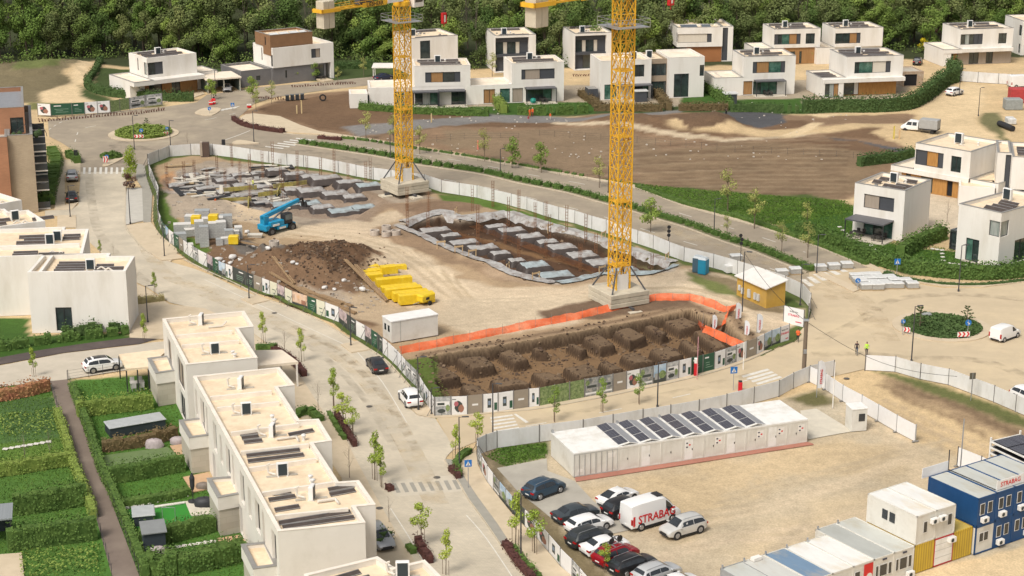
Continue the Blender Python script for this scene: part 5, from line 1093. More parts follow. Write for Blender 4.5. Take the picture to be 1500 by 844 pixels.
b=MB(); b.lathe([(.30,-.02),(.33,0),(.30,.02)],14,-.55,2.05,axis='y'); b.lathe([(.30,-.02),(.33,0),(.30,.02)],14,.45,2.05,axis='y'); b.path([(-.55,0,2.05),(-.2,0,2.45),(.3,0,2.4),(.45,0,2.05)],.03); b.path([(-.2,0,2.45),(0,0,2.05),(.3,0,2.4)],.03)
bk=b.build('bicycle',mat('bicycle_dark',(.03,.03,.03),.5),None); bk.matrix_world=r.matrix_basis.copy(); tag(bk,'dark bicycle carried upside on the roof of the red car','bicycle')
b=MB(); b.box(-.6,-.5,-.5,.5,1.70,1.74); b.box(.4,.5,-.5,.5,1.70,1.74); b.box(-.9,.8,-.06,.06,1.74,1.77); b.build('roof_rack',METAL(),r)
v=make_car('van',WP,'delivery_van'); put(v,953,766,(990,755),'tall white van with large red lettering in the yard','van')
RED=lambda: mat('signal_red',(.62,.015,.02),.5)
text_obj('STRABAG',1.12,RED(),v,facing((-.05,-1.02,1.12)),.006,bold=.02,sx=.92)
text_obj('STRABAG',1.12,RED(),v,facing((-.05,1.02,1.12),PI),.006,bold=.02,sx=.92)
b=MB(); b.box(-2.85,-2.62,-1.012,-1.002,.62,1.6); b.build('red_stripe',RED(),v)
b=MB(); b.bevbox(.3,1.0,-.5,.5,2.71,2.80,.02); b.build('roof_hatch',mat('dark_trim'),v)
t=empty('flatbed_truck',(0,0,0)); st=[(1.2,.5,1.3,2.1,.9,.95,.82),(1.25,.45,1.3,2.2,.95,.98,.84),(1.9,.45,1.3,2.24,.96,.98,.84),(2.5,.45,1.28,1.75,.96,.96,.82),(2.85,.45,1.25,1.38,.95,.92,.8),(3.35,.5,1.05,1.15,.92,.86,.72),(3.5,.6,.9,.95,.8,.76,.62)]
def loft(st,nm,m,root):
 rows=[]; b=MB()
 for s in st: h=section(s); rows.append(h+[(q[0],-q[1],q[2]) for q in h[-2::-1]])
 vs=[q for r in rows for q in r]; mm=len(rows[0]); fs=[]
 for i in range(len(st)-1):
  for j in range(mm-1): fs.append((i*mm+j,i*mm+j+1,(i+1)*mm+j+1,(i+1)*mm+j))
  fs.append((i*mm+mm-1,i*mm,(i+1)*mm,(i+1)*mm+mm-1))
 fs.append(tuple(range(mm))[::-1]); fs.append(tuple((len(st)-1)*mm+j for j in range(mm)))
 b.add(vs,[f[::-1] for f in fs]); return b.build(nm,m,root,smooth=True)
st=[(.1,.5,1.3,2.1,.9,.95,.82)]+st[1:]; cb_=loft(st,'cab',WP,t)
for sy in (-1,1):
 g=MB(); g.add([(.4,sy*1.0,1.36),(1.2,sy*1.0,1.36),(1.2,sy*.9,2.0),(.4,sy*.9,2.0),(1.35,sy*1.0,1.36),(2.45,sy*.985,1.36),(2.1,sy*.89,1.95),(1.35,sy*.9,2.0)],[(0,1,2,3),(4,5,6,7)]); g.build('side_window',CGL(),cb_)
b=MB(); b.add([(2.0,-.72,2.24),(2.0,.72,2.24),(2.78,.76,1.5),(2.78,-.76,1.5)],[(0,3,2,1)]); b.build('windscreen',CGL(),cb_)
b=MB(); b.box(-3.6,-.05,-1.08,1.08,.75,.95); b.build('chassis',mat('dark_trim'),t)
b=MB(); b.bevbox(-3.6,-.1,-1.1,1.1,.95,2.7,.06); b.build('tarpaulin_box',mat('grey_tarpaulin',(.36,.36,.35),.7,(.31,.31,.30),2),t)
for x in (-2.6,2.55):
 for sy in (-1,1): b=MB(); b.lathe([(.25,sy*.72),(.38,sy*.74),(.38,sy*.98),(.25,sy*1.0)] if sy>0 else [(.25,-1.0),(.38,-.98),(.38,-.74),(.25,-.72)],18,x,.38,axis='y'); b.build('wheel',TYRE(),t)
put(t,1347,194,(1318,191),'white crew cab truck with a grey tarpaulin body on the sandy track','truck')
b=make_car('van',WP,'delivery_van',mirror=False); put(b,1496,128,(1530,126),'white van showing its roof above the far right fence','van')
BL=lambda: mat('machine_blue',(.01,.27,.47),.4,(.01,.23,.42),1)
t=empty('telehandler',(0,0,0));
b=MB(); b.bevbox(-2.9,2.9,-.75,.75,.75,1.25,.06); b.bevbox(-3.0,-2.3,-1.05,1.05,.9,1.75,.08); b.bevbox(-1.0,1.0,-1.2,1.2,.8,1.35,.08); b.build('chassis',BL(),t)
b=MB(); b.bevbox(-2.2,.4,-1.1,1.1,1.35,2.15,.08); b.bevbox(-2.9,-2.0,-.5,.5,1.7,3.1,.08); b.build('turret',BL(),t)
b=MB(); b.bevbox(.5,2.0,-1.15,-.15,1.35,2.95,.12); c_=b.build('cab',mat('dark_trim'),t); b=MB(); b.box(.62,1.9,-1.165,-1.15,1.95,2.8); b.box(2.0,2.012,-1.05,-.25,1.9,2.8); b.build('cab_glass',glass('tinted_cab_glass',(.05,.07,.08)),c_)
b=MB(); b.add([(-2.9,-.32,2.55),(-2.9,.32,2.55),(-2.9,.32,3.15),(-2.9,-.32,3.15),(4.2,-.28,4.05),(4.2,.28,4.05),(4.2,.28,4.5),(4.2,-.28,4.5)],[(0,3,2,1),(4,5,6,7),(0,1,5,4),(1,2,6,5),(2,3,7,6),(3,0,4,7)]); bm_=b.build('boom',BL(),t)
b=MB(); b.bar((4.1,0,4.25),(5.0,0,4.4),.22); b.bar((5.0,0,4.4),(5.3,0,3.3),.16); b.box(5.2,5.4,-.6,.6,3.0,3.8); b.box(5.3,6.4,-.5,-.38,2.98,3.08); b.box(5.3,6.4,.38,.5,2.98,3.08); b.build('fork_carriage',mat('dark_trim'),bm_)
b=MB(); b.bar((-1.2,0,2.1),(1.6,0,3.35),.12,n=8); b.build('lift_ram',METAL(),t)
for x in (-2.0,2.0):
 for sy in (-1,1): b=MB(); a0,a1=(sy*.75,sy*1.2) if sy>0 else (sy*1.2,sy*.75); b.lathe([(.4,a0),(.66,a0+.03),(.68,a0+.1),(.68,a1-.1),(.66,a1-.03),(.35,a1)],22,x,.68,axis='y'); w_=b.build('wheel',TYRE(),t); b=MB(); b.lathe([(.34,sy*1.2-.01),(.34,sy*1.2+.01)],14,x,.68,axis='y'); b.build('rim',mat('rim_dark',(.12,.12,.12),.5),w_)
for (x,z) in ((-1.2,1.6),(0,1.0)): b=MB(); b.box(x-.6,x+.6,-1.215,-1.2 if z<1.3 else -1.1,z-.14,z+.14); b.build('white_decal',WHITE(),t)
put(t,407,341,(435,334),'blue telehandler with raised boom on the sandy haul road','telehandler')
t=empty('compressor_trailer',(0,0,0)); YB=lambda: mat('signal_yellow',(.72,.52,.02),.5,(.66,.46,.02),1)
b=MB(); b.bevbox(-1.1,1.1,-.7,.7,.45,1.5,.18); b.build('body',YB(),t); b=MB(); b.bar((-1.1,0,.5),(-2.2,0,.45),.06); b.build('drawbar',METAL(),t)
for sy in (-1,1): b=MB(); b.lathe([(.1,sy*.7),(.3,sy*.72),(.3,sy*.88),(.1,sy*.9)] if sy>0 else [(.1,-.9),(.3,-.88),(.3,-.72),(.1,-.7)],16,.1,.3,axis='y'); b.build('wheel',TYRE(),t)
b=MB(); b.box(-.5,.1,-.712,-.70,.8,1.15); b.build('vent_panel',mat('dark_trim'),t)
put(t,623,446,(640,441),'yellow compressor trailer at the near end of the yellow stacks','trailer')
def gz(p): return 0.0
def fence_run(label,pts_px,top,panel_w,kinds,name='site_hoarding',cat='hoarding',seed=1,feet=False,postm=None,sag=.0,lift=.06,thick=.05):
 """posts and panels along a line of survey pixels; every panel and post is a part. kinds(i,n) gives a panel style"""
 pts=PP(*pts_px); rs=resample(pts,panel_w); root=empty(name,(rs[0].x,rs[0].y,0),0,label,cat); o0=rs[0]; rnd=random.Random(seed)
 panels=[]
 if postm is None: postm=mat('hoarding_post',(.16,.15,.14),.7)
 for i,p in enumerate(rs):
  b=MB(); b.cbox(p.x-o0.x,p.y-o0.y,-.15,.11,.11,top+.2)
  a=rs[max(i-1,0)]; c=rs[min(i+1,len(rs)-1)]; t=(c-a).normalized(); n_=Vector((-t.y,t.x))*(1 if feet!=2 else -1)
  if not feet: b.bar((p.x-o0.x,p.y-o0.y,top*.75),(p.x-o0.x+n_.x*.9,p.y-o0.y+n_.y*.9,0),.035)
  b.build('post',postm,root)
  if feet: b=MB().at(Matrix.Translation((p.x-o0.x,p.y-o0.y,0))@Matrix.Rotation(math.atan2(t.y,t.x),4,'Z')); b.bevbox(-.12,.12,-.38,.38,0,.14,.03); b.build('concrete_foot',mat('foot_grey',(.25,.24,.22),.9),root)
 for i,(p,q) in enumerate(zip(rs[:-1],rs[1:])):
  L=(q-p).length; ang=math.atan2((q-p).y,(q-p).x); T=Matrix.Translation((p.x-o0.x,p.y-o0.y,0))@Matrix.Rotation(ang,4,'Z')
  k=kinds(i,len(rs)-1); h=top-rnd.random()*.06
  panel(root,T,L,lift,h,k,rnd,thick)
 return root,rs
GRW=lambda: mat('white_sheet_hoarding',(.70,.695,.68),.6,(.64,.635,.61),1.5,stretch=(1,1,.4),stain=(.52,.50,.455),stain_scale=.5)
GRW2=lambda: mat('bright_banner',(.76,.755,.75),.7,(.72,.71,.70),2)
PC=dict(G=(.02,.085,.045),T=(.30,.255,.20),W=(.76,.75,.73),D=(.05,.06,.055),Y=(.68,.66,.52))
def flat(name,c): return mat('print_'+name,c,.6,tuple(x*.9 for x in c),2)
def mott(name,a,b_,sc=3,st=None): return mat('print_'+name,a,.6,b_,sc,stain=st,stain_scale=sc*1.3 if st else .15)
def panel(root,T,L,z0,z1,k,rnd,th=.05):
 g=.03; b=MB().at(T); b.box(g,L-g,-th/2,th/2,z0,z1)
 base={'w':GRW,'b':GRW2,'G':lambda: flat('dark_green',PC['G']),'T':lambda: flat('taupe',PC['T']),'Y':lambda: flat('cream',PC['Y']),'D':lambda: flat('near_black',PC['D']),'W':lambda: flat('white',PC['W']),
      'L':lambda: mott('leafy',(.10,.17,.05),(.30,.36,.16),3,(.04,.07,.03)),'P':lambda: mott('twilight',(.34,.28,.34),(.62,.50,.46),1.1,(.10,.07,.07)),'S':lambda: mott('sky',(.22,.36,.52),(.55,.62,.66),.9),
      'F':lambda: flat('white',PC['W']),'B':lambda: mott('evening_house',(.09,.10,.10),(.30,.31,.30),1.6,(.55,.50,.42)),'R':GRW2,'C':GRW2,'M':lambda: mott('street_scene',(.26,.27,.28),(.58,.58,.56),1.8,(.07,.08,.07)),'O':lambda: mott('sunset',(.62,.36,.18),(.66,.52,.42),.8,(.20,.12,.10))}[k]
 o=b.build('panel',base(),root); h=z1-z0; y=-th/2-.006
 def q(x0,x1,a0,a1,m,off=0,nm='print'):
  bb=MB().at(T)
  for s in (1,-1): bb.quad((g+(L-2*g)*x0,s*(y-off),z0+h*a0),(g+(L-2*g)*x1,s*(y-off),z0+h*a0),(g+(L-2*g)*x1,s*(y-off),z0+h*a1),(g+(L-2*g)*x0,s*(y-off),z0+h*a1))
  bb.build(nm,m,o)
 def blob(cx,cz,rx,rz,m,off=.002):
  bb=MB().at(T); n=11;
  v=[(g+(L-2*g)*(cx+rx*math.cos(t)*(1+.3*rnd.random())),y-off,z0+h*(cz+rz*math.sin(t)*(1+.3*rnd.random()))) for t in [2*PI*i/n for i in range(n)]]
  bb.add(v,[tuple(range(n))]); bb.build('print',m,o)
 dk=flat('near_black',PC['D']); gr=flat('dark_green',PC['G']); wt=flat('white',PC['W']); gy=flat('mid_grey',(.33,.33,.32)); br=flat('brown_skin',(.32,.15,.10)); sk=mott('sky',(.22,.36,.52),(.55,.62,.66),.9); tr=mott('leafy',(.10,.17,.05),(.30,.36,.16),3,(.04,.07,.03))
 if k in 'GD':
  q(.15,.50,.76,.84,wt)
  for r_ in range(3): q(.15+.1*rnd.random(),.55+.3*rnd.random(),.50-.13*r_,.53-.13*r_,flat('pale_green_text',(.25,.38,.28)),.001)
 elif k=='T': q(.3,.7,.44,.54,flat('white',PC['W']))
 elif k=='Y': q(.3,.7,.45,.5,gr); q(.25,.6,.2,.24,gr)
 elif k=='F':
  blob(.45,.45,.22,.26,dk); blob(.62,.35,.16,.18,br,.004); blob(.3,.6,.12,.12,flat('rose',(.42,.12,.14)),.004); q(.05,.3,.82,.86,dk)
 elif k=='W': q(.3,.55,.25,.75,dk); q(.34,.5,.4,.62,flat('blue_grey_print',(.2,.26,.34)),.002); q(.75,.95,.1,.5,gr)
 elif k=='S': q(0,1,0,.35,dk); blob(.7,.45,.26,.2,tr,.003); q(.1,.55,.2,.55,gy,.002)
 elif k=='B': q(.1,.9,.42,.7,gy); q(.15,.85,.46,.6,dk,.002); blob(.2,.75,.14,.14,tr,.003); q(.05,.95,.12,.22,wt,.002)
 elif k=='M': q(.08,.92,.5,.75,wt); q(.15,.6,.55,.68,dk,.002); blob(.8,.4,.12,.16,tr,.003); blob(.4,.25,.24,.1,dk,.003)
 elif k=='O': q(0,1,0,.3,dk); q(.1,.4,.3,.6,br,.002)
 elif k=='P': q(0,1,0,.35,dk); blob(.5,.5,.26,.2,flat('rose',(.42,.12,.14)),.003)
 elif k in 'RC':
  rd=flat('signal_red_print',(.62,.04,.08))
  TT=T@facing((L/2,y-.004,z0+h*.55))
  if k=='R': text_obj('STRABAG',.62*min(1,L/3.2),rd,o,TT,.003,bold=.012)
  else:
   text_obj('BUILD ON',.26,dk,o,T@facing((L/2,y-.004,z0+h*.76)),.002,bold=.006); text_obj('STRABAG',.38,rd,o,T@facing((L/2,y-.004,z0+h*.55)),.003,bold=.01); q(.6,.9,.18,.24,rd)
fence_run('long plain white hoarding along the dual carriageway behind both cranes',[(217,243),(248.4,230),(280,227.6),(312,227.6),(340,231),(367,235),(394,239),(420.6,242.6),(445,245),(471,248.4),(496,253.4),(522,259),(547,263.4),(573,267),(622,273.5),(647,282),(699,290),(724,296.7),(749,302.5),(772,308),(796,316),(818.5,322.6),(842,327.6),(867,336),(888,342),(934,357.6),(957,365),(980.6,375),(1002,383),(1045,393),(1080,403),(1120,416),(1150,426),(1175,438),(1187,452),(1184,468)],2.1,3.55,lambda i,n:'w')
ks='bbDbbMBWGGSFGTFFMFPGSWDDTWYPYOGYWPDFPGDFFbWMMBWWF'
fence_run('printed hoarding with dark green and photo panels curving along the paved street',[(217,243),(219,258),(225,272),(233,292),(231,305),(232,325),(238.7,344),(248,355.5),(263,366),(276,376),(291,385.5),(304,392),(321,403),(341.7,411.7),(360,419),(384.7,428.5),(407,437),(428.7,448.3),(451,455.8),(477,465),(497,472.6),(509,483),(522,492.3),(535.3,499.8),(553.6,511.9),(568.5,524.7),(582.4,537.5),(595,552.4),(610,567),(621,586.5),(636.5,609.5)][::-1],2.05,2.3,lambda i,n:ks[::-1][i%len(ks)])
k2='MFTWWTWLLLBBTFBBSMWGGWMFTFSSCR'
fence_run('printed hoarding along the near edge of the big excavation, ending in lettered banners',[(637,610),(684.8,607.9),(729.6,603.6),(774.4,597),(790,595.6),(856,582.8),(897.7,575.3),(975.6,559.3),(1012,550.8),(1046,542.3),(1078,531.6),(1107.6,520.5),(1129.4,509.5),(1155.3,500)],2.25,1.98,lambda i,n:k2[min(len(k2)-1,int(i*len(k2)/n))])
fence_run('single lettered banner panel on its own frame by the site gate',[(1147.5,473),(1177,480)],2.3,4,lambda i,n:'C',name='lettered_banner',cat='banner')
fence_run('weathered white hoarding between the lower road and the container row',[(699,668),(712,662),(728,657),(790,648),(854,640),(897.7,632),(941.5,624),(982,617.5),(1023.6,610),(1064,601.5),(1104,591),(1140.8,581),(1161.5,569.6),(1186,559),(1221,551)],1.95,3.6,lambda i,n:'w',seed=4)
fence_run('white banner fence on concrete feet running past the guard booth',[(1186,560),(1209,571),(1234,588),(1262,603),(1286,617),(1313,633),(1340.6,647.5)],1.95,3.3,lambda i,n:'b',feet=True,seed=5,name='banner_fence',cat='fence',postm=METAL())
fence_run('long sagging white fence between the right roundabout and the dirt track',[(1267,542.7),(1311,545),(1347.7,555.7),(1389,564),(1423.5,577),(1455.5,589),(1487.5,603),(1530,622),(1570,640)],1.95,3.5,lambda i,n:'b' if i==0 else 'w',seed=6,name='mesh_fence',cat='fence')
k3='WMFbBSSDFFWbMFWGSLLD'
fence_run('printed fence between the pavement and the parked cars',[(699,668),(700,678),(706,692),(714,706),(732,730),(750.7,752.5),(769,771),(787,789),(804,809),(821,829),(838,846),(860,872)],1.75,2.1,lambda i,n:k3[::-1][(i)%len(k3)] if False else k3[i%len(k3)],seed=8,name='printed_fence',cat='fence')
k4='FGGFFFLLMMb'
fence_run('printed hoarding in front of the empty plot by the far roundabout',[(56,170.5),(75,171.5),(106,170),(162,166.5),(190,162),(214,158),(238,155)],2.6,2.9,lambda i,n:k4[int(i*len(k4)/n)],seed=9,lift=.3)
fence_run('pale mesh fence beside the far sandy track and the parked lorry roofs',[(1404,119),(1432,121),(1462,123),(1500,125),(1560,128)],2.3,3.5,lambda i,n:'w',seed=10,name='mesh_fence',cat='fence')
fence_run('white banner strip standing behind the blue cabins',[(1402,687),(1420,698),(1450,716),(1486,738),(1530,765)],4.7,3.2,lambda i,n:'b' ,seed=12,name='banner_fence',cat='fence') if False else None
def netting(pts,h0,label):
 rs=resample(PP(*pts),.8); b=MB(); n=len(rs); rows=[]
 for i,p in enumerate(rs):
  a=rs[max(i-1,0)]; c=rs[min(i+1,n-1)]; t=(c-a).normalized(); nn=Vector((-t.y,t.x)); w=.12*math.sin(i*1.7)+.08*math.sin(i*.6); h=h0*.72+.05*math.sin(i*.9)-.05*(i%5==2)
  zb=max(zsite(p.x,p.y),-.1); row=[]
  for k,f in enumerate((0,.35,.7,1)): row.append((p.x+nn.x*(w*math.sin(f*3+i)+.55*f),p.y+nn.y*(w*math.sin(f*3+i)+.55*f),zb+h*f))
  rows.append(row)
 for i in range(n-1):
  for k in range(3): b.quad(rows[i][k],rows[i+1][k],rows[i+1][k+1],rows[i][k+1])
 o=b.build('safety_netting',mat('orange_netting',(.78,.13,.03),.7,(.66,.14,.05),1.1,stain=(.78,.30,.16),stain_scale=.5,alpha=.86),None,smooth=True,sharp=None); tag(o,label,'safety net')
 for i in range(0,n,3):
  p=rs[i]; bb=MB(); bb.bar((p.x,p.y,-.3),(p.x,p.y,h0+.25),.025); bb.build('stake',mat('net_stake',(.2,.19,.18),.6),o)
netting([(588,519),(640,509),(720,493),(800,477),(875,463),(905,458),(960,447),(1010,443),(1043,452),(1074,468)],1.15,'long orange safety netting along the top of the big excavation')
netting([(1074,470),(1052,482),(1028,486),(1030,474)],1.1,'short orange safety netting folded round the corner by the feather flags'); netting([(1028,487),(1052,496),(1088,513)],1.2,'short orange safety netting stretched on the spoil beside the last foundation block')
def lattice(b,w,z0,z1,step,r=.10,rd=.055):
 c=[(-w/2,-w/2),(w/2,-w/2),(w/2,w/2),(-w/2,w/2)]
 for x,y in c: b.bar((x,y,z0),(x,y,z1),r)
 n=int(round((z1-z0)/step)); st=(z1-z0)/n
 for i in range(n):
  a=z0+i*st
  for k in range(4):
   p,q=c[k],c[(k+1)%4]; b.bar((*p,a),(*q,a),rd); m=((p[0]+q[0])/2,(p[1]+q[1])/2)
   b.bar((*p,a),(*m,a+st),rd); b.bar((*q,a),(*m,a+st),rd); b.bar((*p,a+st),(*m,a),rd*.8); b.bar((*q,a+st),(*m,a),rd*.8)
def crane(px,py,top,yaw,jibyaw,label,cab=True,hook=None,rise=1.6):
 g=G(px,py); t=empty('tower_crane',(g.x,g.y,0),yaw,label,'tower crane')
 w=2.05
 for k,(z0,z1) in enumerate(((.6,1.2),(1.22,1.8),(1.82,2.42))):
  for q in (0,1):
   b=MB(); a0,a1=(-2.9,-.02) if q==0 else (.02,2.9)
   b.bevbox(-2.9,2.9,a0,a1,z0,z1,.06) if k%2==0 else b.bevbox(a0,a1,-2.86,2.86,z0,z1,.06)
   b.build('ballast_block',mat('cream_concrete',(.55,.49,.38),.85,(.47,.42,.32),1.2,stain=(.37,.33,.26)),t)
 b=MB()
 for s in (-1,1): b.box(-3.7,3.7,s*.0-.15,s*.0+.15,.25,.6) if s>0 else b.box(-.15,.15,-3.7,3.7,.25,.6)
 b.build('cross_beam',mat('dark_steel',(.08,.08,.085),.6),t)
 for (x,y) in ((3.6,0),(-3.6,0),(0,3.6),(0,-3.6)): b=MB(); b.box(x-.9,x+.9,y-.9,y+.9,.0,.25); b.build('foot_plate',mat('pale_timber_mat',(.58,.52,.41),.9),t)
 for (x,y) in ((1,1),(1,-1),(-1,1),(-1,-1)): b=MB(); b.bar((x*w/2,y*w/2,5.4),(x*2.5,y*2.5,2.4),.11,n=6); b.build('base_strut',mat('dark_steel'),t)
 b=MB(); lattice(b,w,2.4,top+rise-.3,1.75); b.build('mast',YEL(),t)
 for z in np.arange(5.5,top-2,8.5): MB().box(-w/2,w/2,-w/2,w/2,z,z+.08).build('rest_platform',YEL(),t)
 b=MB(); b.box(w/2-.1,w/2+.02,-.9,.9,2.4,5.0) if False else b.box(-.9,.75,-w/2-.09,-w/2-.06,2.3,4.5); b.build('notice_board',WHITE(),t)
 pf=MB(); pf.box(-2.4,2.4,-2.4,-1.1,top-1.1,top-1.02); pf.box(-2.4,2.4,1.1,2.4,top-1.1,top-1.02); pf.box(-2.4,-1.1,-1.1,1.1,top-1.1,top-1.02); pf.box(1.1,2.4,-1.1,1.1,top-1.1,top-1.02); P_=pf.build('service_platform',METAL(),t)
 r=MB(); q=[(-2.4,-2.4),(2.4,-2.4),(2.4,2.4),(-2.4,2.4),(-2.4,-2.4)]
 for z in (top-.5,top): r.path([(x,y,z) for x,y in q],.03)
 for x in (-2.4,0,2.4):
  for y in (-2.4,0,2.4):
   if x or y: r.bar((x,y,top-1.05),(x,y,top),.03)
 r.build('railing',METAL(),P_)
 u=empty('slewing_part',(0,0,0),jibyaw-yaw) ; u.parent=t; top+=rise-.0
 b=MB(); b.lathe([(1.25,top-.3),(1.35,top-.1),(1.35,top+.4),(1.1,top+.6)],20); lattice(b,1.6,top+.6,top+3.2,1.3); b.build('slewing_ring',YEL(),u)
 b=MB(); Lc=-17.6
 for y in (-.8,.8):
  b.bar((-.8,y,top+.7),(Lc,y,top+.7),.16); b.bar((-.8,y,top+1.5),(Lc+4,y,top+1.35),.05)
  for k in range(8): b.bar((-1-k*1.4,y,top+.8),(-1.7-k*1.4,y,top+1.45),.04)
 for k in range(9): b.bar((-1.2-k*1.5,-.8,top+.7),(-1.2-k*1.5,.8,top+.7),.06)
 b.build('counter_jib',YEL(),u)
 b=MB(); b.box(Lc-.2,Lc+3.6,-1.15,-.95,top+.45,top+1.0); b.box(Lc-.2,Lc+3.6,.95,1.15,top+.45,top+1.0); b.box(Lc-.2,Lc,-1.15,1.15,top+.45,top+1.0); b.build('counter_jib_end',YEL(),u)
 for k in range(2): b=MB(); b.bevbox(Lc+.35+k*1.15,Lc+1.4+k*1.15,-.85,.85,top-2.0,top+2.2,.08); b.build('counterweight',mat('cream_concrete'),u)
 b=MB(); b.box(-9.3,-4.2,-1.02,-.97,top+.45,top+1.15); B_=b.build('name_board',YEL(),u); text_obj('LIEBHERR',.85,BLACK(),B_,facing((-6.7,-1.03,top+.8)),.004,bold=.02)
 b=MB(); b.box(-4.0,-.6,-1.08,-1.03,top+.6,top+2.3); B_=b.build('banner',GRW2(),u); text_obj('STRABAG',.78,RED(),B_,facing((-2.3,-1.09,top+1.45)),.004,bold=.02)
 b=MB(); b.bevbox(-9.5,-6.5,-.6,.6,top+.85,top+1.9,.1); b.build('winch_housing',mat('dark_steel'),u)
 if cab:
  b=MB(); b.bevbox(1.3,3.4,-1.6,-.3,top-.6,top+1.6,.1); cb=b.build('operator_cab',WHITE(),u); b=MB(); b.box(1.5,3.2,-1.615,-1.6,top+.2,top+1.4); b.box(3.4,3.41,-1.5,-.4,top+.1,top+1.4); b.build('cab_glass',CGL(),cb)
 b=MB(); Lj=38; h=1.6; zt=top+3.2
 for x in (-.75,.75): b.bar((.8,x,zt-1.4),(Lj,x,zt-1.4),.08)
 b.bar((.8,0,zt+.2),(Lj,0,zt+.2),.08)
 n=22
 for k in range(n):
  a=.8+(Lj-.8)*k/n; c=.8+(Lj-.8)*(k+1)/n; m_=(a+c)/2
  for y in (-.75,.75): b.bar((a,y,zt-1.4),(m_,0,zt+.2),.045); b.bar((m_,0,zt+.2),(c,y,zt-1.4),.045)
  b.bar((a,-.75,zt-1.4),(a,.75,zt-1.4),.04)
 b.build('jib',YEL(),u)
 b=MB(); lattice(b,1.2,top+3.2,top+8,1.2); b.build('tower_peak',YEL(),u)
 b=MB(); b.bar((0,0,top+8),(Lc+2,0,top+1.2),.05); b.bar((0,0,top+8),(22,0,zt+.2),.05); b.build('pendant_line',METAL(),u)
 if hook:
  x,z=hook
  b=MB(); b.box(x-.8,x+.8,-.8,.8,zt-1.75,zt-1.45); b.bar((x-.2,0,zt-1.7),(x-.2,0,z+.9),.012); b.bar((x+.2,0,zt-1.7),(x+.2,0,z+.9),.012); b.build('trolley_and_ropes',mat('dark_steel'),u)
  b=MB(); b.bevbox(x-.45,x+.45,-.22,.22,z-.9,z+.9,.08); b.bar((x,0,z-.9),(x,0,z-1.4),.06); b.build('hook_block',RED(),u)
  b=MB(); b.box(x-.18,x+.18,-.23,-.222,z-.6,z+.5); b.build('hook_marking',WHITE(),u)
 return t
crane(593,284,29.3,RAD(33),RAD(48),'yellow lattice tower crane on the left, over the plastic covered foundations',hook=(9.6,27.6))
crane(906,447,37.6,RAD(28),RAD(47),'taller yellow lattice tower crane on the right, standing on cream ballast beside the orange netting',cab=False,hook=(9.4,39.0),rise=2.6)
def onsite(px,py,dz=0): v=G(px,py); v.z=zsite(v.x,v.y)+dz; return v
def cabin(name,label,L=6.06,Wd=2.44,Hh=2.6,m=None,mods=None): pass
CAB=lambda: mat('cabin_white',(.72,.70,.64),.6,(.68,.655,.60),1.2,stain=(.58,.55,.48),stain_scale=.5)
def place2(o,A,B,z=0):
 a=G(A[0],A[1],z); b=G(B[0],B[1],z); o.location=(a.x,a.y,0); o.rotation_euler=(0,0,math.atan2(b.y-a.y,b.x-a.x)); return (Vector((b.x,b.y))-Vector((a.x,a.y))).length
o=empty('site_cabin',(0,0,0),0,'white site cabin with two small windows in its narrow end','cabin'); L=place2(o,(574,504),(639,493))
L=6.3; b=MB(); b.box(0,L,0,2.6,.15,2.72); b.build('wall',CAB(),o); b=MB(); b.bevbox(-.06,L+.06,-.06,2.66,2.72,2.92,.04); b.build('roof',mat('cabin_roof_white',(.80,.79,.76),.5),o)
for y in (.55,1.55): b=MB(); b.box(-.03,.0,y,y+.5,1.35,2.15); b.build('window',CGL(),o)
for x in (.3,L/2,L-.5): b=MB(); b.box(x,x+.25,.1,2.5,0,.15); b.build('sleeper',mat('dark_trim'),o)
b=MB(); b.box(L*.18,L*.2,-.012,0,.2,2.7); b.build('panel_joint',mat('grey_joint',(.5,.49,.45),.6),o)
for (x,y,c,lb) in ((1022,399,(.05,.10,.14),'grey blue portable toilet, left one of the pair'),(1030,401.5,(.01,.22,.36),'bright blue portable toilet, right one of the pair')):
 g=G(x,y); o=empty('portable_toilet',g,RAD(-30),lb,'portable toilet'); m_=mat('toilet_'+('a' if c[0]>.03 else 'b'),c,.5)
 b=MB(); b.bevbox(-.58,.58,-.58,.58,.08,2.15,.05); b.build('body',m_,o); b=MB(); b.add([(-.6,-.6,2.15),(.6,-.6,2.15),(.6,.6,2.15),(-.6,.6,2.15),(-.45,-.45,2.42),(.45,-.45,2.42),(.45,.45,2.42),(-.45,.45,2.42)],[(0,1,5,4),(1,2,6,5),(2,3,7,6),(3,0,4,7),(4,5,6,7)]); b.build('roof',mat('toilet_roof',(.55,.60,.62),.5),o); b=MB(); b.box(-.4,.4,-.6,-.58,.15,2.0); b.build('door',m_,o)
b=MB(); b.bevbox(-.6,.6,-.5,.5,.1,1.2,.08); o=b.build('water_tank',mat('tank_white',(.68,.68,.66),.5),None); o.location=G(1068,400); o.rotation_euler=(0,0,.4); tag(o,'white plastic water tank beside the hoarding behind the toilets','tank')
o=empty('substation_hut',(0,0,0),0,'ochre yellow hut with a white single pitch roof by the crossing','hut'); place2(o,(1079,433),(1143,452)); a=G2(1079,433); b_=G2(1104,448)
place2(o,(1079,432.5),(1122,452)); L=(G2(1122,452)-G2(1079,432.5)).length
b=MB(); b.prism([(0,0),(L,0),(L,3.0),(0,3.0)],0,2.6); b.add([(0,0,2.6),(L,0,2.6),(L,3,2.6),(0,3,2.6),(0,3,3.3),(L,3,3.3)],[(0,3,4),(1,5,2),(3,2,5,4)]); b.build('wall',mat('ochre_render',(.52,.32,.06),.85,(.47,.28,.05),1.5,stain=(.40,.27,.10)),o)
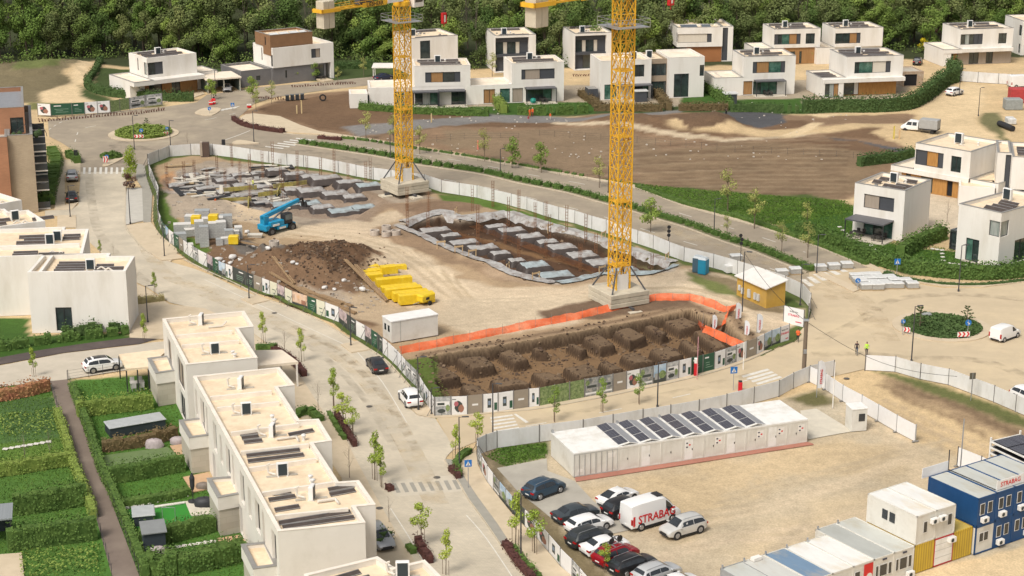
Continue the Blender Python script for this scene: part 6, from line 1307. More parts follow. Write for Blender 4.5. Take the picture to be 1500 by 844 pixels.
b=MB(); b.add([(-.25,-.3,2.62),(L+.25,-.3,2.62),(L+.25,3.25,3.42),(-.25,3.25,3.42),(-.25,-.3,2.74),(L+.25,-.3,2.74),(L+.25,3.25,3.54),(-.25,3.25,3.54)],[(4,5,6,7),(0,1,5,4),(1,2,6,5),(2,3,7,6),(3,0,4,7)]); b.build('roof',mat('white_sheet_roof',(.74,.71,.66),.6),o)
for (x,z,w_,h_) in ((.5,.9,.45,.7),(1.2,.6,.5,.8),(2.6,.5,.6,1.1),(4.0,.6,.5,.9),(4.7,.6,.5,.9)):
 b=MB(); b.box(x,x+w_,-.2,-.003,z,z+h_); b.build('meter_box',mat('meter_grey',(.55,.55,.52),.5),o)
YP=lambda: mat('yellow_wrap',(.76,.53,.015),.45,(.66,.44,.015),2.0,stain=(.80,.62,.06),stain_scale=.8)
_pk=[((539,401),5,1.3,1.6,18,0),((544,407),3.2,1.3,1.5,18,0),((552,415),3.2,2.0,2.0,20,0),((568,404),4.6,1.6,1.6,18,0),((576,411),2.4,1.6,1.7,18,1.5),((584,398),4.0,1.2,1.3,18,0),((584,420),5.6,1.5,1.9,19,0),((592,427),5.6,1.5,1.3,19,0),((598,436),5.6,1.5,2.1,19,0),((608,440),5.4,1.6,1.9,19,0),((617,444.5),5.4,1.7,2.0,19,0)]
packs=[((x-7,y+1),L*.88,w_*.72,h_*.68,an,zz*.62) for (x,y),L,w_,h_,an,zz in _pk]
PL=['longest yellow wrapped pack at the back of the stack','low yellow pack at the left front of the back group','square yellow pack at the near corner of the back group','yellow pack behind the raised one','short yellow pack lying on top of the back group','yellow pack at the far right of the back group']
for i,((x,y),L,w_,h_,ang,zz) in enumerate(packs):
 g=onsite(x,y); b=MB(); b.bevbox(-L/2,L/2,-w_/2,w_/2,.05,h_,.06)
 for k in range(int(L)): b.box(-L/2+k+.95,-L/2+k+1.0,-w_/2-.012,w_/2+.012,.1,h_+.012)
 o=b.build('insulation_pack',YP(),None); o.location=(g.x,g.y,.15+zz); o.rotation_euler=(0,0,RAD(ang))
 tag(o,PL[i] if i<6 else '%s yellow pack of the near row of five, counted from the far end'%ordn(i-6),'wrapped pack','yellow wrapped insulation packs')
bps=[((262,357),2.2,1.4,1.5,15),((268,346),2.6,1.4,1.9,10),((282,337),2,1.5,2.2,0),((297,330),2.2,1.5,2.3,5),((308,345),2.6,1.4,2.4,0),((293,360),1.3,1.5,3.4,12),((300,366),1.3,1.3,3.2,12),((313,356),1.3,1.4,2.4,12),((325,356),1.4,1.4,2.6,12),((336,359),1.3,1.3,1.6,12),((345,358),1.2,1.3,1.5,12),((350,356),1.1,1.3,1.9,12),((322,367),1.0,1.0,1.1,12),((330,366),1.1,1.0,1.1,12),((320,343),1.6,1.4,2.3,10),((332,338),1.8,1.5,2.0,10),((286,348),3.0,1.3,1.2,20),((275,366),1.6,1.2,.7,15)]
CB=lambda: grid_mat('concrete_blocks',(.46,.46,.44),(.27,.27,.26),.5,.25,.02,.9,axis='xz',offset=.5)
for i,((x,y),L,w_,h_,ang) in enumerate(bps):
 g=onsite(x,y); o=empty('block_pallet',(g.x,g.y,g.z),RAD(ang)); b=MB(); b.bevbox(-L/2,L/2,-w_/2,w_/2,.14,h_-.06,.02); b.build('blocks',CB(),o)
 b=MB()
 for k in (-1,0,1): b.box(-L/2,L/2,k*w_*.42-.05,k*w_*.42+.05,0,.12)
 b.box(-L/2,L/2,-w_/2,w_/2,.12,.138); b.build('pallet',mat('pallet_wood',(.42,.31,.18),.9),o)
 b=MB(); b.box(-L/2-.01,L/2+.01,-w_/2-.01,w_/2+.01,h_-.058,h_); b.build('wrap_sheet',mat('pale_wrap',(.68,.66,.62),.4) if i%3 else mat('grey_wrap',(.36,.38,.38),.4),o)
 tag(o,'pallet of grey building blocks, %s by distance from the printed hoarding corner'%ordn(i),'pallet','grey block pallets')
for i,((x,y),z) in enumerate((((314,349),1.9),((343,366),.1),((289,352),2.2))):
 g=onsite(x,y,z); b=MB(); b.bevbox(-.7,.7,-.6,.6,0,1.2,.06); o=b.build('yellow_crate',YP(),None); o.location=g; tag(o,['yellow wrapped crate on top of the grey block pallets','small yellow crate on the ground before the block pallets','yellow crate behind the tallest block pallet'][i],'crate')
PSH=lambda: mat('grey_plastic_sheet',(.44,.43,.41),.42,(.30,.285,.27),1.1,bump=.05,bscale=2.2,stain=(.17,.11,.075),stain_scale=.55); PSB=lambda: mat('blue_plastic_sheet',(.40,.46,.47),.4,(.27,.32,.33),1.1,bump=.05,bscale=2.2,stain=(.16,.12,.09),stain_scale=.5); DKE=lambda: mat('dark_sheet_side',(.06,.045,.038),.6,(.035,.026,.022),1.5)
def mound(x,y,w_,d,h,ang,m,lb,grp,seed):
 g=G(x,y,-.5 if seed<40 else -.15); g.z=zsite(g.x,g.y); nx,ny=16,12; b=MB(); v=[]; rnd=random.Random(seed)
 for j in range(ny+1):
  for i in range(nx+1):
   u=i/nx*2-1; t_=j/ny*2-1; e=max(abs(u),abs(t_)); k=1 if e<.72 else max(0,(1-e)/.28); k=k**.45
   nz=noise.noise(Vector((u*2.3+seed*3.1,t_*2.3,seed)))*.16+noise.noise(Vector((u*6+seed,t_*6,2)))*.09
   v.append((u*w_/2*(1+.04*nz),t_*d/2*(1+.05*nz),-.35+k*(h+.35+nz*.9)))
 b.add(v,[(j*(nx+1)+i,j*(nx+1)+i+1,(j+1)*(nx+1)+i+1,(j+1)*(nx+1)+i) for j in range(ny) for i in range(nx)])
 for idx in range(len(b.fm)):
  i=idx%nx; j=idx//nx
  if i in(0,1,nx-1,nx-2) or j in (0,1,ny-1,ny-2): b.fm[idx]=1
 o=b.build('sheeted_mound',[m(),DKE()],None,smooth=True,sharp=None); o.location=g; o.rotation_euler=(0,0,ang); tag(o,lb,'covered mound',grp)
MID=[(638,337,5.2,3.8,1),(660,344,3.4,2.6,0),(680,354,5.0,3.8,1),(707,361,5.0,3.8,1),(733,370,3.2,2.8,0),(757,381,2.6,2.8,0),(784,389,4.4,4.2,2),(814,402,5.6,4.6,2),
 (727,331,3.8,2.8,0),(750,337,4.6,3.8,1),(777,346,4.6,4.0,1),(802,354,3.6,2.8,0),(823,361,4.6,4.6,1),(853,372,4.8,4.6,1),(882,383,4.8,4.8,1),(915,396,5.0,5.0,2)]
for i,(x,y,w_,d,k) in enumerate(MID):
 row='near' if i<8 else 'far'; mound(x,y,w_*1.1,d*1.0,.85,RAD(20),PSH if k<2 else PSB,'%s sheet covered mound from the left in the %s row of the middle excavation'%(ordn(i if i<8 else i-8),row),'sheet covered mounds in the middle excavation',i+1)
LFT=[(417,298,5.6,4.0,2),(453,297,4.6,4.2,2),(472,303,4.6,3.4,0),(503,307,6.2,4.0,2),(533,303,5.0,3.4,2),(430,277,4.0,3.0,0),(456,279,5.6,4.2,1),(491,283,5.4,4.2,1),(518,287,4.6,3.6,0),(477,266,6.2,3.4,0),(512,272,5.4,3.0,0),(540,277,5.0,3.4,2),(300,272,4.0,3.4,1),(330,262,4.4,3.4,1),(355,283,4.0,3.0,1),(385,270,4.4,3.2,1),(330,290,4.4,3.2,1),(380,252,4.0,3.0,1),(258,268,3.4,2.6,1),(280,255,3.6,2.8,1),(310,252,3.6,2.6,0),(352,254,3.8,2.8,1),(405,252,4.2,3.0,0),(432,258,4.4,3.0,1),(455,262,4.2,2.8,0),(355,268,4.2,3.2,1),(405,284,4.2,3.4,1),(300,290,3.6,3.0,1),(276,282,3.6,2.8,0),(355,298,4.0,3.0,1),(382,296,4.2,3.2,0),(330,277,3.8,3.0,1)]
for i,(x,y,w_,d,k) in enumerate(LFT):
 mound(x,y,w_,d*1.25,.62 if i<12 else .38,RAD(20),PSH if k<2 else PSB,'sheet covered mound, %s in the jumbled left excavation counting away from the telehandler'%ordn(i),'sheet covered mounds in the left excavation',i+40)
rnd=random.Random(11)
for i in range(75):
 x=rnd.uniform(245,440); y=rnd.uniform(244,300); g=onsite(x,y,.25); L=rnd.uniform(1.5,5); b=MB(); b.bevbox(-L/2,L/2,-.35*rnd.uniform(.5,1.6),.35,0,.14,.01)
 c=rnd.choice([mat('pale_board',(.60,.56,.48),.8),mat('grey_board',(.36,.35,.33),.8),mat('pale_board'),mat('dark_trim'),mat('pallet_wood',(.42,.31,.18),.9)])
 o=b.build('formwork_board',c,None); o.location=g; o.rotation_euler=(rnd.uniform(-.05,.05),rnd.uniform(-.1,.1),rnd.choice([.3,.35,1.9,.2])+rnd.uniform(-.2,.2)); tag(o,'formwork board lying loose among the left foundations','board','loose formwork boards')
for i,(x,y,L,a_,z) in enumerate(((352,276,5.5,.35,.5),(364,300,6,1.7,.5),(395,283,4,.5,.6),(408,280,4.5,1.6,.6),(425,270,6,.5,.6),(345,296,5,.2,.4))):
 b=MB(); b.box(-L/2,L/2,-.08,.08,0,.7)
 for k in range(int(L)): b.box(-L/2+k+.4,-L/2+k+.5,-.14,-.08,0,.7)
 o=b.build('yellow_formwork',mat('yellow_formwork',(.42,.35,.08),.8,(.26,.22,.08),1.2,stain=(.22,.18,.12),stain_scale=1),None); o.location=onsite(x,y,z-.2); o.rotation_euler=(0,0,a_); tag(o,'upright yellow formwork panel, %s from the left'%ordn(i),'formwork','yellow formwork panels')
def cage(h):
 b=MB()
 for x in (-.14,.14):
  for y in (-.14,.14): b.bar((x,y,0),(x*1.3,y*1.2,h),.028,n=3)
 for k in range(int(h/.45)): z=k*.45; b.path([(-.14,-.14,z),(.14,-.14,z),(.14,.14,z),(-.14,.14,z),(-.14,-.14,z)],.018,3)
 return b.build('rebar_cage',STEEL(),None)
st_=Stamp(cage(4.2)); pts=[(245,268),(270,262),(285,258),(304,268),(318,250),(330,270),(340,244),(352,262),(366,290),(366,250),(385,255),(398,300),(400,245),(411,262),(415,292),(436,250),(436,270),(450,255),(470,262),(490,255),(510,262),(536,265),(543,270),(597,330),(597,312),(628,314),(627,330),(692,312),(700,330),(722,305),(745,320),(760,312),(784,330),(800,322),(805,345),(830,340),(858,350),(873,362),(895,360),(923,374),(955,385),(800,365),(700,355),(740,345),(850,385),(930,392),(760,370)]
for i,(x,y) in enumerate(pts):
 st_(onsite(x,y,-.3),rnd.random()*3,'rusty upright reinforcement cage rising from the foundations','rebar cage','upright reinforcement cages',sz=rnd.uniform(.7,1.25))
for i,(x0,y0,x1,y1) in enumerate(((650,330,720,352),(690,322,800,362),(770,352,880,392),(620,325,690,345),(820,372,910,400))):
 a=onsite(x0,y0); c=onsite(x1,y1); d=Vector((c.x-a.x,c.y-a.y)); L=d.length; b=MB()
 for k in range(7): b.bar((0,k*.3-.9,0),(L,k*.3-.9,0),.025,n=3)
 for k in range(int(L/.5)): b.bar((k*.5,-.9,.03),(k*.5,.9,.03),.02,n=3)
 o=b.build('rebar_mat',STEEL(),None); o.location=(a.x,a.y,-.75); o.rotation_euler=(0,0,math.atan2(d.y,d.x)); tag(o,'long rusty reinforcement mat, %s from the left in the middle excavation'%ordn(i),'rebar mat','rusty reinforcement mats')
for nm_,pl in (('near left',[(586,332),(615,345),(660,365),(700,383),(760,405),(812,416)]),('far right',[(744,313),(800,330),(870,349),(930,369),(985,386)]),('near right',[(815,416),(850,409),(878,402),(905,403),(950,401),(985,389)]),('far left',[(590,328),(645,315),(674,322),(742,313)])):
 rs=resample(smooth_poly(PP(*pl),3),.8); b=MB(); rows=[]
 for i,p in enumerate(rs):
  a=rs[max(i-1,0)]; c=rs[min(i+1,len(rs)-1)]; t_=(c-a).normalized(); nn=Vector((-t_.y,t_.x)); rows.append([(p.x+nn.x*o_+.1*rnd.random(),p.y+nn.y*o_,zsite(p.x+nn.x*o_,p.y+nn.y*o_)+.14+.16*rnd.random()) for o_ in (-1.1,-.5,0,.5,1.1)])
 for i in range(len(rs)-1):
  for k in range(4): b.quad(rows[i][k],rows[i][k+1],rows[i+1][k+1],rows[i+1][k])
 o=b.build('plastic_liner',(PSH if nm_!='near right' else PSB)(),None,smooth=True,sharp=None); tag(o,'crumpled plastic liner along the %s edge of the middle excavation'%nm_,'plastic sheet')
def profile():
 b=MB(); b.box(-.55,-.45,-.04,.04,-.2,1.0); b.box(.45,.55,-.04,.04,-.2,1.0); b.box(-.6,.6,-.05,-.01,.75,.95); return b.build('profile_board',mat('pine_batten',(.56,.40,.22),.8),None)
pf=Stamp(profile())
for i,(x,y,lb) in enumerate(((646,365,'nearest the concrete rings'),(672,374,'on the near lip, second of three'),(692,380,'on the near lip, third of three'),(785,411,'left of the blue sheet corner'),(882,402,'left of the tall crane base'),(806,335,'tall yellow one at the back'),(884,350,'behind the tall crane'),(977,382,'at the far right corner'),(744,394,'beside the last near mound'),(668,318,'at the far left corner'))):
 pf(onsite(x,y),RAD(15+7*i),'wooden profile board '+lb,'profile board','wooden profile boards',1.15)
rg=MB(); rg.v=[];
def ring():
 b=MB(); n=20; prof=[(.72,0),(.72,.75),(.56,.75),(.56,0)]; v=[];f=[]
 for r_,z in prof:
  for i in range(n): t_=2*PI*i/n; v.append((r_*math.cos(t_),r_*math.sin(t_),z))
 for k in range(4):
  for i in range(n): f.append((k*n+i,k*n+(i+1)%n,((k+1)%4)*n+(i+1)%n,((k+1)%4)*n+i))
 b.add(v,f); return b.build('concrete_ring',mat('ring_concrete',(.50,.44,.38),.85,(.42,.36,.30),3),None,smooth=True)
rr=Stamp(ring())
for x,y,s,lb in ((549,345,1.0,'dark topped one at the left'),(566,338,1.0,'upright at the back'),(566,347,1.0,'in the middle of the group'),(580,346,1.0,'at the right end, half sunk'),(403,393,1.0,'among white bags behind the hoarding')):
 rr(onsite(x,y,.05),0,'concrete well ring, '+lb,'concrete ring','concrete well rings',s)
for i,(x0,y0,x1,y1) in enumerate(((430,427,500,453),(440,428,510,458),(450,440,520,462),(395,412,450,440),(505,408,560,440),(520,408,566,445),(340,358,372,356),(400,404,430,425),(470,440,515,455),(352,364,395,398))):
 a=onsite(x0,y0,.25); c=onsite(x1,y1,.25); b=MB(); b.bar(a,c,.14); b.bar(a+Vector((.25,.1,0)),c+Vector((.2,.3,.02)),.1); o=b.build('timber_beam',mat('weathered_timber',(.33,.22,.12),.85,(.26,.17,.09),3),None); tag(o,'pair of long timbers on the muddy ground, %s from the left'%ordn(i),'timber','long timbers behind the hoarding')
def bag():
 b=MB(); n=9; v=[];f=[]
 for j in range(6):
  for i in range(n):
   t_=2*PI*i/n; r_=math.sin(PI*(j+.3)/6)*(.30+.14*random.random()); v.append((r_*math.cos(t_)*1.3,r_*math.sin(t_),.24-.24*math.cos(PI*j/5)))
 for j in range(5):
  for i in range(n): f.append((j*n+i,j*n+(i+1)%n,(j+1)*n+(i+1)%n,(j+1)*n+i))
 f.append(tuple(range(5*n,6*n))); b.add(v,f); return b.build('white_bag',mat('white_bag',(.68,.66,.63),.7,(.55,.53,.5),2),None,smooth=True,sharp=None)
bg_=Stamp(bag())
for x,y,s in ((320,385,1.4),(328,387,.7),(341,385,1.5),(338,392,1),(352,394,.9),(394,398,1.1),(430,413,.9),(436,415,.7),(504,426,.9),(531,436,1.2),(476,430,1.0),(490,434,.8),(371,371,.7),(362,347,1.1),(296,377,.9)):
 bg_(onsite(x,y,-.05),rnd.random()*6,'white builder\'s bag lying in the mud behind the hoarding','bag','white bags in the mud',s)
rk=MB();
for i in range(420):
 while True:
  x=rnd.uniform(240,620); y=rnd.uniform(240,460)
  if (y<330 and x<430) or (x>430 and 425<y<462 and x<560) or (290<x<430 and 370<y<425) :
   _g=G2(x,y)
   if float(poly_sd(np.array([_g.x]),np.array([_g.y]),SITE)[0])>1.2: break
 g=onsite(x,y); s=rnd.uniform(.08,.32); rk.cbox(g.x,g.y,g.z-.03,s*rnd.uniform(.7,2.2),s,s*rnd.uniform(.4,1.0))
tag(rk.build('rubble',mat('rubble_grey',(.42,.38,.33),.9,(.26,.21,.16),.4,world=True),None),'scattered rubble and offcuts across the building site','rubble',kind='stuff')
rk=MB()
for i in range(260):
 x=rnd.uniform(540,1240); y=rnd.uniform(150,235); g=G2(x,y); s=rnd.uniform(.08,.26); rk.cbox(g.x,g.y,0,s*1.5,s,s*.8)
tag(rk.build('rubble',mat('rubble_pale',(.55,.50,.43),.9),None),'scattered pale stones across the levelled field','rubble',kind='stuff')
g=onsite(374,351); b=MB(); b.box(-1.1,1.1,-.6,.6,.3,.42); b.box(-1,1,-.5,.5,0,.3); o=b.build('white_board_stack',mat('pale_board'),None); o.location=g; tag(o,'small stack of white boards before the telehandler','boards')
o=empty('site_locker',onsite(301,229.5),RAD(5),'narrow brown timber locker against the far white hoarding','locker'); b=MB(); b.box(-.75,.75,-.5,.5,0,2.6); b.build('body',mat('brown_locker',(.10,.065,.05),.8),o); b=MB(); b.box(-.85,-.45,-.6,.5,.2,2.7); b.build('door',mat('pale_door',(.40,.33,.26),.8),o)
def flag(h):
 t_=empty('feather_flag',(0,0,0)); b=MB(); b.bar((0,0,0),(0,0,h),.035,.02,n=6); b.build('pole',METAL(),t_); b=MB(); v=[(0,0,.8),(.35,0,.75),(.72,.02,1.3),(.78,.04,h*.8),(.6,.03,h*.94),(.3,0,h*1.0),(0,0,h*.97)]; v+= [(x,y+.015,z) for x,y,z in v]; b.add(v,[tuple(range(7)),tuple(range(13,6,-1))]+[(i,(i+1)%7,7+(i+1)%7,7+i) for i in range(7)]); c=b.build('cloth',GRW2(),t_)
 text_obj('STRABAG',.3,RED(),c,Matrix.Translation((.38,-.012,h*.55))@Matrix.Rotation(RAD(90),4,'X')@Matrix.Rotation(RAD(90),4,'Z'),.002,bold=.008); return t_
fl=Stamp(flag(3.2))
for x,y,s,rz,lb in ((1077,481,1.05,.3,'tallest white feather flag, left of the others by the gate'),(1090,500,.85,-.5,'leaning white feather flag between two others by the gate'),(1108,496,1.0,.2,'white feather flag nearest the lettered banners'),(1043,490,.8,.1,'short white feather flag behind the orange netting'),(1196,582,1.35,.4,'white feather flag on a tall pole inside the yard corner')):
 fl(G(x,y),rz,lb,'flag','feather flags',s)
for x,y,h,lb in ((1219.6,598,5.4,'tall thin white flag pole without a flag in the yard'),(1088.5,542,3.4,'thin white pole before the photo panels by the gate')):
 b=MB(); b.bar((0,0,0),(0,0,h),.06,.05,n=8); o=b.build('flag_pole',WHITE(),None); o.location=G(x,y); tag(o,lb,'pole')
ck=MB(); rc=random.Random(77); PX=[]
for _ in range(5200):
 q=rc.random()
 x,y=(rc.uniform(600,1105),rc.uniform(455,603)) if q<.62 else (rc.uniform(580,985),rc.uniform(312,415)) if q<.75 else (rc.gauss(475,38),rc.gauss(398,17))
 g=G2(x,y); PX.append((g.x,g.y,0 if q<.62 else 1 if q<.75 else 2))
A_=np.array(PX); ok=(poly_sd(A_[:,0],A_[:,1],SITE)>.8)&((A_[:,2]==2)|((A_[:,2]==0)&(poly_sd(A_[:,0],A_[:,1],PIT)>-2))|((A_[:,2]==1)&(poly_sd(A_[:,0],A_[:,1],PITM)>-2))); A_=A_[ok][:2600]; Zc=site_h(A_[:,0],A_[:,1])
for (x,y,_),z in zip(A_,Zc):
 s_=rc.uniform(.05,.17)*(1.5 if rc.random()<.1 else 1); a=rc.random()*3; ck.mi(rc.choice([0,0,1])); ck.at(Matrix.Translation((x,y,float(z)))@Matrix.Rotation(a,4,'Z')@Matrix.Rotation(a,4,'X')).box(-s_,s_,-s_*.8,s_*.8,-s_*.6,s_*.7)
tag(ck.build('soil_clods',[mat('clod_dark',(.085,.053,.033),.95),mat('clod_light',(.19,.13,.08),.95)],None),'loose clods of earth in the excavations and on the heap','earth clods',kind='stuff')
def cframe(name,A,B,label,cat='container',group=None,z=0):
 o=empty(name,(0,0,0),0,label,cat,group); a=G(A[0],A[1],z); b=G(B[0],B[1],z); o.location=(a.x,a.y,0); o.rotation_euler=(0,0,math.atan2(b.y-a.y,b.x-a.x)); return o,(Vector((b.x,b.y))-Vector((a.x,a.y))).length
CW=lambda: mat('container_white',(.66,.64,.58),.6,(.62,.60,.54),1.0,stain=(.52,.49,.42),stain_scale=.6)
CWH=lambda: mat('container_roof_white',(.78,.77,.74),.5,(.73,.72,.68),.8,stain=(.60,.57,.50),stain_scale=.4)
JOINT=lambda: mat('grey_joint',(.40,.39,.36),.6)
a=G2(840,700); b_=G2(1182,648); D_=(b_-a); LR=D_.length; yaw=math.atan2(D_.y,D_.x); N_=11; mw=LR/N_
for i in range(N_):
 p=a+D_*(i/N_)
 if i<2: lb='plain roofed white container with bar doors, %s at the left end of the long row'%('first' if i==0 else 'second')
 elif i<9: lb='white container under a dark solar roof, %s of seven from the left'%ordn(i-2)
 else: lb='plain roofed white container at the right end of the long row, %s'%('inner one' if i==9 else 'last one')
 o=empty('storage_container',(p.x,p.y,0),yaw,lb,'container','long row of white containers')
 b=MB(); b.box(.02,mw-.02,0,6.06,.06,2.5); b.build('wall',CW(),o)
 zr=2.5
 b=MB(); b.box(.0,mw-.0,-.03,6.09,zr,zr+.12); b.build('roof',CWH(),o)
 b=MB()
 for x in (.06,mw-.06): b.box(x-.05,x+.05,-.035,-.0,.05,2.5)
 b.box(0,mw,-.03,0,2.38,2.499); b.box(.02,mw-.02,-.03,0,.06,.18); b.build('corner_frame',JOINT() if i<2 else CW(),o)
 if i<2:
  for x in (mw*.25,mw*.5,mw*.75): b=MB(); b.box(x-.02,x+.02,-.06,-.01,.2,2.35); b.build('door_bar',METAL(),o)
  b=MB(); b.box(mw*.55,mw*.9,-.02,-.004,1.6,2.1) if i==1 else b.box(mw*.2,mw*.4,-.02,-.004,.5,.8); b.build('sign_sheet',WHITE(),o)
 else:
  b=MB(); b.box(mw*.08,mw*.47,-.025,-.005,.15,2.3); b.build('door',CWH() if i%2 else CW(),o)
  b=MB(); b.box(mw*.42,mw*.45,-.06,-.026,1.1,1.3); b.build('handle',DARK(),o)
  if i in (5,6,8,9,10):
   x0=mw*.52 if i!=5 else mw*.1
   b=MB(); b.box(x0,x0+.8,-.02,-.006,1.3,2.1); sg=b.build('sign_sheet',WHITE(),o);
   for q in range(3):
    b=MB(); b.box(x0+.12+.3*(q%2),x0+.32+.3*(q%2),-.028,-.021,1.4+.22*q,1.55+.22*q); b.build('pictogram',RED() if q==1 else mat('ink',(.05,.05,.08),.6),sg)
 if 2<=i<9:
  zz=zr+.14; ap=zz+.24; r=empty('solar_roof',(0,0,0)); r.parent=o
  xs_=(.08,mw*.55,mw-.08)
  b=MB(); b.add([(xs_[0],.1,zz+.02),(xs_[1],.1,ap),(xs_[1],5.95,ap),(xs_[0],5.95,zz+.02)],[(0,1,2,3)]); b.add([(xs_[0],.1,zz-.03),(xs_[1],.1,ap-.05),(xs_[1],5.95,ap-.05),(xs_[0],5.95,zz-.03)],[(3,2,1,0)]); b.build('roof_sheet',CWH(),r)
  b=MB(); b.add([(xs_[1],.1,ap),(xs_[2],.1,zz+.02),(xs_[2],5.95,zz+.02),(xs_[1],5.95,ap)],[(0,1,2,3)]); b.build('roof_sheet',mat('shaded_solar_sheet',(.30,.30,.31),.35),r)  # right slope is a plain grey sheet without panels
  for k in range(3):
   y0=.35+k*1.88; b=MB(); f=lambda x,y,dz=.035: (x,y,lerp(zz+.02,ap,(x-xs_[0])/(xs_[1]-xs_[0]))+dz)
   x0,x1=xs_[0]+.10,xs_[1]-.07; b.add([f(x0,y0),f(x1,y0),f(x1,y0+1.78),f(x0,y0+1.78)],[(0,1,2,3)]); b.build('solar_panel',grid_mat('solar_cells_small',(.05,.05,.065),(.17,.17,.19),.3,.3,.012,.25,offset=0),r)
  b=MB(); b.bar((xs_[0],.08,zz),(xs_[1],.08,ap),.045); b.bar((xs_[1],.08,ap),(xs_[2],.08,zz),.045); b.build('gable_bar',CWH(),r)
 if i in (0,3,5): b=MB(); b.cbox(.12,5.9,zr+.12,.2,.25,.3); b.build('lifting_lug',METAL(),o)
o,L=cframe('guard_booth',(1247,633),(1272,631),'small white guard booth with a dark window beside the banner fence','booth')
b=MB(); b.box(0,1.7,0,1.8,.05,2.45); b.build('wall',CW(),o); b=MB(); b.bevbox(-.05,1.75,-.05,1.85,2.46,2.62,.03); b.build('roof',CWH(),o); b=MB(); b.box(.75,1.45,-.03,0,1.15,2.0); b.build('window',CGL(),o)
GC='site cabins at the bottom right'
def cab(A,B,label,mw=None,z0=0,L=6.06,wall=CW,roof=CWH,front='w2',h=2.75,n=1,roofc=None,side=None,group=GC,cat='cabin',name='site_cabin',z=0,lugs=True):
 """A,B: front bottom corners (survey px at height z)"""
 o,W=cframe(name,A,B,label,cat,group,z)
 if mw: W=mw
 b=MB(); b.box(.02,W-.02,.03,L-.03,z0+.05,z0+h-.12); b.build('wall',wall(),o)
 b=MB(); b.box(.06,W-.06,.06,L-.06,z0+h-.12,z0+h-.03); b.build('roof',roof(),o)
 fr=MB()
 for x in (0,W-.12):
  for y in (0,L-.12): fr.box(x,x+.12,y,y+.12,z0+.0,z0+h)
 fr.box(0,W,0,.07,z0+h-.14,z0+h+.02); fr.box(0,W,L-.07,L,z0+h-.14,z0+h+.02); fr.box(0,.07,0,L,z0+h-.14,z0+h+.02); fr.box(W-.07,W,0,L,z0+h-.14,z0+h+.02); fr.box(0,W,-.0,.06,z0,z0+.14)
 fr.build('corner_frame',(roofc or wall)(),o)
 def win(x0,x1,a0,a1,mm=None):
  b=MB(); b.box(x0-.06,x1+.06,-.02,.0,z0+a0-.06,z0+a1+.06); f_=b.build('window',CWH(),o); b=MB(); b.box(x0,x1,-.03,-.021,z0+a0,z0+a1); b.build('pane',(mm or CGL)(),f_)
 def ac(x,a0): b=MB(); b.bevbox(x-.38,x+.38,-.4,-.02,z0+a0,z0+a0+.52,.03); q=b.build('air_conditioner',mat('white_metal',(.78,.77,.74),.5),o); b=MB(); b.lathe([(.19,-.41),(.19,-.405)],12,x-.1,z0+a0+.26,axis='y'); b.build('fan_grille',mat('dark_grille',(.02,.035,.045),.4),q)
 return o,W,win,ac
def msheet(nm,c,st): return lambda: mat(nm,c,.55,tuple(x*.9 for x in c),1.2,stain=st,stain_scale=.45,stretch=(1,.4,1))
RUST=(.36,.22,.10)
GREYRF=msheet('grey_cabin_roof',(.42,.43,.40),(.34,.34,.30)); GREYR2=msheet('pale_grey_cabin_roof',(.52,.53,.49),(.42,.38,.28)); WHT=msheet('white_cabin_roof',(.76,.75,.71),(.62,.52,.36)); BLRF=msheet('worn_blue_cabin_roof',(.16,.25,.36),(.42,.38,.30)); PGR=msheet('rusty_pale_cabin_roof',(.56,.56,.52),(.40,.28,.16))
BLUE=lambda: mat('cabin_blue',(.004,.05,.155),.55,(.006,.06,.18),1); YELC=lambda: grid_mat('yellow_corrugated',(.60,.41,.04),(.38,.25,.03),.3,9,.05,.7,axis='xz',offset=0,c2=(.54,.37,.05))
AP=(1377.5,840);
base=G2(1377.5,840); Yaw=math.atan2((G2(1377.5,840)-G2(1240,890)).y,(G2(1377.5,840)-G2(1240,890)).x)
def FL(x,y,z=2.75): v=G(x,y,z); return v
front=[(1377,801),(1340,810.5),(1307,820),(1276,830.5),(1244,842),(1207,856),(1160,872),(1110,888)]
specs=[('cream cabin with three windows, right end of the single storey row',GREYR2,CW,'A'),('cream cabin with grey roof and three windows, second from right in the low row',GREYRF,CW,'B'),
 ('white roofed cabin with a red panel beside its door',WHT,CW,'R'),('white roofed cabin with small rust marks, left of the red panel',WHT,CW,'D'),('cabin with a worn blue roof',BLRF,CW,'D'),('cabin with a rusty pale grey roof and a white box on top',PGR,CW,'D'),('half framed grey cabin at the left end of the row',GREYR2,lambda: mat('galv_frame_wall',(.32,.33,.33),.6),'D')]
org=G2(1340,810.5,2.75);
pr=G2(1340,800,2.75); pl=G2(1245.5,831.7,2.75); dv=(pl-pr); yw=math.atan2(-dv.y,-dv.x); un=-dv.normalized()   # unit to the right
LN=(pr-G2(1340-0,810.5,2.75)).length
W1=2.44
start=pr
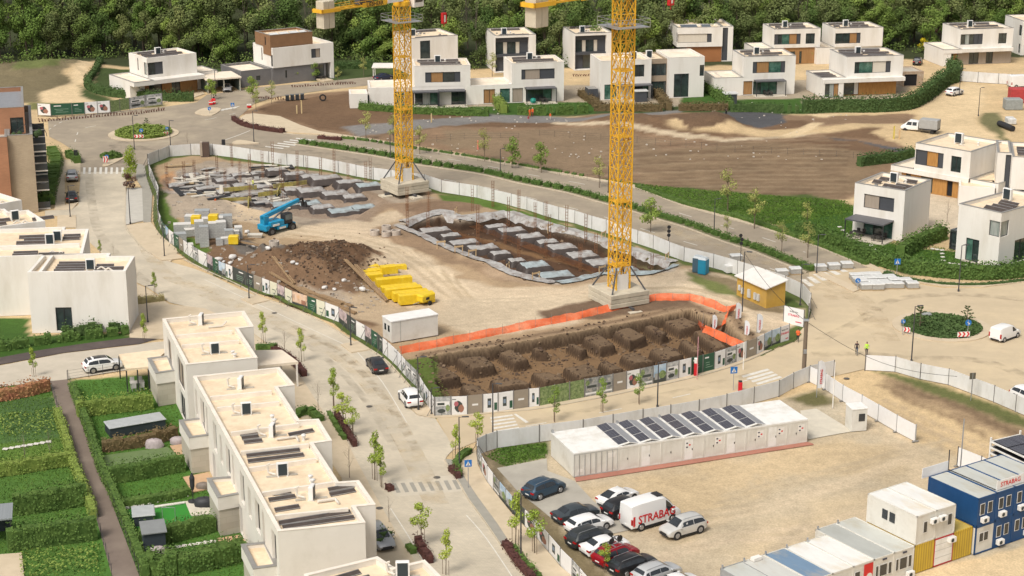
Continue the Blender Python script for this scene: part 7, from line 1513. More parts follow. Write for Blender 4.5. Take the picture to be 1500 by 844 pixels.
for i,(lb,rf,wl,k) in enumerate(specs):
 q=start-un*W1*(i+1)
 o,W,win,ac=cab((0,0),(1,1),lb,mw=W1,L=7.4 if i<2 else 6.06,wall=wl,roof=rf)
 o.location=(q.x,q.y,0); o.rotation_euler=(0,0,yw)
 if k in 'AB':
  for (x0,x1) in ((.25,.5),(.72,1.55),(1.78,2.1)): win(x0,x1,.95,2.0)
  b=MB(); b.box(1.0,1.5,-.03,-.0,2.4,2.55); b.build('name_plate',mat('ink',(.05,.05,.08),.6),o)
  if k=='A': ac(1.9,.05)
 elif k=='R':
  win(.2,.75,.9,2.1); b=MB(); b.box(1.25,2.30,-.03,-.0,.2,2.55); r_=b.build('red_panel',mat('red_panel',(.62,.02,.02),.5),o); b=MB(); b.lathe([(.35,-.04),(.35,-.032)],16,1.9,1.3,axis='y'); b.build('round_mark',WHITE(),r_)
 else: win(.8,1.5,1.0,1.9)
 if i==5: b=MB(); b.cbox(1.2,5.6,2.76,.9,.5,.3); b.build('roof_box',WHITE(),o)
 for x in (.1,): b=MB(); b.cbox(x,7.2 if i<2 else 5.9,2.77,.12,.12,.35); b.build('lifting_lug',METAL(),o)
o_=start
for i,(lb,wl,k) in enumerate((('yellow corrugated container under the upper white cabin, left of the white door',YELC,''),('white container front framed in red under the upper white cabin',CW,'d'),('yellow corrugated container beside the blue cabins',YELC,''))):
 q=start+un*(W1*i+.05); o,W,win,ac=cab((0,0),(1,1),lb,mw=W1,wall=wl,roof=(lambda: mat('yellow_roof',(.60,.44,.10),.6)) if k=='' else CWH,roofc=wl if k=='' else (lambda: mat('red_frame',(.50,.03,.03),.5)),name='storage_container',cat='container',group=None)
 o.location=(q.x,q.y,0); o.rotation_euler=(0,0,yw)
 if k:
  b=MB(); b.box(.14,W-.14,-.02,.02,.15,2.6); b.build('door',CWH(),o)
  for z in (.8,1.5,2.1): b=MB(); b.box(.14,W-.14,-.03,-.021,z,z+.04); b.build('door_rib',JOINT(),o)
  ac(2.0,2.05)
for i in range(2):
 q=start+un*(W1*i+.05); o,W,win,ac=cab((0,0),(1,1),'white upper cabin stacked on the containers, %s'%('left one with a double side window' if i==0 else 'right one'),mw=W1,z0=2.78,wall=CW,roof=WHT,group=None)
 o.location=(q.x,q.y,0); o.rotation_euler=(0,0,yw); win(*((.9,1.3) if i==0 else (1.5,1.95)),1.0,2.0); ac(2.0 if i==0 else .6,1.7)
 if i==0:
  for y in (2.6,3.5): b=MB(); b.box(-.03,.02,y,y+.65,3.9,4.8); b.build('window',CGL(),o)
bl0=start+un*(W1*3+.15)-Vector((-un.y,un.x))*.3
for i in range(4):
 for lv in range(2):
  q=bl0+un*(W1*i); wl=BLUE if (i,lv)!=(0,0) else CW
  lb='%s storey blue cabin, %s from the yellow container'%('upper' if lv else 'lower',ordn(i)) if wl is BLUE else 'white fronted lower cabin under the blue ones, beside the yellow container'
  o,W,win,ac=cab((0,0),(1,1),lb,mw=W1,z0=lv*2.78,wall=wl,roof=GREYR2,roofc=BLUE,L=6.06,group='blue site cabins'); o.location=(q.x,q.y,0); o.rotation_euler=(0,0,yw)
  if (i,lv)==(0,0): win(.5,.98,1.2,2.0); win(1.1,1.6,1.2,2.0)
  else: win(.35,.85,1.1,2.1); win(1.35,1.85,1.1,2.1); ac(.7 if i%2 else 1.9 if lv==0 else .8,.35)
o=empty('roof_banner',(bl0.x,bl0.y,0),yw,'white banner with red lettering standing on the roofs of the blue cabins','banner')
nb=Vector((-un.y,un.x))
b=MB(); b.box(2.6,12.2,.25,.30,5.62,6.5); c_=b.build('cloth',GRW2(),o); text_obj('STRABAG',.62,RED(),c_,facing((4.4,.24,6.05)),.004,bold=.01)
b=MB(); b.box(-.8,2.6,6.1,6.15,5.5,6.5); b.build('cloth',GRW2(),o)
b=MB(); b.bar((2.6,6.1,5.6),(2.6,6.1,7.6),.05); b.build('post',DARK(),o)
b=MB(); b.bar((2.5,.3,5.7),(2.5,6,5.7),.05); b.build('rail',DARK(),o)
b=MB(); b.bar((0,0,0),(0,0,9.2),.06,n=6); m_=b.build('mast',METAL(),None); m_.location=G(1402,745); tag(m_,'thin white mast rising behind the blue cabins','pole')
fence_run('white banner fence with dark rail behind the blue cabins',[(1402,683),(1436,697),(1470,713),(1520,737)],2.1,3.4,lambda i,n:'b',feet=True,seed=12,name='banner_fence',cat='fence',postm=DARK())
o,L=cframe('solar_rack',(1449,677),(1520,711),'stack of white steel frames carrying solar panels at the right edge','solar rack')
for k in range(4):
 z=.3+k*.62; b=MB(); b.box(0,9,-.06,.06,z,z+.16); b.box(0,9,3.9,4.02,z,z+.16); b.box(-.06,.06,0,4,z,z+.16); b.build('frame',CWH(),o)
 b=MB(); b.box(.05,8.9,.1,3.85,z+.0,z+.05); b.build('dark_tray',mat('dark_trim'),o)
for x in (0,9):
 for y in (0,4): b=MB(); b.box(x-.08,x+.08,y-.08,y+.08,0,2.7); b.build('post',CWH(),o)
for k in range(4):
 for q in range(2): b=MB(); b.box(.3+k*2.1,2.25+k*2.1,.15+q*1.9,1.95+q*1.9,2.34,2.40); b.build('solar_panel',grid_mat('solar_cells_small',(.02,.02,.03),(.2,.2,.22),.3,.3,.015,.2,offset=0),o)
def person(pose,shirt,trousers,skin=(.42,.24,.16),hair=(.03,.02,.015),hat=None,arms='down',h=1.76,vest=None):
 """one continuous skinned body in walking or standing pose; x is forward"""
 s=h/1.76; step=.24 if pose=='walk' else .05
 V=[(0,0,.95),(0,0,1.12),(0,0,1.38),(0,0,1.50),(.02,0,1.60),(.03,0,1.70)]; R=[(.15,.11),(.145,.10),(.17,.105),(.055,.055),(.085,.085),(.075,.07)]; E=[(0,1),(1,2),(2,3),(3,4),(4,5)]
 def add(p,r,par): V.append(p); R.append(r); E.append((par,len(V)-1)); return len(V)-1
 for sy,d in ((1,step),(-1,-step)):
  a=add((0,sy*.10,.88),(.095,.095),0); k=add((d*.75+.03,sy*.10,.49),(.062,.062),a); f=add((d-.03 if d>0 else d-.08,sy*.10,.09),(.042,.042),k); add((d+.14 if d>0 else d+.08,sy*.11,.035),(.045,.03),f)
  c=add((0,sy*.19,1.40),(.06,.06),2)
  if arms=='down': e=add((-d*.4,sy*.25,1.13),(.043,.043),c); w=add((-d*.4+.08,sy*.25,.88),(.032,.032),e)
  elif arms=='phone': e=add((.04,sy*.26,1.13),(.043,.043),c); w=add((.24,sy*.14,1.22),(.032,.032),e)
  hnd=add((V[w][0]+.02,V[w][1],V[w][2]-.07 if arms=='down' else V[w][2]+.04),(.028,.018),w)
  for q in range(4): add((V[hnd][0]+.01+.012*q,V[hnd][1]+.004*(q-1.5),V[hnd][2]-(.075+.012*(q in (1,2)) if arms=='down' else -.05)),(.008,.008),hnd)
  add((V[hnd][0]+.05,V[hnd][1]-sy*.02,V[hnd][2]-.02),(.009,.009),hnd)
 me=bpy.data.meshes.new('person'); me.from_pydata([(x*s,y*s,z*s) for x,y,z in V],E,[]); o=bpy.data.objects.new('person',me); col.objects.link(o)
 md=o.modifiers.new('skin','SKIN');
 for i,r in enumerate(R): me.skin_vertices[0].data[i].radius=(r[0]*s,r[1]*s)
 me.skin_vertices[0].data[0].use_root=True; md.use_smooth_shade=True; sb=o.modifiers.new('sub','SUBSURF'); sb.levels=1; sb.render_levels=1
 dg=bpy.context.evaluated_depsgraph_get(); dg.update(); m2=bpy.data.meshes.new_from_object(o.evaluated_get(dg)); o.modifiers.clear(); o.data=m2; bpy.data.meshes.remove(me)
 m2.materials.clear(); sk=mat('skin',skin,.6); ms=[mat('cloth_%02d%02d%02d'%tuple(int(c*99) for c in shirt),shirt,.9),mat('cloth_%02d%02d%02d'%tuple(int(c*99) for c in trousers),trousers,.9),sk,mat('shoe_dark',(.02,.02,.02),.7)]
 for m in ms: m2.materials.append(m)
 for p in m2.polygons:
  z=p.center.z/s; y=abs(p.center.y)/s
  hand=(arms=='down' and y>.17 and z<.90 and z>.6) or (arms=='phone' and p.center.x/s>.20 and 1.15<z<1.36)
  p.material_index=2 if (z>1.475 or hand) else 0 if z>.93 else 1 if z>.10 else 3
 hb=MB(); hc=Vector((.02*s,0,1.675*s)); n=10; v=[];f=[]
 for j in range(5):
  ph=PI/2*j/4
  for i in range(n): t_=2*PI*i/n; v.append((hc.x-.012*s+.102*s*math.cos(t_)*math.cos(ph),.09*s*math.sin(t_)*math.cos(ph),hc.z+.10*s*math.sin(ph)))
 for j in range(4):
  for i in range(n): f.append((j*n+i,j*n+(i+1)%n,(j+1)*n+(i+1)%n,(j+1)*n+i))
 hb.add(v,f)
 if hat: hb.lathe([(.13*s,1.665*s),(.13*s,1.68*s)],12,.03*s,0)
 hb.build('helmet' if hat else 'hair',mat('helmet_white',hat,.5) if hat else mat('hair_dark',hair,.8),o,smooth=True)
 fb=MB()
 for sy in (-1,1): fb.cbox(.098*s,sy*.032*s,1.645*s,.012*s,.022*s,.012*s)
 fb.cbox(.095*s,0,1.575*s,.014*s,.045*s,.010*s); fb.build('face_features',mat('dark_trim'),o)
 nb_=MB(); nb_.bar((.085*s,0,1.66*s),(.118*s,0,1.615*s),.010*s,.017*s); nb_.build('nose',sk,o)
 if vest:
  vb=MB(); vb.lathe([(.175*s,.92*s),(.17*s,1.10*s),(.19*s,1.30*s),(.15*s,1.43*s)],14); vm=vb.build('hi_vis_vest',mat('vest_%d'%int(vest[1]*100),vest,.7),o); vm.scale=(.78,1.12,1)
 return o
def man(px,py,toward,label,**k):
 o=person(**k); a=G(px,py); b=G(*toward); o.location=(a.x,a.y,.03 if py>430 else a.z); o.rotation_euler=(0,0,math.atan2(b.y-a.y,b.x-a.x)); return tag(o,label,'person')
OR=(.80,.14,.03)
man(1168.5,501.5,(1150,530),'person in an orange vest and dark trousers standing at the end of the lettered banners',pose='stand',shirt=OR,trousers=(.02,.02,.03),arms='phone',vest=OR)
man(1254.5,520.5,(1240,560),'person in a dark jacket and jeans walking beside the yellow jacketed one',pose='walk',shirt=(.04,.025,.03),trousers=(.05,.07,.11))
man(1269,521.5,(1252,562),'person in a bright yellow green jacket walking at the fence corner',pose='walk',shirt=(.45,.75,.05),trousers=(.02,.02,.025))
man(776,171.5,(790,175),'person in orange work clothes, left one of the pair on the field',pose='stand',shirt=OR,trousers=OR)
man(780,170.5,(770,175),'person in orange with a white helmet, right one of the pair on the field',pose='stand',shirt=OR,trousers=(.3,.05,.05),hat=(.75,.75,.72))
man(774,179,(790,190),'person crouched low in dark red work clothes nearest to the road on the field',pose='stand',shirt=(.35,.02,.03),trousers=(.3,.3,.32),h=1.3)
man(806,176,(780,182),'person in orange work clothes standing alone on the field',pose='stand',shirt=OR,trousers=(.5,.45,.4),h=1.5)
man(1063.5,171,(1080,176),'person in black beside the dark membrane on the field',pose='stand',shirt=(.015,.015,.018),trousers=(.015,.015,.018),arms='phone')
man(313.5,152,(330,155),'person in dark clothes by the red and white barriers near the carport',pose='walk',shirt=(.03,.03,.04),trousers=(.02,.02,.03))
man(316,302,(330,306),'person in orange bending over the left foundations beside the rubble',pose='stand',shirt=OR,trousers=(.25,.1,.05),h=1.4)
man(371,277,(350,281),'person in a pale yellow vest among the left foundations',pose='stand',shirt=(.6,.65,.15),trousers=(.2,.2,.2),arms='phone')
def lamp(h,arm=1.0):
 t=empty('street_lamp',(0,0,0)); b=MB(); b.bar((0,0,0),(0,0,h),.085,.055,n=8); b.bar((0,0,0),(0,0,.25),.14,n=8); b.build('pole',POLE(),t)
 b=MB(); b.bar((0,0,h-.05),(arm*.5,0,h+.02),.03); b.bevbox(arm*.3,arm*1.0,-.12,.12,h-.02,h+.07,.02); b.build('lamp_head',POLE(),t); return t
L5=Stamp(lamp(6.0))
lamps=[(241,376,4.7,'on the first paved plinth beside the printed hoarding'),(365,438,4.7,'on the second paved plinth beside the printed hoarding'),(514,507,5.0,'on the third paved plinth beside the printed hoarding'),
(191,328,6.5,'at the top of the paved street by the dark shrub'),(216.5,472,4.8,'by the planted bed behind the left end wall'),(613,601,6.2,'thin one at the street corner, left of the pair'),(632,607,3.0,'short one at the street corner by the printed hoarding'),
(722,640,6.0,'at the fence corner of the yard beside the lower crossing'),(963,596,5.2,'in front of the long white container row'),(763,821,6.8,'on the pavement beside the parked cars'),(673,684,5.4,'at the planted corner of the paved street'),
(1196,401,5.6,'at the end of the median hedge'),(1046,337,4.8,'on the upper carriageway pavement by the grass verge'),(733,257,4.6,'on the upper carriageway pavement between the cranes'),(572,232,4.4,'on the pavement just left of the first crane'),(891,282,4.4,'on the pavement just left of the second crane'),
(1172,447,5.6,'behind the lettered banner by the ochre hut'),(1335,530,6.9,'before the right roundabout behind the sagging fence'),(1405,140,5.6,'at the foot of the far sandy track'),(1433,170,5.6,'on the bend of the far sandy track'),(1404,427,6.4,'before the hedge of the right gardens'),
(372,208,5.8,'beside the dark shrubs of the far plaza'),(316,141,5.4,'in front of the flat roofed carport'),(197,219,6.2,'in front of the far roundabout'),(250,216,5.0,'thin one between far roundabout and white hoarding'),(103,318,5.0,'by the tree pit at the top left car park'),(1087,462,8.5,'tall one behind the ochre hut')]
for x,y,h,lb in lamps: L5(G(x,y,.03),random.uniform(-.5,.5),'dark grey street lamp '+lb,'street lamp','street lamps',1,h/6.0)
t=empty('utility_pole',G(1177,553),0,'thick weathered utility pole standing at the corner of the yard fences','utility pole')
b=MB(); b.bar((0,0,0),(0,0,6.9),.27,.22,n=10); b.build('pole',mat('weathered_pole',(.20,.155,.11),.9,(.14,.105,.075),3,stretch=(4,4,.4)),t); b=MB(); b.bevbox(-.18,.18,-.32,-.2,3.0,3.5,.02); b.bevbox(-.3,.3,-.3,.3,6.9,7.05,.02); b.build('bracket',METAL(),t)
a=G(1177,553); a.z=6.8
for k,(tx,ty,tz,lb) in enumerate(((1400,576,2.0,'sagging black cable from the utility pole along the right fence'),(1087,458,8.0,'black cable from the utility pole toward the ochre hut'))):
 c=G(tx,ty); c.z=tz; b=MB(); pts=[a.lerp(c,i/14)-Vector((0,0,1.6*math.sin(PI*i/14)*(1 if k==0 else .5))) for i in range(15)]; b.path(pts,.025,4); tag(b.build('cable',mat('dark_trim'),None),lb,'cable')
for x,y,lb in ((1019,551,'red and white post banner holder before the white photo panel'),(1084,573,'red litter bin on the lower road pavement')):
 o=empty('litter_bin',G(x,y),0,lb,'bin'); b=MB(); b.bevbox(-.22,.22,-.22,.22,0,1.1 if x>1050 else 1.6,.04); b.build('body',mat('red_bin',(.55,.01,.02),.5),o); b=MB(); b.bevbox(-.2,.2,-.2,.2,1.1 if x>1050 else 1.6,1.25 if x>1050 else 2.2,.03); b.build('top',mat('dark_trim') if x>1050 else WHITE(),o)
o=empty('banner_pole',G(1021,556),0,'pink striped slim pole beside the green panels of the near hoarding','pole'); b=MB(); b.bar((0,0,0),(0,0,5.2),.05,n=6); b.build('pole',mat('pink_pole',(.55,.28,.30),.6),o)
SB=lambda: mat('sign_blue',(.01,.16,.50),.4)
def post(h): b=MB(); b.bar((0,0,0),(0,0,h),.045,n=6); return b
def sign_cross(px,py,h,rz,lb,s=1.0):
 t=empty('crossing_sign',G(px,py),rz,lb,'road sign'); post(h).build('pole',METAL(),t)
 b=MB(); b.bevbox(-.45*s,.45*s,-.03,.0,h-.95*s,h-.05*s,.012); p=b.build('plate',SB(),t)
 b=MB(); b.add([(-.30*s,-.034,h-.78*s),(.30*s,-.034,h-.78*s),(0,-.034,h-.2*s)],[(0,1,2)]); b.build('white_triangle',WHITE(),p)
 b=MB(); b.bar((0,-.042,h-.42*s),(0,-.042,h-.58*s),.035*s); b.bar((0,-.042,h-.56*s),(-.1*s,-.042,h-.74*s),.02*s); b.bar((0,-.042,h-.56*s),(.1*s,-.042,h-.74*s),.02*s); b.build('walker_symbol',BLACK(),p)
sign_cross(686,716,3.1,.15,'blue pedestrian crossing sign beside the striped paved crossing',.8)
sign_cross(1313.5,402,2.3,.1,'blue pedestrian crossing sign before the hedge near the right roundabout',.95)
sign_cross(341,162,1.6,.1,'small blue pedestrian crossing sign at the edge of the far plaza',.8)
sign_cross(1074,572,2.9,.2,'blue crossing sign with a red warning plate above it on the lower road',.9)
def sign_arrow(px,py,h,rz,lb,s=.45):
 t=empty('keep_right_sign',G(px,py,.14),rz,lb,'road sign'); post(h).build('pole',METAL(),t); b=MB(); b.lathe([(s,-.03),(s,0)],20,0,h-s,axis='y'); p=b.build('plate',SB(),t); b=MB(); b.bar((-s*.4,-.036,h-s*.7),(s*.35,-.036,h-s*1.35),s*.12); b.add([(s*.5,-.04,h-s*1.55),(s*.5,-.04,h-s*1.0),(-.0,-.04,h-s*1.5)],[(0,1,2)]); b.build('white_arrow',WHITE(),p)
for x,y,h,lb,s in ((307,166,1.3,'blue arrow sign on the teardrop island by the carport',.5),(157,239,1.5,'blue arrow sign on the planted splitter island',.5),(1256,424,1.6,'round blue arrow sign in front of the wrapped paving pallets',.5),(207.5,203,1.9,'blue arrow sign above the chevrons of the far roundabout',.5),(1417,492,2.1,'blue arrow sign above the chevrons of the right roundabout',.55),(1322,490,2.0,'blue arrow sign at the left side of the right roundabout',.4),(245,198,1.6,'blue arrow sign at the right end of the far roundabout',.4),(4,0,0,'',0)):
 if s: sign_arrow(x,y,h,.1,lb,s*.72)
def chevron(px,py,w,h,rz,lb,n=3):
 t=empty('chevron_board',G(px,py,.14),rz,lb,'chevron board'); b=MB(); b.box(-w/2,w/2,-.03,.03,.25,.25+h); p=b.build('board',WHITE(),t)
 for s in (-1,1): MB().box(s*w*.35-.04,s*w*.35+.04,.03,.08,0,.3).build('leg',METAL(),t)
 for k in range(n): x=-w/2+w*(k+.15)/n; d=w/n; b=MB(); b.add([(x,-.036,.25),(x+d*.42,-.036,.25),(x+d*.8,-.036,.25+h/2),(x+d*.42,-.036,.25+h),(x,-.036,.25+h),(x+d*.38,-.036,.25+h/2)],[(0,1,2,5),(5,2,3,4)]); b.build('red_chevron',RED(),p)
chevron(203,204,1.9,.6,.05,'red and white chevron board on the far roundabout, front one'); chevron(243,199,1.0,.5,.5,'red and white chevron board at the right side of the far roundabout',2)
chevron(1411,496,1.6,.62,.15,'red and white chevron board on the right roundabout, front one'); chevron(1328,489,.9,.6,-.6,'red and white chevron board at the left side of the right roundabout',2); chevron(155,240,.9,1.1,.1,'red and white striped marker on the planted splitter island',2)
for i,(x,y,lb) in enumerate(((313,153,'tall red and white barrier nearest the parked scooter'),(309,154,'low red and white barrier left of the taller one'),(365,158,'small red barrier at the plaza corner'))):
 o=empty('road_barrier',G(x,y),.2*i,lb,'barrier'); b=MB(); b.bevbox(-.4,.4,-.25,.25,0,1.2-.3*i,.1); b.build('body',RED(),o); b=MB(); b.box(-.41,.41,-.26,.26,.5,.72); b.build('white_band',WHITE(),o)
o=empty('direction_sign',G(1422,587),.2,'dark square road sign seen from behind on a thin pole','road sign'); post(3.3).build('pole',METAL(),o); b=MB(); b.bevbox(-.36,.36,-.02,.02,2.55,3.3,.01); b.build('plate',mat('sign_back',(.12,.11,.08),.6),o)
o=empty('signal_head',G(979,372),.2,'stack of three dark round sign backs on one pole above the hoarding','road sign'); post(4.2).build('pole',POLE(),o)
for k in range(3): b=MB(); b.lathe([(.27,-.05),(.27,0)],16,0,4.0-k*.6,axis='y'); b.build('plate',mat('dark_trim'),o)
o=empty('signal_head',G(1084,400),.2,'cluster of dark sign backs on the tall pole behind the ochre hut','road sign'); post(5.6).build('pole',POLE(),o)
for k in range(3): b=MB(); b.lathe([(.25,-.05),(.25,0)],16,(-.1,.1,0)[k],5.4-k*.56,axis='y'); b.build('plate',mat('dark_trim'),o)
for x,y,lb in ((328,222,'dark bin post by the traffic island behind the white hoarding'),(112,238,'dark post beside the shrubs at the crossing')):
 o=empty('post_box',G(x,y),0,lb,'post'); post(1.5).build('pole',POLE(),o); b=MB(); b.bevbox(-.3,.3,-.2,.2,1.2,2.2,.03); b.build('box',mat('dark_trim'),o)
def ppal():
 t=empty('paving_pallet',(0,0,0)); b=MB(); b.box(-.8,.8,-.6,.6,0,.12); b.build('pallet',mat('pallet_wood',(.42,.31,.18),.9),t); b=MB(); b.bevbox(-.78,.78,-.58,.58,.13,.80,.04)
 b.build('paving_blocks',grid_mat('grey_paving_stack',(.44,.43,.40),(.25,.24,.22),.4,.13,.02,.9,axis='xz'),t); b=MB(); b.bevbox(-.82,.82,-.62,.62,.70,.95,.09); b.build('plastic_cover',mat('clear_wrap',(.66,.66,.64),.3,(.55,.55,.53),3),t); return t
pp=Stamp(ppal())
for i,(x,y,r,lb) in enumerate(((1145,404,.15,'left of the two on the lower carriageway'),(1165,401,.15,'right of the two on the lower carriageway'),(1201,397,.1,'left of the three across the upper carriageway'),(1221,395,.1,'middle of the three across the upper carriageway'),(1240,393,.1,'right of the three across the upper carriageway'),(1078,382,.2,'alone behind the white hoarding near the toilets'))):
 pp(G(x,y,.03),r,'wrapped pallet of paving blocks, '+lb,'pallet','wrapped pallets of paving blocks',1.0)
k=0
for j,(y,xs_) in enumerate(((424,(1268,1285,1300,1315,1336)),(419,(1262,1278,1294,1310,1326)),(414,(1256,1272,1288,1303)),(409,(1252,1268,1282)))):
 for x in xs_:
  pp(G(x,y-(0 if x<1300 else 2),.04),.1+.04*math.sin(k*3),'wrapped pallet of paving blocks in the big group, %s from left in the %s row'%(ordn(xs_.index(x)),('front','second','third','back')[j]),'pallet','wrapped pallets of paving blocks',.95+.06*math.sin(k*1.7)); k+=1
for i in range(4):
 o=empty('waste_bin',G(421+i*7.3,147.5-i*.6,.03),.1,'black wheeled waste bin, %s from left beside the far road'%ordn(i),'bin','black waste bins'); b=MB(); b.bevbox(-.36,.36,-.4,.4,.05,1.1,.05); b.build('body',mat('bin_black',(.02,.025,.03),.6),o); b=MB(); b.bevbox(-.4,.4,-.44,.44,1.1,1.2,.03); b.build('lid',mat('bin_lid',(.10,.11,.12),.5),o)
b=MB(); n=18
for i in range(n): a0,a1=2*PI*i/n,2*PI*(i+1)/n; b.bar((.6*math.cos(a0),0,.7+.6*math.sin(a0)),(.6*math.cos(a1),0,.7+.6*math.sin(a1)),.16,n=5)
o=b.build('cable_reel_tyre',BLACK(),None); o.location=G(473,148); tag(o,'large black tyre standing upright at the field edge','tyre')
for i in range(4):
 b=MB(); b.lathe([(.3,-.9),(.55,-.88),(.55,.88),(.3,.9)],14,0,.55,axis='y'); o=b.build('black_drum',mat('dark_trim'),None); o.location=G(1467+i*4.2,186+i*1.8); o.rotation_euler=(0,0,.3); tag(o,'black drum lying on its side, %s from left at the bend of the track'%ordn(i),'drum','black drums at the track bend')
for i,(x,y,c,w_,h_,lb) in enumerate(((1483,160,(.30,.32,.31),3.4,2.2,'grey tarpaulin covered load at the track bend'),(1489,150,(.45,.05,.05),3.2,3.0,'dark red container behind the grey load at the right edge'),(1480,181,(.62,.62,.60),1.6,1.2,'white wrapped load behind the black drums'))):
 b=MB(); b.bevbox(-w_/2,w_/2,-1.2,1.2,0,h_,.15); o=b.build('covered_load',mat('load_%d'%i,c,.7,tuple(q*.75 for q in c),2),None); o.location=G(x,y); tag(o,lb,'load')
for x,y,h,c,lb in ((435,166,1.6,(.55,.42,.22),'left pine stake of the pair at the field corner'),(442,166,2.6,(.55,.42,.22),'taller pine stake of the pair at the field corner'),(1309,205,2.6,(.62,.50,.10),'yellow stake by the lorry, left of two'),(1317,205,2.0,(.60,.42,.22),'pine stake by the lorry, right of two'),(632,180,1.8,(.55,.42,.22),'pine stake on the field before the clipped hedge'),(700,220,1.8,(.7,.2,.15),'red and white stake on the field between the cranes')):
 b=MB(); b.box(-.12,.12,-.12,.12,-.1,h); o=b.build('marker_stake',mat('stake_%d'%int(c[0]*100+c[2]*10),c,.8),None); o.location=G(x,y); tag(o,lb,'stake')
def wire(label,pts,h=1.3,step=3.0,r=.03):
 rs=resample(PP(*pts),step); root=empty('wire_fence',(rs[0].x,rs[0].y,0),0,label,'fence'); o0=rs[0]
 for p in rs: b=MB(); b.bar((p.x-o0.x,p.y-o0.y,-.1),(p.x-o0.x,p.y-o0.y,h),r,n=4); b.build('post',POLE(),root)
 b=MB()
 for z in (h*.35,h*.65,h-.05): b.path([(p.x-o0.x,p.y-o0.y,z) for p in rs],.012,3)
 b.build('wire',POLE(),root)
wire('thin wire fence crossing the field in front of the sandy path',[(790,200),(880,206),(960,212),(1050,221),(1130,226),(1200,230),(1300,236)]); wire('thin wire fence along the garden hedge of the gravel path',[(575,198),(600,206),(640,208),(680,205),(760,205)])
wire('thin wire fence beside the upper carriageway',[(520,205),(606,221),(700,236),(800,253),(860,265),(940,280)],h=1.2)
def rowbits(label,pts,col_,h,name,cat,step=.55,w=.3,grp=None):
 rs=resample(PP(*pts),step); b=MB(); r_=random.Random(len(pts)*7+int(h*10))
 for p in rs:
  n=6; hh=h*r_.uniform(.5,1.1)
  for q in range(7): b.bar((p.x+r_.uniform(-w,w)*.3,p.y+r_.uniform(-w,w)*.3,.0),(p.x+r_.uniform(-w,w),p.y+r_.uniform(-w,w),hh),.05,.02,n=3)
 o=b.build(name,col_,None); tag(o,label,cat)
rowbits('row of low dark red clipped plants along the verge below the far hoarding',[(58,178.5),(100,175.5),(150,171),(200,167.5),(240,162)],mat('dark_red_leaf',(.10,.035,.025),.9,(.16,.05,.035),6),.75,'low_hedge','plants')
rowbits('row of low dark red plants in front of the grey based house',[(428,128),(470,125.5),(520,123)],mat('dark_red_leaf'),.6,'low_hedge','plants')
rowbits('row of low dark red plants along the far road edge',[(372,143.5),(400,145.5),(415,146)],mat('dark_red_leaf'),.6,'low_hedge','plants')
rowbits('row of low brown plants by the paved forecourt behind the second crane',[(840,112),(865,111)],mat('dark_red_leaf'),.6,'low_hedge','plants')
def leafm(name,a,b,rand=.12,sc=.5):
 m=mat(name,a,.9,b,sc,world=False,rand=rand,spec=.15,detail=2); return m
def leafcloud(mb,c,r,n,size,rnd,shell=.55,flat=1.0):
 """n small leaf faces spread in an ellipsoid, densest near its skin, facing mostly outward"""
 for _ in range(n):
  while True:
   d=Vector((rnd.uniform(-1,1),rnd.uniform(-1,1),rnd.uniform(-1,1)))
   if .05<d.length<1: break
  d.normalize(); k=shell+(1-shell)*rnd.random()**.7; k*=1+.18*noise.noise(Vector((d.x*2+c[0],d.y*2+c[1],d.z*2+c[2])))
  p=Vector((c[0]+d.x*r[0]*k,c[1]+d.y*r[1]*k,c[2]+d.z*r[2]*k)); nn=(d+Vector((rnd.uniform(-.8,.8),rnd.uniform(-.8,.8),rnd.uniform(-.3,.9)))).normalized()
  u=nn.orthogonal().normalized(); u=(Matrix.Rotation(rnd.random()*6.28,3,nn)@u); v=nn.cross(u); s=size*rnd.uniform(.6,1.3)
  mb.add([p-u*s*.5,p-v*s*.35,p+u*s*.5,p+v*s*.35],[(0,1,2,3)])
def tree_mesh(name,h,cr,trunk_h,leaf,nleaf,size,seed,clumps=9,kind='round',bare=False,trunkr=None,barkm=None):
 rnd=random.Random(seed); t=empty(name,(0,0,0)); tr=MB(); r0=trunkr or h*.02
 lean=(rnd.uniform(-.03,.03)*h,rnd.uniform(-.03,.03)*h); top=Vector((lean[0],lean[1],h*.82)); tr.bar((0,0,-.1),(lean[0]*.4,lean[1]*.4,trunk_h),r0,r0*.75,n=6); tr.bar((lean[0]*.4,lean[1]*.4,trunk_h),top,r0*.75,r0*.2,n=5)
 cr_=MB(); cs=[]
 for k in range(clumps):
  a=2*PI*k/clumps*1.618+rnd.random(); f=(k+.5)/clumps; z=lerp(trunk_h,h*.93,f)
  if kind=='round': rr=cr*.62*math.sin(PI*min(.97,.18+f*.82))**.7
  elif kind=='column': rr=cr*.35
  else: rr=cr*.6*(1-f*.85)
  rad=rr*rnd.uniform(.5,1.0); cs.append((rad*math.cos(a)+lean[0]*f,rad*math.sin(a)+lean[1]*f,z))
 for c in cs:
  zb=max(trunk_h*.8,c[2]-h*.22); tr.bar((lean[0]*zb/h,lean[1]*zb/h,zb),c,r0*.35,r0*.1,n=4)
  if bare:
   for _ in range(5): tr.bar(c,(c[0]+rnd.uniform(-.5,.5)*cr,c[1]+rnd.uniform(-.5,.5)*cr,c[2]+rnd.uniform(.1,.5)*cr),r0*.12,r0*.04,n=3)
 if not bare or nleaf:
  for c in cs:
   q=cr*rnd.uniform(.34,.52)*(1.0 if kind!='column' else .8); leafcloud(cr_,c,(q,q,q*(.8 if kind=='round' else 1.3)),nleaf//clumps,size,rnd)
  cr_.build('crown',leaf,t)
 tr.build('trunk',barkm or BARK(),t); return t
FM=[leafm('woodland_leaf_dark',(.085,.135,.035),(.135,.19,.05),.25,.25),leafm('woodland_leaf_fresh',(.125,.195,.042),(.19,.265,.06),.28,.25),leafm('woodland_leaf_olive',(.11,.145,.045),(.16,.19,.07),.25,.25)]
protos=[]
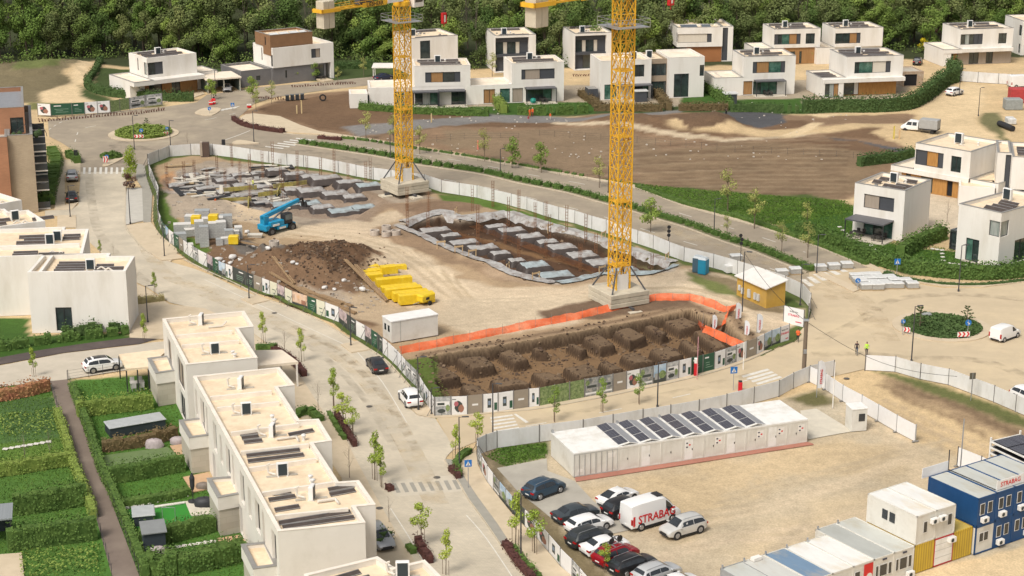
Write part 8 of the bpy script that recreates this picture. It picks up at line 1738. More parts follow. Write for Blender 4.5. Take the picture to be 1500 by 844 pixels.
for k in range(7): protos.append(tree_mesh('forest_tree',rnd_h:=[15,17,14,16,18,13,15][k],[4.4,4.0,4.8,4.2,3.8,4.6,4.4][k],[3.0,5.5,2.5,4,6,2,3][k],FM[[0,1,0,2,1,1,2][k]],2500,.5,k+3,clumps=17,trunkr=.2,barkm=mat('forest_bark',(.075,.055,.038),.95)))
for k in range(2): protos.append(tree_mesh('forest_tree',16,3.0,5,None,0,0,30+k,clumps=12,bare=True,trunkr=.16,barkm=mat('pale_bark',(.13,.105,.08),.95)))
stamps=[Stamp(p) for p in protos]; LBL=['dense dark green broadleaf tree in the forest edge','tall fresh green tree in the forest edge','broad dark green tree in the forest edge','olive green tree in the forest edge','tallest slim fresh green tree of the forest','low bushy fresh green tree in the forest edge','olive brown tree in the forest edge','leafless pale tree between the green ones of the forest','leafless grey tree between the green ones of the forest']
rnd=random.Random(99); front=[(-40,97),(0,97),(60,96),(110,92),(180,86),(240,92),(300,100),(340,96),(400,100),(500,88),(560,96),(600,99),(700,100),(760,94),(850,98),(940,98),(1000,88),(1100,84),(1200,84),(1260,80),(1300,76),(1360,78),(1420,70),(1500,66),(1560,62)]
fr=resample(PP(*front),4.3); cnt=0
def forest():
 global cnt
 for row in range(5):
  for i,p in enumerate(fr):
   if row>=3 and (i+row)%2: continue
   q=Vector((p.x*(1+row*.018)+rnd.uniform(-1.8,1.8),p.y+5+row*5.5+rnd.uniform(-1.8,1.8)))
   k=rnd.choice([0,0,1,2,3,3,4,5,6,6,7,8]) if row>0 else rnd.choice([0,2,5,5,1,6,3])
   if cnt>=296: return
   s=rnd.uniform(.62,.85) if row==0 else rnd.uniform(.85,1.12)
   stamps[k]((q.x,q.y,-.1),rnd.random()*6.28,LBL[k],'tree','forest trees, '+LBL[k],s); cnt+=1
forest()
wm=MB(); rw=random.Random(5)
for i in range(150):
 x=rw.uniform(-175,175); y=rw.uniform(462,520)
 wm.bar((x,y,0),(x+rw.uniform(-.4,.4),y,12),.2,.1,n=4)
wm.m=1
for i in range(240):
 x=rw.uniform(-180,180); y=rw.uniform(458,525); leafcloud(wm,(x,y,rw.uniform(6,13)),(4.2,4.2,rw.uniform(4,6)),130,1.3,rw)
tag(wm.build('distant_wood',[mat('forest_bark'),FM[2]],None),'mass of the wood behind the first rows of trees','wood',kind='stuff')
um=MB(); ru=random.Random(6)
for p in resample(PP(*front),1.6):
 leafcloud(um,(p.x+ru.uniform(-1,1),p.y+ru.uniform(-1.0,3.5),.9),(1.7,1.7,ru.uniform(1.2,2.6)),70,.45,ru)
tag(um.build('undergrowth',FM[0],None),'tangled undergrowth at the foot of the forest','undergrowth',kind='stuff')
HD=leafm('hedge_dark_leaf',(.05,.09,.028),(.085,.135,.045),.08,1.2); HG=leafm('hedge_green_leaf',(.065,.118,.028),(.115,.185,.045),.08,1.2); HF=leafm('hedge_fresh_leaf',(.15,.215,.045),(.22,.28,.065),.08,1.2); HR=leafm('photinia_leaf',(.30,.12,.07),(.38,.22,.10),.08,1.2); HB=leafm('hedge_brown_leaf',(.12,.095,.045),(.17,.12,.06),.08,1.5); HV=leafm('purple_leaf',(.075,.034,.032),(.12,.055,.045),.08,2)
HCORE=mat('hedge_core',(.02,.03,.012),.95,world=True)
def hedge(label,pts,w,h,m,dens=30,size=.26,name='hedge',gap=0,uneven=.12,seed=1,cat='hedge',core=True,z=0,spread=None):
 rs=resample(smooth_poly(PP(*pts),3) if len(pts)>2 else PP(*pts),.7); rnd=random.Random(seed*13+len(pts)); root=empty(name,(rs[0].x,rs[0].y,z),0,label,cat); o0=rs[0]; mb=MB(); cb=MB(); Ltot=sum((a-b).length for a,b in zip(rs[:-1],rs[1:]))
 acc=0
 for a,b in zip(rs[:-1],rs[1:]):
  L=(b-a).length; t=(b-a).normalized(); n_=Vector((-t.y,t.x)); acc+=L
  if gap and (acc%(gap))<gap*.22: continue
  hh=h*(1+uneven*noise.noise(Vector((acc*.9,seed,0)))+uneven*.8*noise.noise(Vector((acc*2.7,seed,3))))
  ang=math.atan2(t.y,t.x)
  if core: cb.at(Matrix.Translation((a.x-o0.x,a.y-o0.y,0))@Matrix.Rotation(ang,4,'Z')).box(-.02,L+.02,-w*.36,w*.36,0,hh*.82)
  for _ in range(int(dens*1.25*L*(h+w)*.9)):
   u=rnd.uniform(0,L); f=rnd.random(); per=2*hh+w
   s=rnd.uniform(0,per)
   if s<hh: off,zz,nn=-w/2,s,-n_
   elif s<hh+w: off,zz,nn=-w/2+(s-hh),hh,None
   else: off,zz,nn=w/2,s-hh-w,n_
   p=a+t*u+n_*(off*rnd.uniform(.82,1.12)); zz=zz*rnd.uniform(.92,1.04)+(.3*h*rnd.random()**4 if nn is None else 0)
   nv=(Vector((0,0,1)) if nn is None else Vector((nn.x,nn.y,.25)))+Vector((rnd.uniform(-.7,.7),rnd.uniform(-.7,.7),rnd.uniform(-.4,.6))); nv.normalize(); uu=nv.orthogonal().normalized(); uu=Matrix.Rotation(rnd.random()*6.28,3,nv)@uu; vv=nv.cross(uu); sz=size*rnd.uniform(.6,1.3); P3=Vector((p.x-o0.x,p.y-o0.y,zz))
   mb.add([P3-uu*sz*.5,P3-vv*sz*.35,P3+uu*sz*.5,P3+vv*sz*.35],[(0,1,2,3)])
 mb.build('foliage',m,root)
 if core: cb.T=None; cb.build('stems',m,root)
 return root
hedge('clipped median hedge between the two carriageways',[(440,211),(500,219.5),(566,229.5),(606,238.5),(667,247.5),(717,255.5),(767,267.5),(833,280.5),(880,293.5),(927,306.5),(965,318.5),(1010,331.5),(1067,352.5),(1110,366.5),(1150,382.5),(1190,398)],1.1,.95,HG,30,.26,gap=2.2,seed=2)
hedge('thin low hedge along the upper carriageway pavement',[(500,203),(540,207),(606,218),(686,230),(776,245.5),(860,260)],.6,.5,HG,26,.22,gap=1.6,seed=3)
hedge('low green hedge at the upper pavement toward the crossing',[(933,274.5),(1000,299),(1050,312),(1100,326),(1190,357),(1230,373),(1270,389)],1.0,.7,HG,26,.24,seed=4)
hedge('brown leafed low hedge on the verge behind the white hoarding',[(700,283),(790,307),(870,328),(940,349),(1005,373),(1060,390)],.7,.7,HB,22,.22,seed=5)
hedge('tall dark hedge curving round the corner window house',[(148,95),(140,112),(128,126),(134,134),(160,141),(200,144.5),(240,148),(284,148)],1.3,2.0,HD,20,.34,seed=6)
hedge('clipped hedge before the twin houses, left of the lawn gap',[(527,160),(560,163),(600,166),(650,168),(716,170)],1.3,1.5,HG,20,.32,seed=7)
hedge('clipped hedge before the house with the round grill',[(758,168),(800,168.5),(840,167),(868,166)],1.3,2.0,HG,20,.32,gap=1.5,seed=8)
hedge('brown clipped hedge before the house behind the second crane',[(870,163),(920,163.5),(970,163)],1.2,1.7,HB,20,.3,seed=9)
hedge('olive hedge right of the second crane',[(994,162),(1030,162),(1066,161.5)],1.2,1.6,HB,20,.3,seed=10)
hedge('row of upright dark conifers before the orange shutter house lawn',[(1070,164),(1110,164),(1170,166)],1.0,1.9,HD,18,.3,gap=1.4,seed=11)
hedge('tall dark hedge before the collector roofed house',[(1176,165),(1220,164),(1280,164),(1330,160),(1352,150)],1.8,3.0,HD,20,.38,seed=12)
hedge('tall dark hedge running back along the track',[(1352,150),(1368,138),(1385,124),(1402,118),(1392,105)],2.2,3.2,HD,20,.4,seed=13)
hedge('diagonal hedge between the lawns behind the second crane',[(1028,122),(1040,136),(1058,150),(1070,160)],1.6,2.0,HG,18,.34,seed=14)
hedge('diagonal hedge left of the house with the round grill',[(725,146),(730,156),(738,166)],1.8,1.8,HF,18,.34,seed=15)
hedge('reddish diagonal hedge between two gardens behind the tall crane',[(955,136),(968,148),(980,162)],1.6,1.8,HB,18,.3,seed=16)
hedge('low hedge by the right of the long white house',[(850,140),(868,152),(880,163)],1.5,1.5,HB,18,.3,seed=17)
hedge('dark green hedge in the gap before the forest, left part',[(486,79),(520,78),(560,78),(590,78)],1.6,2.6,HD,16,.4,seed=18)
hedge('low dark hedge across the far lawn',[(492,101),(520,100),(548,99)],1.6,1.6,HD,16,.36,seed=19)
hedge('dark hedge behind the corner window house',[(286,83),(310,83),(340,84)],1.6,2.4,HD,16,.4,seed=20)
hedge('long garden hedge curving along the pavement to the right roundabout',[(1168,343),(1200,353),(1240,367),(1270,381),(1310,394),(1360,403),(1420,408),(1470,407),(1540,400)],1.8,2.1,HG,24,.34,seed=21,uneven=.2)
hedge('hedge running back between the cube house and the right garden',[(1318,378),(1340,365),(1362,356),(1382,349)],1.8,2.2,HG,24,.34,seed=22)
hedge('dark hedge behind the cube house along the field',[(1258,244),(1285,240),(1310,237),(1338,232)],1.6,2.0,HD,18,.34,seed=23)
hedge('planted bed of tall stems before the left white house',[(-40,507),(0,513),(50,505),(100,499),(150,493),(188,488)],1.3,1.2,HG,14,.28,seed=24,uneven=.45,gap=.9)
hedge('dark conifer row at the foot of the left end wall',[(92,494),(130,490),(160,487),(188,484)],.7,1.5,HD,22,.22,gap=1.1,seed=25,uneven=.4)
hedge('red leafed photinia hedge at the top of the left gardens',[(-40,590),(0,586),(40,579),(71,571)],1.3,1.5,HR,28,.26,seed=26,uneven=.25)
hedge('garden hedge with feathery stems, upper left garden',[(-30,700),(20,694),(60,687),(104,680)],1.2,1.6,HF,30,.22,seed=27,uneven=.2)
hedge('garden hedge of upright conifers, middle left garden',[(20,753),(60,748),(100,741),(128,738)],1.3,2.3,HG,30,.24,seed=28,uneven=.25)
hedge('garden hedge of upright conifers, lower left garden',[(12,806),(50,800),(100,794),(142,788)],1.3,2.4,HG,30,.24,seed=29,uneven=.25)
hedge('fresh hedge along the left side of the garden path',[(84,610),(98,652),(106,680),(120,714),(138,760)],.9,1.3,HF,30,.2,seed=30)
hedge('narrow hedge along the right side of the garden path',[(106,572),(128,628),(146,684),(160,716),(178,756),(196,800),(214,846)],.9,1.3,HG,30,.2,seed=31)
hedge('tall grassy hedge between the first two gardens right of the path',[(113,610),(150,605),(190,601),(224,597)],1.3,1.9,HF,32,.22,seed=32,uneven=.2)
hedge('rough mixed hedge below the long covered pool',[(150,660),(180,657),(220,650),(258,640)],1.3,1.3,HB,26,.22,seed=33,uneven=.4)
hedge('clipped hedge between the second and third gardens right of the path',[(160,706),(200,701),(240,693),(270,688)],1.3,1.9,HG,32,.22,seed=34)
hedge('low sunken hedge beside the stepping stones',[(168,742),(210,737),(250,730),(278,724)],1.2,.8,HG,30,.2,seed=35)
hedge('clipped hedge behind the tall dark shed',[(205,796),(250,792),(290,782),(314,776)],1.3,1.8,HG,32,.22,seed=36)
hedge('big loose hedge at the bottom of the right gardens',[(215,838),(260,836),(310,828),(358,815)],2.2,1.9,HG,30,.26,seed=37,uneven=.3)
hedge('low vegetable like green rows in the bottom left garden',[(30,830),(80,824),(145,818)],5.0,.35,HF,14,.26,seed=38,core=False,cat='planting')
hedge('fluffy green planting in the top left garden',[(0,625),(40,621),(84,616)],6.0,.4,HF,10,.26,seed=39,core=False,cat='planting')
def mass(label,g,rx,ry,h,m,n,size,seed,z=.14,cat='shrubs'):
 rnd=random.Random(seed); mb=MB()
 for _ in range(n):
  a=rnd.random()*6.28; r=rnd.random()**.5; x=rx*r*math.cos(a); y=ry*r*math.sin(a); zz=h*(1-r**4*.5)*(.75+.35*noise.noise(Vector((x*.8,y*.8,seed)))) ; zz=zz*rnd.uniform(.55,1.0) if r<.93 else zz*rnd.random()
  nv=Vector((rnd.uniform(-.8,.8),rnd.uniform(-.8,.8),1)).normalized(); u=Matrix.Rotation(rnd.random()*6.28,3,nv)@nv.orthogonal().normalized(); v=nv.cross(u); s=size*rnd.uniform(.6,1.3); p=Vector((x,y,zz)); mb.add([p-u*s*.5,p-v*s*.35,p+u*s*.5,p+v*s*.35],[(0,1,2,3)])
 t=empty('shrub_bed',(g.x,g.y,z),0,label,cat); mb.build('foliage',m,t); b=MB(); b.lathe([(rx*.97,0),(rx*.93,h*.35)],30); c=b.build('stems',m,t); c.scale=(1,ry/rx,1); return t
mass('bright green shrub bed on the far roundabout',RB1,5.3,5.3,1.45,HF,6500,.34,1); mass('low dark green juniper bed on the right roundabout',RB2,5.0,5.0,.55,HD,7000,.28,2)
mass('green shrub bed on the splitter island by the crossing',G2(163,231),2.0,1.6,1.2,HG,900,.3,3)
def pine(h,seed):
 rnd=random.Random(seed); t=empty('pine_tree',(0,0,0)); tr=MB(); tr.bar((0,0,-.1),(.1,0,h),.08,.02,n=5); cb=MB()
 for k in range(int(h*5)):
  z=h*(.18+.8*k/(h*5)); L=(h-z)*.5+.25; a=k*2.4; e=Vector((L*math.cos(a),L*math.sin(a),z+.35*L)); tr.bar((0,0,z),e,.03,.01,n=3)
  for q in range(14): f=.3+.7*rnd.random(); leafcloud(cb,tuple(Vector((0,0,z)).lerp(e,f)),(.12,.12,.1),2,.22,rnd)
 cb.build('crown',HD,t); tr.build('trunk',BARK(),t); return t
pn=Stamp(pine(3.0,1))
for x,y,s,lb in ((1347,482,1.0,'left pine on the right roundabout'),(1416,474,.8,'right pine on the right roundabout'),(215,186,.6,'small dark pine at the back of the far roundabout'),(236,190,.4,'tiny dark pine on the far roundabout')): pn(G(x,y,.1),s,lb,'tree',None,s)
b=MB(); b.bevbox(-.6,.6,-.35,.35,0,.55,.15); o=b.build('boulder',mat('grey_boulder',(.28,.29,.28),.9),None); o.location=G(1357,464,.14); tag(o,'grey boulder behind the left pine of the right roundabout','boulder')
YL=leafm('young_leaf',(.26,.34,.05),(.34,.42,.07),.15,2); YG=leafm('young_green_leaf',(.17,.25,.05),(.25,.33,.07),.15,2); YB=leafm('budding_leaf',(.28,.30,.09),(.36,.37,.12),.15,2)
def stake_tree(t,m=None,h=1.3):
 for s in (-1,1):
  b=MB(); b.bar((s*.28,0,0),(s*.28,0,h),.02,n=4); b.build('support_stake',mat('stake_brown',(.16,.10,.07),.9),t)
 return t
A1=Stamp(stake_tree(tree_mesh('young_tree',4.2,.75,1.5,YL,900,.14,201,clumps=7,kind='cone',trunkr=.045)))
A2=Stamp(stake_tree(tree_mesh('young_tree',3.6,.95,1.5,YL,750,.15,202,clumps=7,kind='round',trunkr=.045)))
A3=Stamp(stake_tree(tree_mesh('young_tree',4.0,.9,1.2,YG,750,.15,203,clumps=7,kind='round',trunkr=.045)))
AB=Stamp(tree_mesh('bare_young_tree',3.6,1.0,1.2,None,0,0,204,clumps=9,bare=True,trunkr=.04,barkm=mat('grey_twig',(.26,.21,.17),.9)))
BT=Stamp(tree_mesh('budding_tree',5.4,1.6,2.0,YB,520,.22,205,clumps=10,kind='round',trunkr=.07)); BG=Stamp(tree_mesh('light_green_tree',5.5,1.9,1.6,YG,900,.28,206,clumps=10,kind='round',trunkr=.07)); CO=Stamp(tree_mesh('columnar_tree',5.4,2.0,.7,leafm('lime_leaf',(.19,.27,.02),(.26,.34,.03),.1,2),1500,.24,207,clumps=12,kind='cone',trunkr=.06)); PU=Stamp(tree_mesh('purple_tree',2.8,1.4,.4,HV,900,.2,208,clumps=6,kind='round',trunkr=.04))
T=[(A1,386,502,1.0,'slim fresh green young tree behind the townhouse roofs, left of two'),(A1,442,530,1.05,'slim fresh green young tree behind the townhouse roofs, right of two'),(A1,489,597,1.15,'leafy young tree on the street side of the townhouse row, tall left one'),(A2,503,628,1.2,'young tree spreading over the dark red bed beside the street'),(A2,517,640,1.0,'young tree right of the spreading one beside the dark red bed'),
(A1,549,703,1.3,'tall young tree at the left end of the paved crossing'),(A1,559,714,1.1,'shorter young tree at the left end of the paved crossing'),(A2,617,800,1.25,'lime green young tree standing on the lower paved street, upper one'),(A1,653,842,1.1,'lime green young tree at the bottom edge of the paved street'),
(A1,667,672,.95,'thin dark leaved young tree at the planted street corner'),(A2,699,655,1.1,'yellow green young tree at the lower crossing before the white hoarding'),(A3,812,618,1.05,'yellow green young tree on the lower road, first right of the crossing'),(A3,882,604,1.0,'yellow green young tree on the lower road, second right of the crossing'),(A3,936,592,.95,'yellow green young tree on the lower road, third right of the crossing'),
(A1,755,800,1.35,'young tree next to the lamp on the pavement by the parked cars'),(A2,783,812,1.3,'young tree right of the lamp on the pavement by the parked cars'),(A2,886,838,.8,'small bush like young tree at the bottom inside the printed fence'),(A1,212,500,.9,'lime young tree in the grey tree pit by the black strip'),(A1,50,552,.9,'small young tree at the edge of the side street'),
(A1,227,432,.8,'small young tree at the left of the paved street'),(A1,147,375,.6,'tiny young tree behind the roof of the left terrace'),(AB,417,520,1.0,'leafless young tree between the two slim green ones'),(AB,466,600,1.0,'leafless tree on the pavement behind the townhouse row'),(AB,512,700,1.1,'leafless tree beside the stepped end of the townhouse row'),(AB,200,418,.8,'leafless sapling right of the left end wall'),(AB,570,765,.8,'leafless sapling over the parked silver car'),(AB,166,372,.5,'leafless sapling at the far left pavement'),(AB,1387,325,1.1,'leafless sapling in the forecourt behind the cube house'),
(AB,37,680,1.0,'leafless sapling in the upper left garden, left one'),(AB,74,672,1.0,'leafless sapling in the upper left garden, middle one'),(AB,275,215,.9,'leafless sapling beside the far white hoarding'),
(CO,192,262,1.0,'bright lime columnar tree beside the far crossing'),(BG,429,119,.9,'light green tree in front of the grey based house, left one'),(BG,460,117,.8,'light green tree in front of the grey based house, right one'),(BG,371,150,1.0,'light green tree at the far road beside the carport, left one'),(BT,398,152,.9,'budding tree at the far road beside the carport, right one'),(BT,375,162,.8,'thin budding tree on the far plaza'),(BG,310,146,.8,'light green sapling before the carport'),
(BT,536,204,1.0,'budding tree on the upper pavement left of the first crane'),(BT,577,213,1.1,'budding tree behind the first crane tower'),(BT,615,226,1.0,'budding tree right of the first crane tower'),(BT,710,236,1.1,'budding tree on the field verge between the cranes, left one'),(BG,750,246,1.0,'greener tree on the field verge between the cranes'),(BG,793,253,1.0,'round light green tree on the field verge between the cranes'),(BT,878,275,1.0,'budding tree just left of the second crane tower'),
(BG,953,340,1.0,'light green tree in the median right of the second crane'),(BT,1066,310,1.3,'budding tree on the grass verge, left one of three'),(BT,1105,335,1.2,'budding tree on the grass verge, middle one of three'),(BT,1145,370,.9,'budding tree in the median near the crossing'),(BT,1183,378,1.0,'budding tree before the long garden hedge'),(BT,1065,345,.6,'small budding tree in the median'),(BT,1182,335,.8,'budding sapling on the cube house lawn'),
(BT,495,122,.7,'budding sapling on the far lawn, left one'),(BT,533,112,.8,'budding sapling on the far lawn, right one'),(BT,721,112,1.0,'budding tree beside the tall framed house'),(BT,845,98,.9,'budding tree before the right framed house'),(PU,190,278,1.0,'dark purple leafed shrub tree at the top of the paved street'),(BG,1364,68,.8,'light tree behind the timber carport'),(BT,1172,92,.8,'budding shrub before the green window house, left one'),(BT,1186,92,.8,'budding shrub before the green window house, right one'),(BT,1470,88,.8,'budding tree before the far right house'),(BT,1215,92,.7,'budding shrub between the two far right twin houses')]
for st_,x,y,s,lb in T: st_(G(x,y,.02),random.random()*6,lb,'tree',None,s)
yb=tree_mesh('yellow_shrub',3.4,1.4,.5,leafm('forsythia_yellow',(.55,.45,.02),(.62,.5,.03),0,2),900,.26,301,clumps=7,trunkr=.05); yb.location=G(1352,76); tag(yb,'bright yellow flowering shrub near the far right forest edge','shrub')
rb=tree_mesh('red_shrub',2.6,1.5,.4,HV,700,.26,302,clumps=6,trunkr=.05); rb.location=G(1375,52); tag(rb,'dark red shrub behind the far right house','shrub')
def bed(label,pts,w,h,m,seed): hedge(label,pts,w,h,m,24,.2,name='planting_strip',seed=seed,core=True,uneven=.5,cat='planting')
bed('dark red planting strip beside the townhouse canopy',[(400,515),(415,521),(432,535),(446,552)],.9,.8,HV,50); bed('dark red planting strip along the street beside the townhouse row',[(493,612),(505,630),(520,655)],.7,.9,HV,51); bed('low green strip left of the dark red planting',[(482,606),(492,625),(505,645)],.6,.5,HG,52)
bed('dark red shrub at the crossing end',[(568,716),(574,720)],.8,.8,HV,53); bed('dark red shrub on the lower pavement',[(612,800),(620,812),(630,826)],.9,1.0,HV,54); bed('round green shrub pair on the lower pavement',[(598,802),(606,812)],.8,.6,HG,55)
bed('dark red planting at the bottom right pavement',[(740,800),(752,818),(768,838),(784,856)],.9,.7,HV,56); bed('green planting at the bottom right pavement',[(752,805),(768,826),(790,850)],.7,.6,HG,57); bed('dark red planting at the planted street corner',[(660,690),(668,697),(672,703)],.7,.8,HV,58); bed('green planting round the street corner',[(672,700),(668,684),(676,672),(688,662)],.9,.7,HG,59)
bed('dark planting by the parked silver car',[(548,805),(565,790)],2.0,1.3,HD,60); bed('green planting behind the stepped townhouse end',[(432,612),(452,606),(470,618)],1.2,.8,HG,61); bed('mixed planting beside the townhouse canopy',[(376,514),(392,512),(404,514)],1.0,.9,HG,62)
bed('dark red planting on the far plaza',[(342,176),(356,184),(380,190),(416,195)],1.0,.9,HV,63); bed('dark red planting at the far road bend',[(466,203),(500,206)],1.0,.7,HV,64); bed('dry grasses in the bed right of the left end wall',[(191,446),(215,443),(240,440)],1.2,.9,leafm('dry_grass',(.26,.22,.10),(.34,.30,.16),.05,2),65)
bed('shrubs below the balconies of the brick block',[(70,300),(74,275),(80,255),(82,238),(76,225)],2.4,1.5,HG,66); bed('clipped dark hedge by the brick block',[(55,300),(68,299),(80,298)],2.2,1.8,HG,67); bed('shrubs at the far crossing corner',[(100,230),(108,233),(114,240)],1.6,1.5,HG,68); bed('green lawn shrubs under the balconies',[(66,260),(70,245)],2.2,.8,HG,69)
bed('low dark planting by the long garden hedge pavement',[(1290,404),(1320,408),(1380,417),(1440,418),(1500,412)],.8,.35,HD,70); bed('brown bed beside the pale crossing corner',[(1297,402),(1310,406)],1.2,.5,HD,71)
def lawn(label,poly,n,m,size,seed,h=.16):
 P_=PP(*poly); xs_=[p.x for p in P_]; ys_=[p.y for p in P_]; rs_=np.random.RandomState(seed); X=rs_.uniform(min(xs_),max(xs_),n*2); Y=rs_.uniform(min(ys_),max(ys_),n*2); k=poly_sd(X,Y,P_)>0; X=X[k][:n]; Y=Y[k][:n]; mb=MB(); rnd=random.Random(seed)
 for x,y in zip(X,Y):
  a=rnd.random()*6.28; s=size*rnd.uniform(.6,1.4); dx,dy=math.cos(a)*s,math.sin(a)*s; hh=h*rnd.uniform(.4,1.3); mb.add([(x-dx,y-dy,-.03),(x+dx,y+dy,-.03),(x+dx*.6+rnd.uniform(-.1,.1),y+dy*.6,hh),(x-dx*.6,y-dy*.6+rnd.uniform(-.1,.1),hh)],[(0,1,2,3)])
 tag(mb.build('grass',m,None),label,'grass',kind='stuff')
LG=leafm('grass_blade',(.075,.15,.026),(.12,.20,.035),0,.4); LY=leafm('grass_blade_dry',(.13,.16,.04),(.17,.19,.06),0,.4)
lawn('short lawn in the gardens left of the path',[(0,583),(84,573),(164,860),(0,900)],16000,LG,.05,1,.05); lawn('short lawn in the gardens right of the path',[(106,560),(236,548),(300,690),(370,844),(215,870)],16000,LG,.05,2,.05)
lawn('rough grass on the verge under the field',[(880,262),(960,272),(1110,285),(1240,294),(1250,310),(1140,330),(1060,314),(960,285)],12000,LG,.13,3,.10); lawn('lawn of the cube house and right garden',[(1150,335),(1225,302),(1255,300),(1270,345),(1440,372),(1560,360),(1560,400),(1330,400),(1230,365)],12000,LG,.10,4,.06)
lawn('grass patch in the yard corner beside the container row',[(712,668),(730,655),(800,648),(802,670),(740,684)],1500,LG,.10,5,.07); lawn('weeds inside the site hoarding',[(592,527),(640,522),(640,550),(665,585),(680,605),(640,606),(618,575)],500,LY,.10,6,.07)
def place_box(nm,lb,cat,A,B,d,build):
 o,L=cframe(nm,A,B,lb,cat); build(o,L,d); return o
def covered_pool(o,L,d):
 b=MB(); b.bevbox(0,L,0,d,0,1.0,.05); b.build('tub',mat('dark_blue_grey_panel',(.035,.045,.055),.6),o); b=MB(); b.bevbox(-.1,L+.1,-.1,d+.1,1.0,1.16,.07); b.build('cover',mat('grey_cover',(.40,.42,.42),.6,(.34,.36,.36),1.5),o)
place_box('swim_spa','long dark garden pool under a grey cover in the second garden','pool',(162,642),(243,628),2.2,covered_pool)
place_box('hot_tub','square hot tub under a pale grey cover beside the bright green lawn','hot tub',(196,773),(227,770),2.3,covered_pool)
def shed(o,L,d): b=MB(); b.box(0,L,0,d,0,2.2); b.build('wall',mat('dark_blue_grey_panel'),o); b=MB(); b.add([(-.15,-.2,2.22),(L+.15,-.2,2.22),(L+.15,d+.2,2.5),(-.15,d+.2,2.5),(-.15,-.2,2.32),(L+.15,-.2,2.32),(L+.15,d+.2,2.6),(-.15,d+.2,2.6)],[(4,5,6,7),(0,1,5,4),(1,2,6,5),(2,3,7,6),(3,0,4,7)]); b.build('roof',mat('grey_roof_sheet',(.22,.23,.23),.6),o)
place_box('garden_shed','tall dark garden shed with a grey roof beside a grey covered heap','shed',(212,816),(244,812),1.9,shed)
def coverheap(px,py,s,lb,c=(.42,.36,.36)):
 b=MB(); n=10; v=[];f=[]; r_=random.Random(int(px))
 for j in range(6):
  for i in range(n): t_=2*PI*i/n; k=[1,1.02,.95,.8,.5,.1][j]*(1+.14*r_.uniform(-1,1)); v.append((k*math.cos(t_)*s,k*math.sin(t_)*s*.6,[0,.3,.65,.9,1.05,1.1][j]*s*.9))
 for j in range(5):
  for i in range(n): f.append((j*n+i,j*n+(i+1)%n,(j+1)*n+(i+1)%n,(j+1)*n+i))
 b.add(v,f); o=b.build('covered_furniture',mat('cover_cloth_%d'%int(c[0]*100),c,.6,tuple(q*.75 for q in c),3),None,smooth=True,sharp=50); o.location=G(px,py); tag(o,lb,'covered furniture')
coverheap(226,655,.95,'mauve grey covered furniture beside the rough hedge'); coverheap(260,650,.8,'second mauve grey covered furniture right of the first, near the house bay'); coverheap(229,812,1.0,'pale covered heap in front of the tall dark shed'); coverheap(300,742,1.0,'black covered barbecue on the white terrace',(.03,.03,.035)); coverheap(298,716,.7,'brown covered chair on the second terrace',(.20,.16,.13))
def flatp(nm,lb,pts,z,m,thick=.1,cat='terrace'): o=sheet(nm,PP(*pts),z,m,None,thick); return tag(o,lb,cat)
TER=mat('terracotta_tiles',(.52,.34,.20),.85,(.46,.30,.18),2); STN=mat('stepping_stone',(.66,.63,.57),.8)
flatp('terrace','sandy terrace beside the second bay',[(249,654),(266,652),(270,672),(262,672)],.1,TER); flatp('terrace','brown terrace beside the third bay',[(268,700),(305,693),(318,715),(282,722)],.1,TER); flatp('terrace','white terrace slab with the black barbecue',[(271,736),(300,732),(312,754),(280,757)],.12,mat('pale_concrete')); flatp('terrace','timber deck at the foot of the last bay',[(318,790),(352,785),(365,800),(328,806)],.12,TER)
flatp('lawn_panel','bright artificial lawn beside the hot tub',[(184,748),(272,738),(284,757),(310,757),(316,770),(232,780),(186,770)],.06,mat('artificial_turf',(.03,.22,.02),.9,(.025,.19,.02),3),cat='lawn')
flatp('lawn_panel','muted green putting lawn between the second and third gardens',[(150,668),(245,655),(268,672),(225,690),(158,692)],.05,mat('muted_turf',(.13,.19,.07),.9,(.11,.16,.06),1),cat='lawn')
flatp('terrace','pale square terrace at the bottom left corner',[(-20,815),(32,811),(36,850),(-20,860)],.1,PAVEB); flatp('white_edging','white edging strip above the artificial lawn',[(222,744),(271,737),(271,739),(223,746.5)],.2,STN,cat='edging')
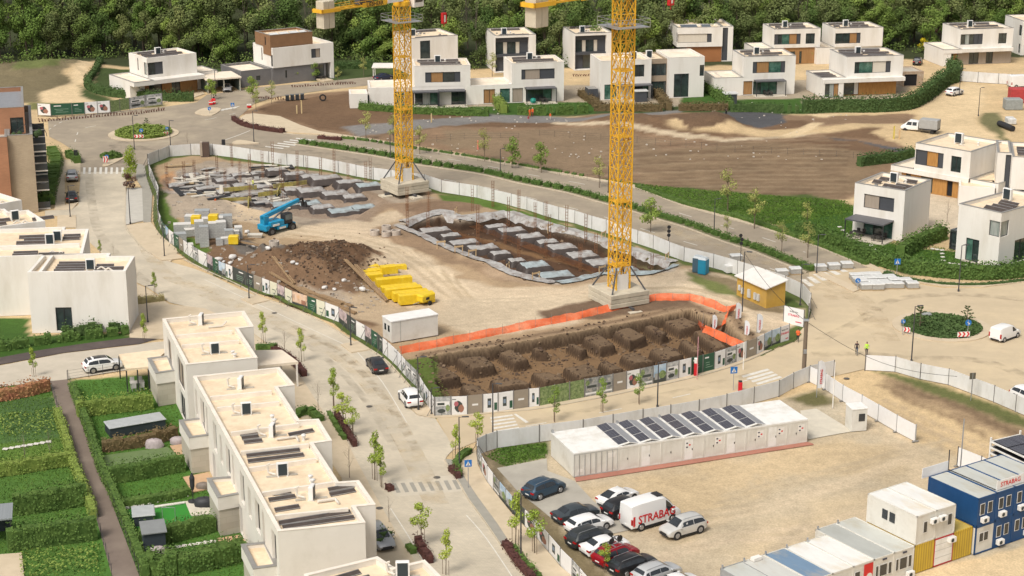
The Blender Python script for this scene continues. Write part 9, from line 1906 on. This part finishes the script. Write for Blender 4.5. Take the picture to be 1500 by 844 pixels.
for i,(x,y) in enumerate([(185+11*k,743-2.3*k) for k in range(9)]+[(250+10.3*k,802-1.6*k) for k in range(7)]+[(252,806),(254,810),(257,814),(260,818)]+[(8+9*k,657-1.5*k) for k in range(8)]+[(1230+5*k,332+5*k) for k in range(6)]+[(1272+4*k,353+6*k) for k in range(4)]+[(1366+7*k,364+1*k) for k in range(3)]+[(1380+1*k,371+5*k) for k in range(3)]+[(1390+8*k,385+1*k) for k in range(4)]):
 g=G(x,y,.09); b=MB(); b.bevbox(-.28,.28,-.24,.24,-.1,.0,.02); o=b.build('stepping_stone',STN,None); o.location=g; o.rotation_euler=(0,0,random.uniform(-.3,.3))
 grp='above the artificial lawn' if i<9 else 'behind the tall dark shed' if i<20 else 'in the upper left garden' if i<28 else 'on the cube house lawn' if i<38 else 'on the right garden lawn'
 tag(o,'pale stepping stone in the line '+grp,'stepping stone','stepping stones '+grp)
o=empty('parasol',G(283,735,.1),0,'closed dark parasol with a round foot by the third terrace','parasol'); b=MB(); b.bar((0,0,0),(0,0,3.0),.04,n=6); b.build('pole',DARK(),o); b=MB(); b.lathe([(.1,1.2),(.22,1.6),(.26,2.5),(.06,3.0)],12); b.build('folded_canopy',mat('dark_cloth',(.03,.03,.035),.8),o); b=MB(); b.lathe([(.5,0),(.5,.1)],14); b.build('foot',DARK(),o)
o=empty('swing_bar',G(248,768,.1),0,'thin grey steel bar frame standing on the artificial lawn','bar frame'); b=MB(); b.path([(-.6,0,0),(-.6,0,1.7),(.6,0,1.7),(.6,0,0)],.03); b.build('frame',METAL(),o)
o,L=cframe('garden_pavilion',(-12,800),(18,797),'dark garden pavilion with a grey ribbed roof at the left edge','pavilion')
b=MB(); b.box(-2,L+.2,-.2,3.4,2.5,2.65); b.build('roof',mat('ribbed_grey_roof',(.26,.28,.29),.5,(.20,.22,.23),1,stretch=(6,.1,1)),o)
for x in (-1.8,L): b=MB(); b.cbox(x,0,0,.15,.15,2.5); b.build('post',DARK(),o)
b=MB(); b.box(-1.8,L,3.1,3.2,0,2.5); b.build('back_wall',mat('dark_blue_grey_panel'),o)
wire('dark garden fence along the left side of the path',[(74,566),(86,604),(98,648),(120,705),(140,756),(164,844)],h=1.2,step=2.4); wire('dark garden fence along the right side of the path',[(100,556),(134,659),(157,719),(204,844)],h=1.2,step=2.4); wire('glass like garden fence before the parked white car',[(99,557),(130,552),(172,545)],h=1.2,step=2.0)
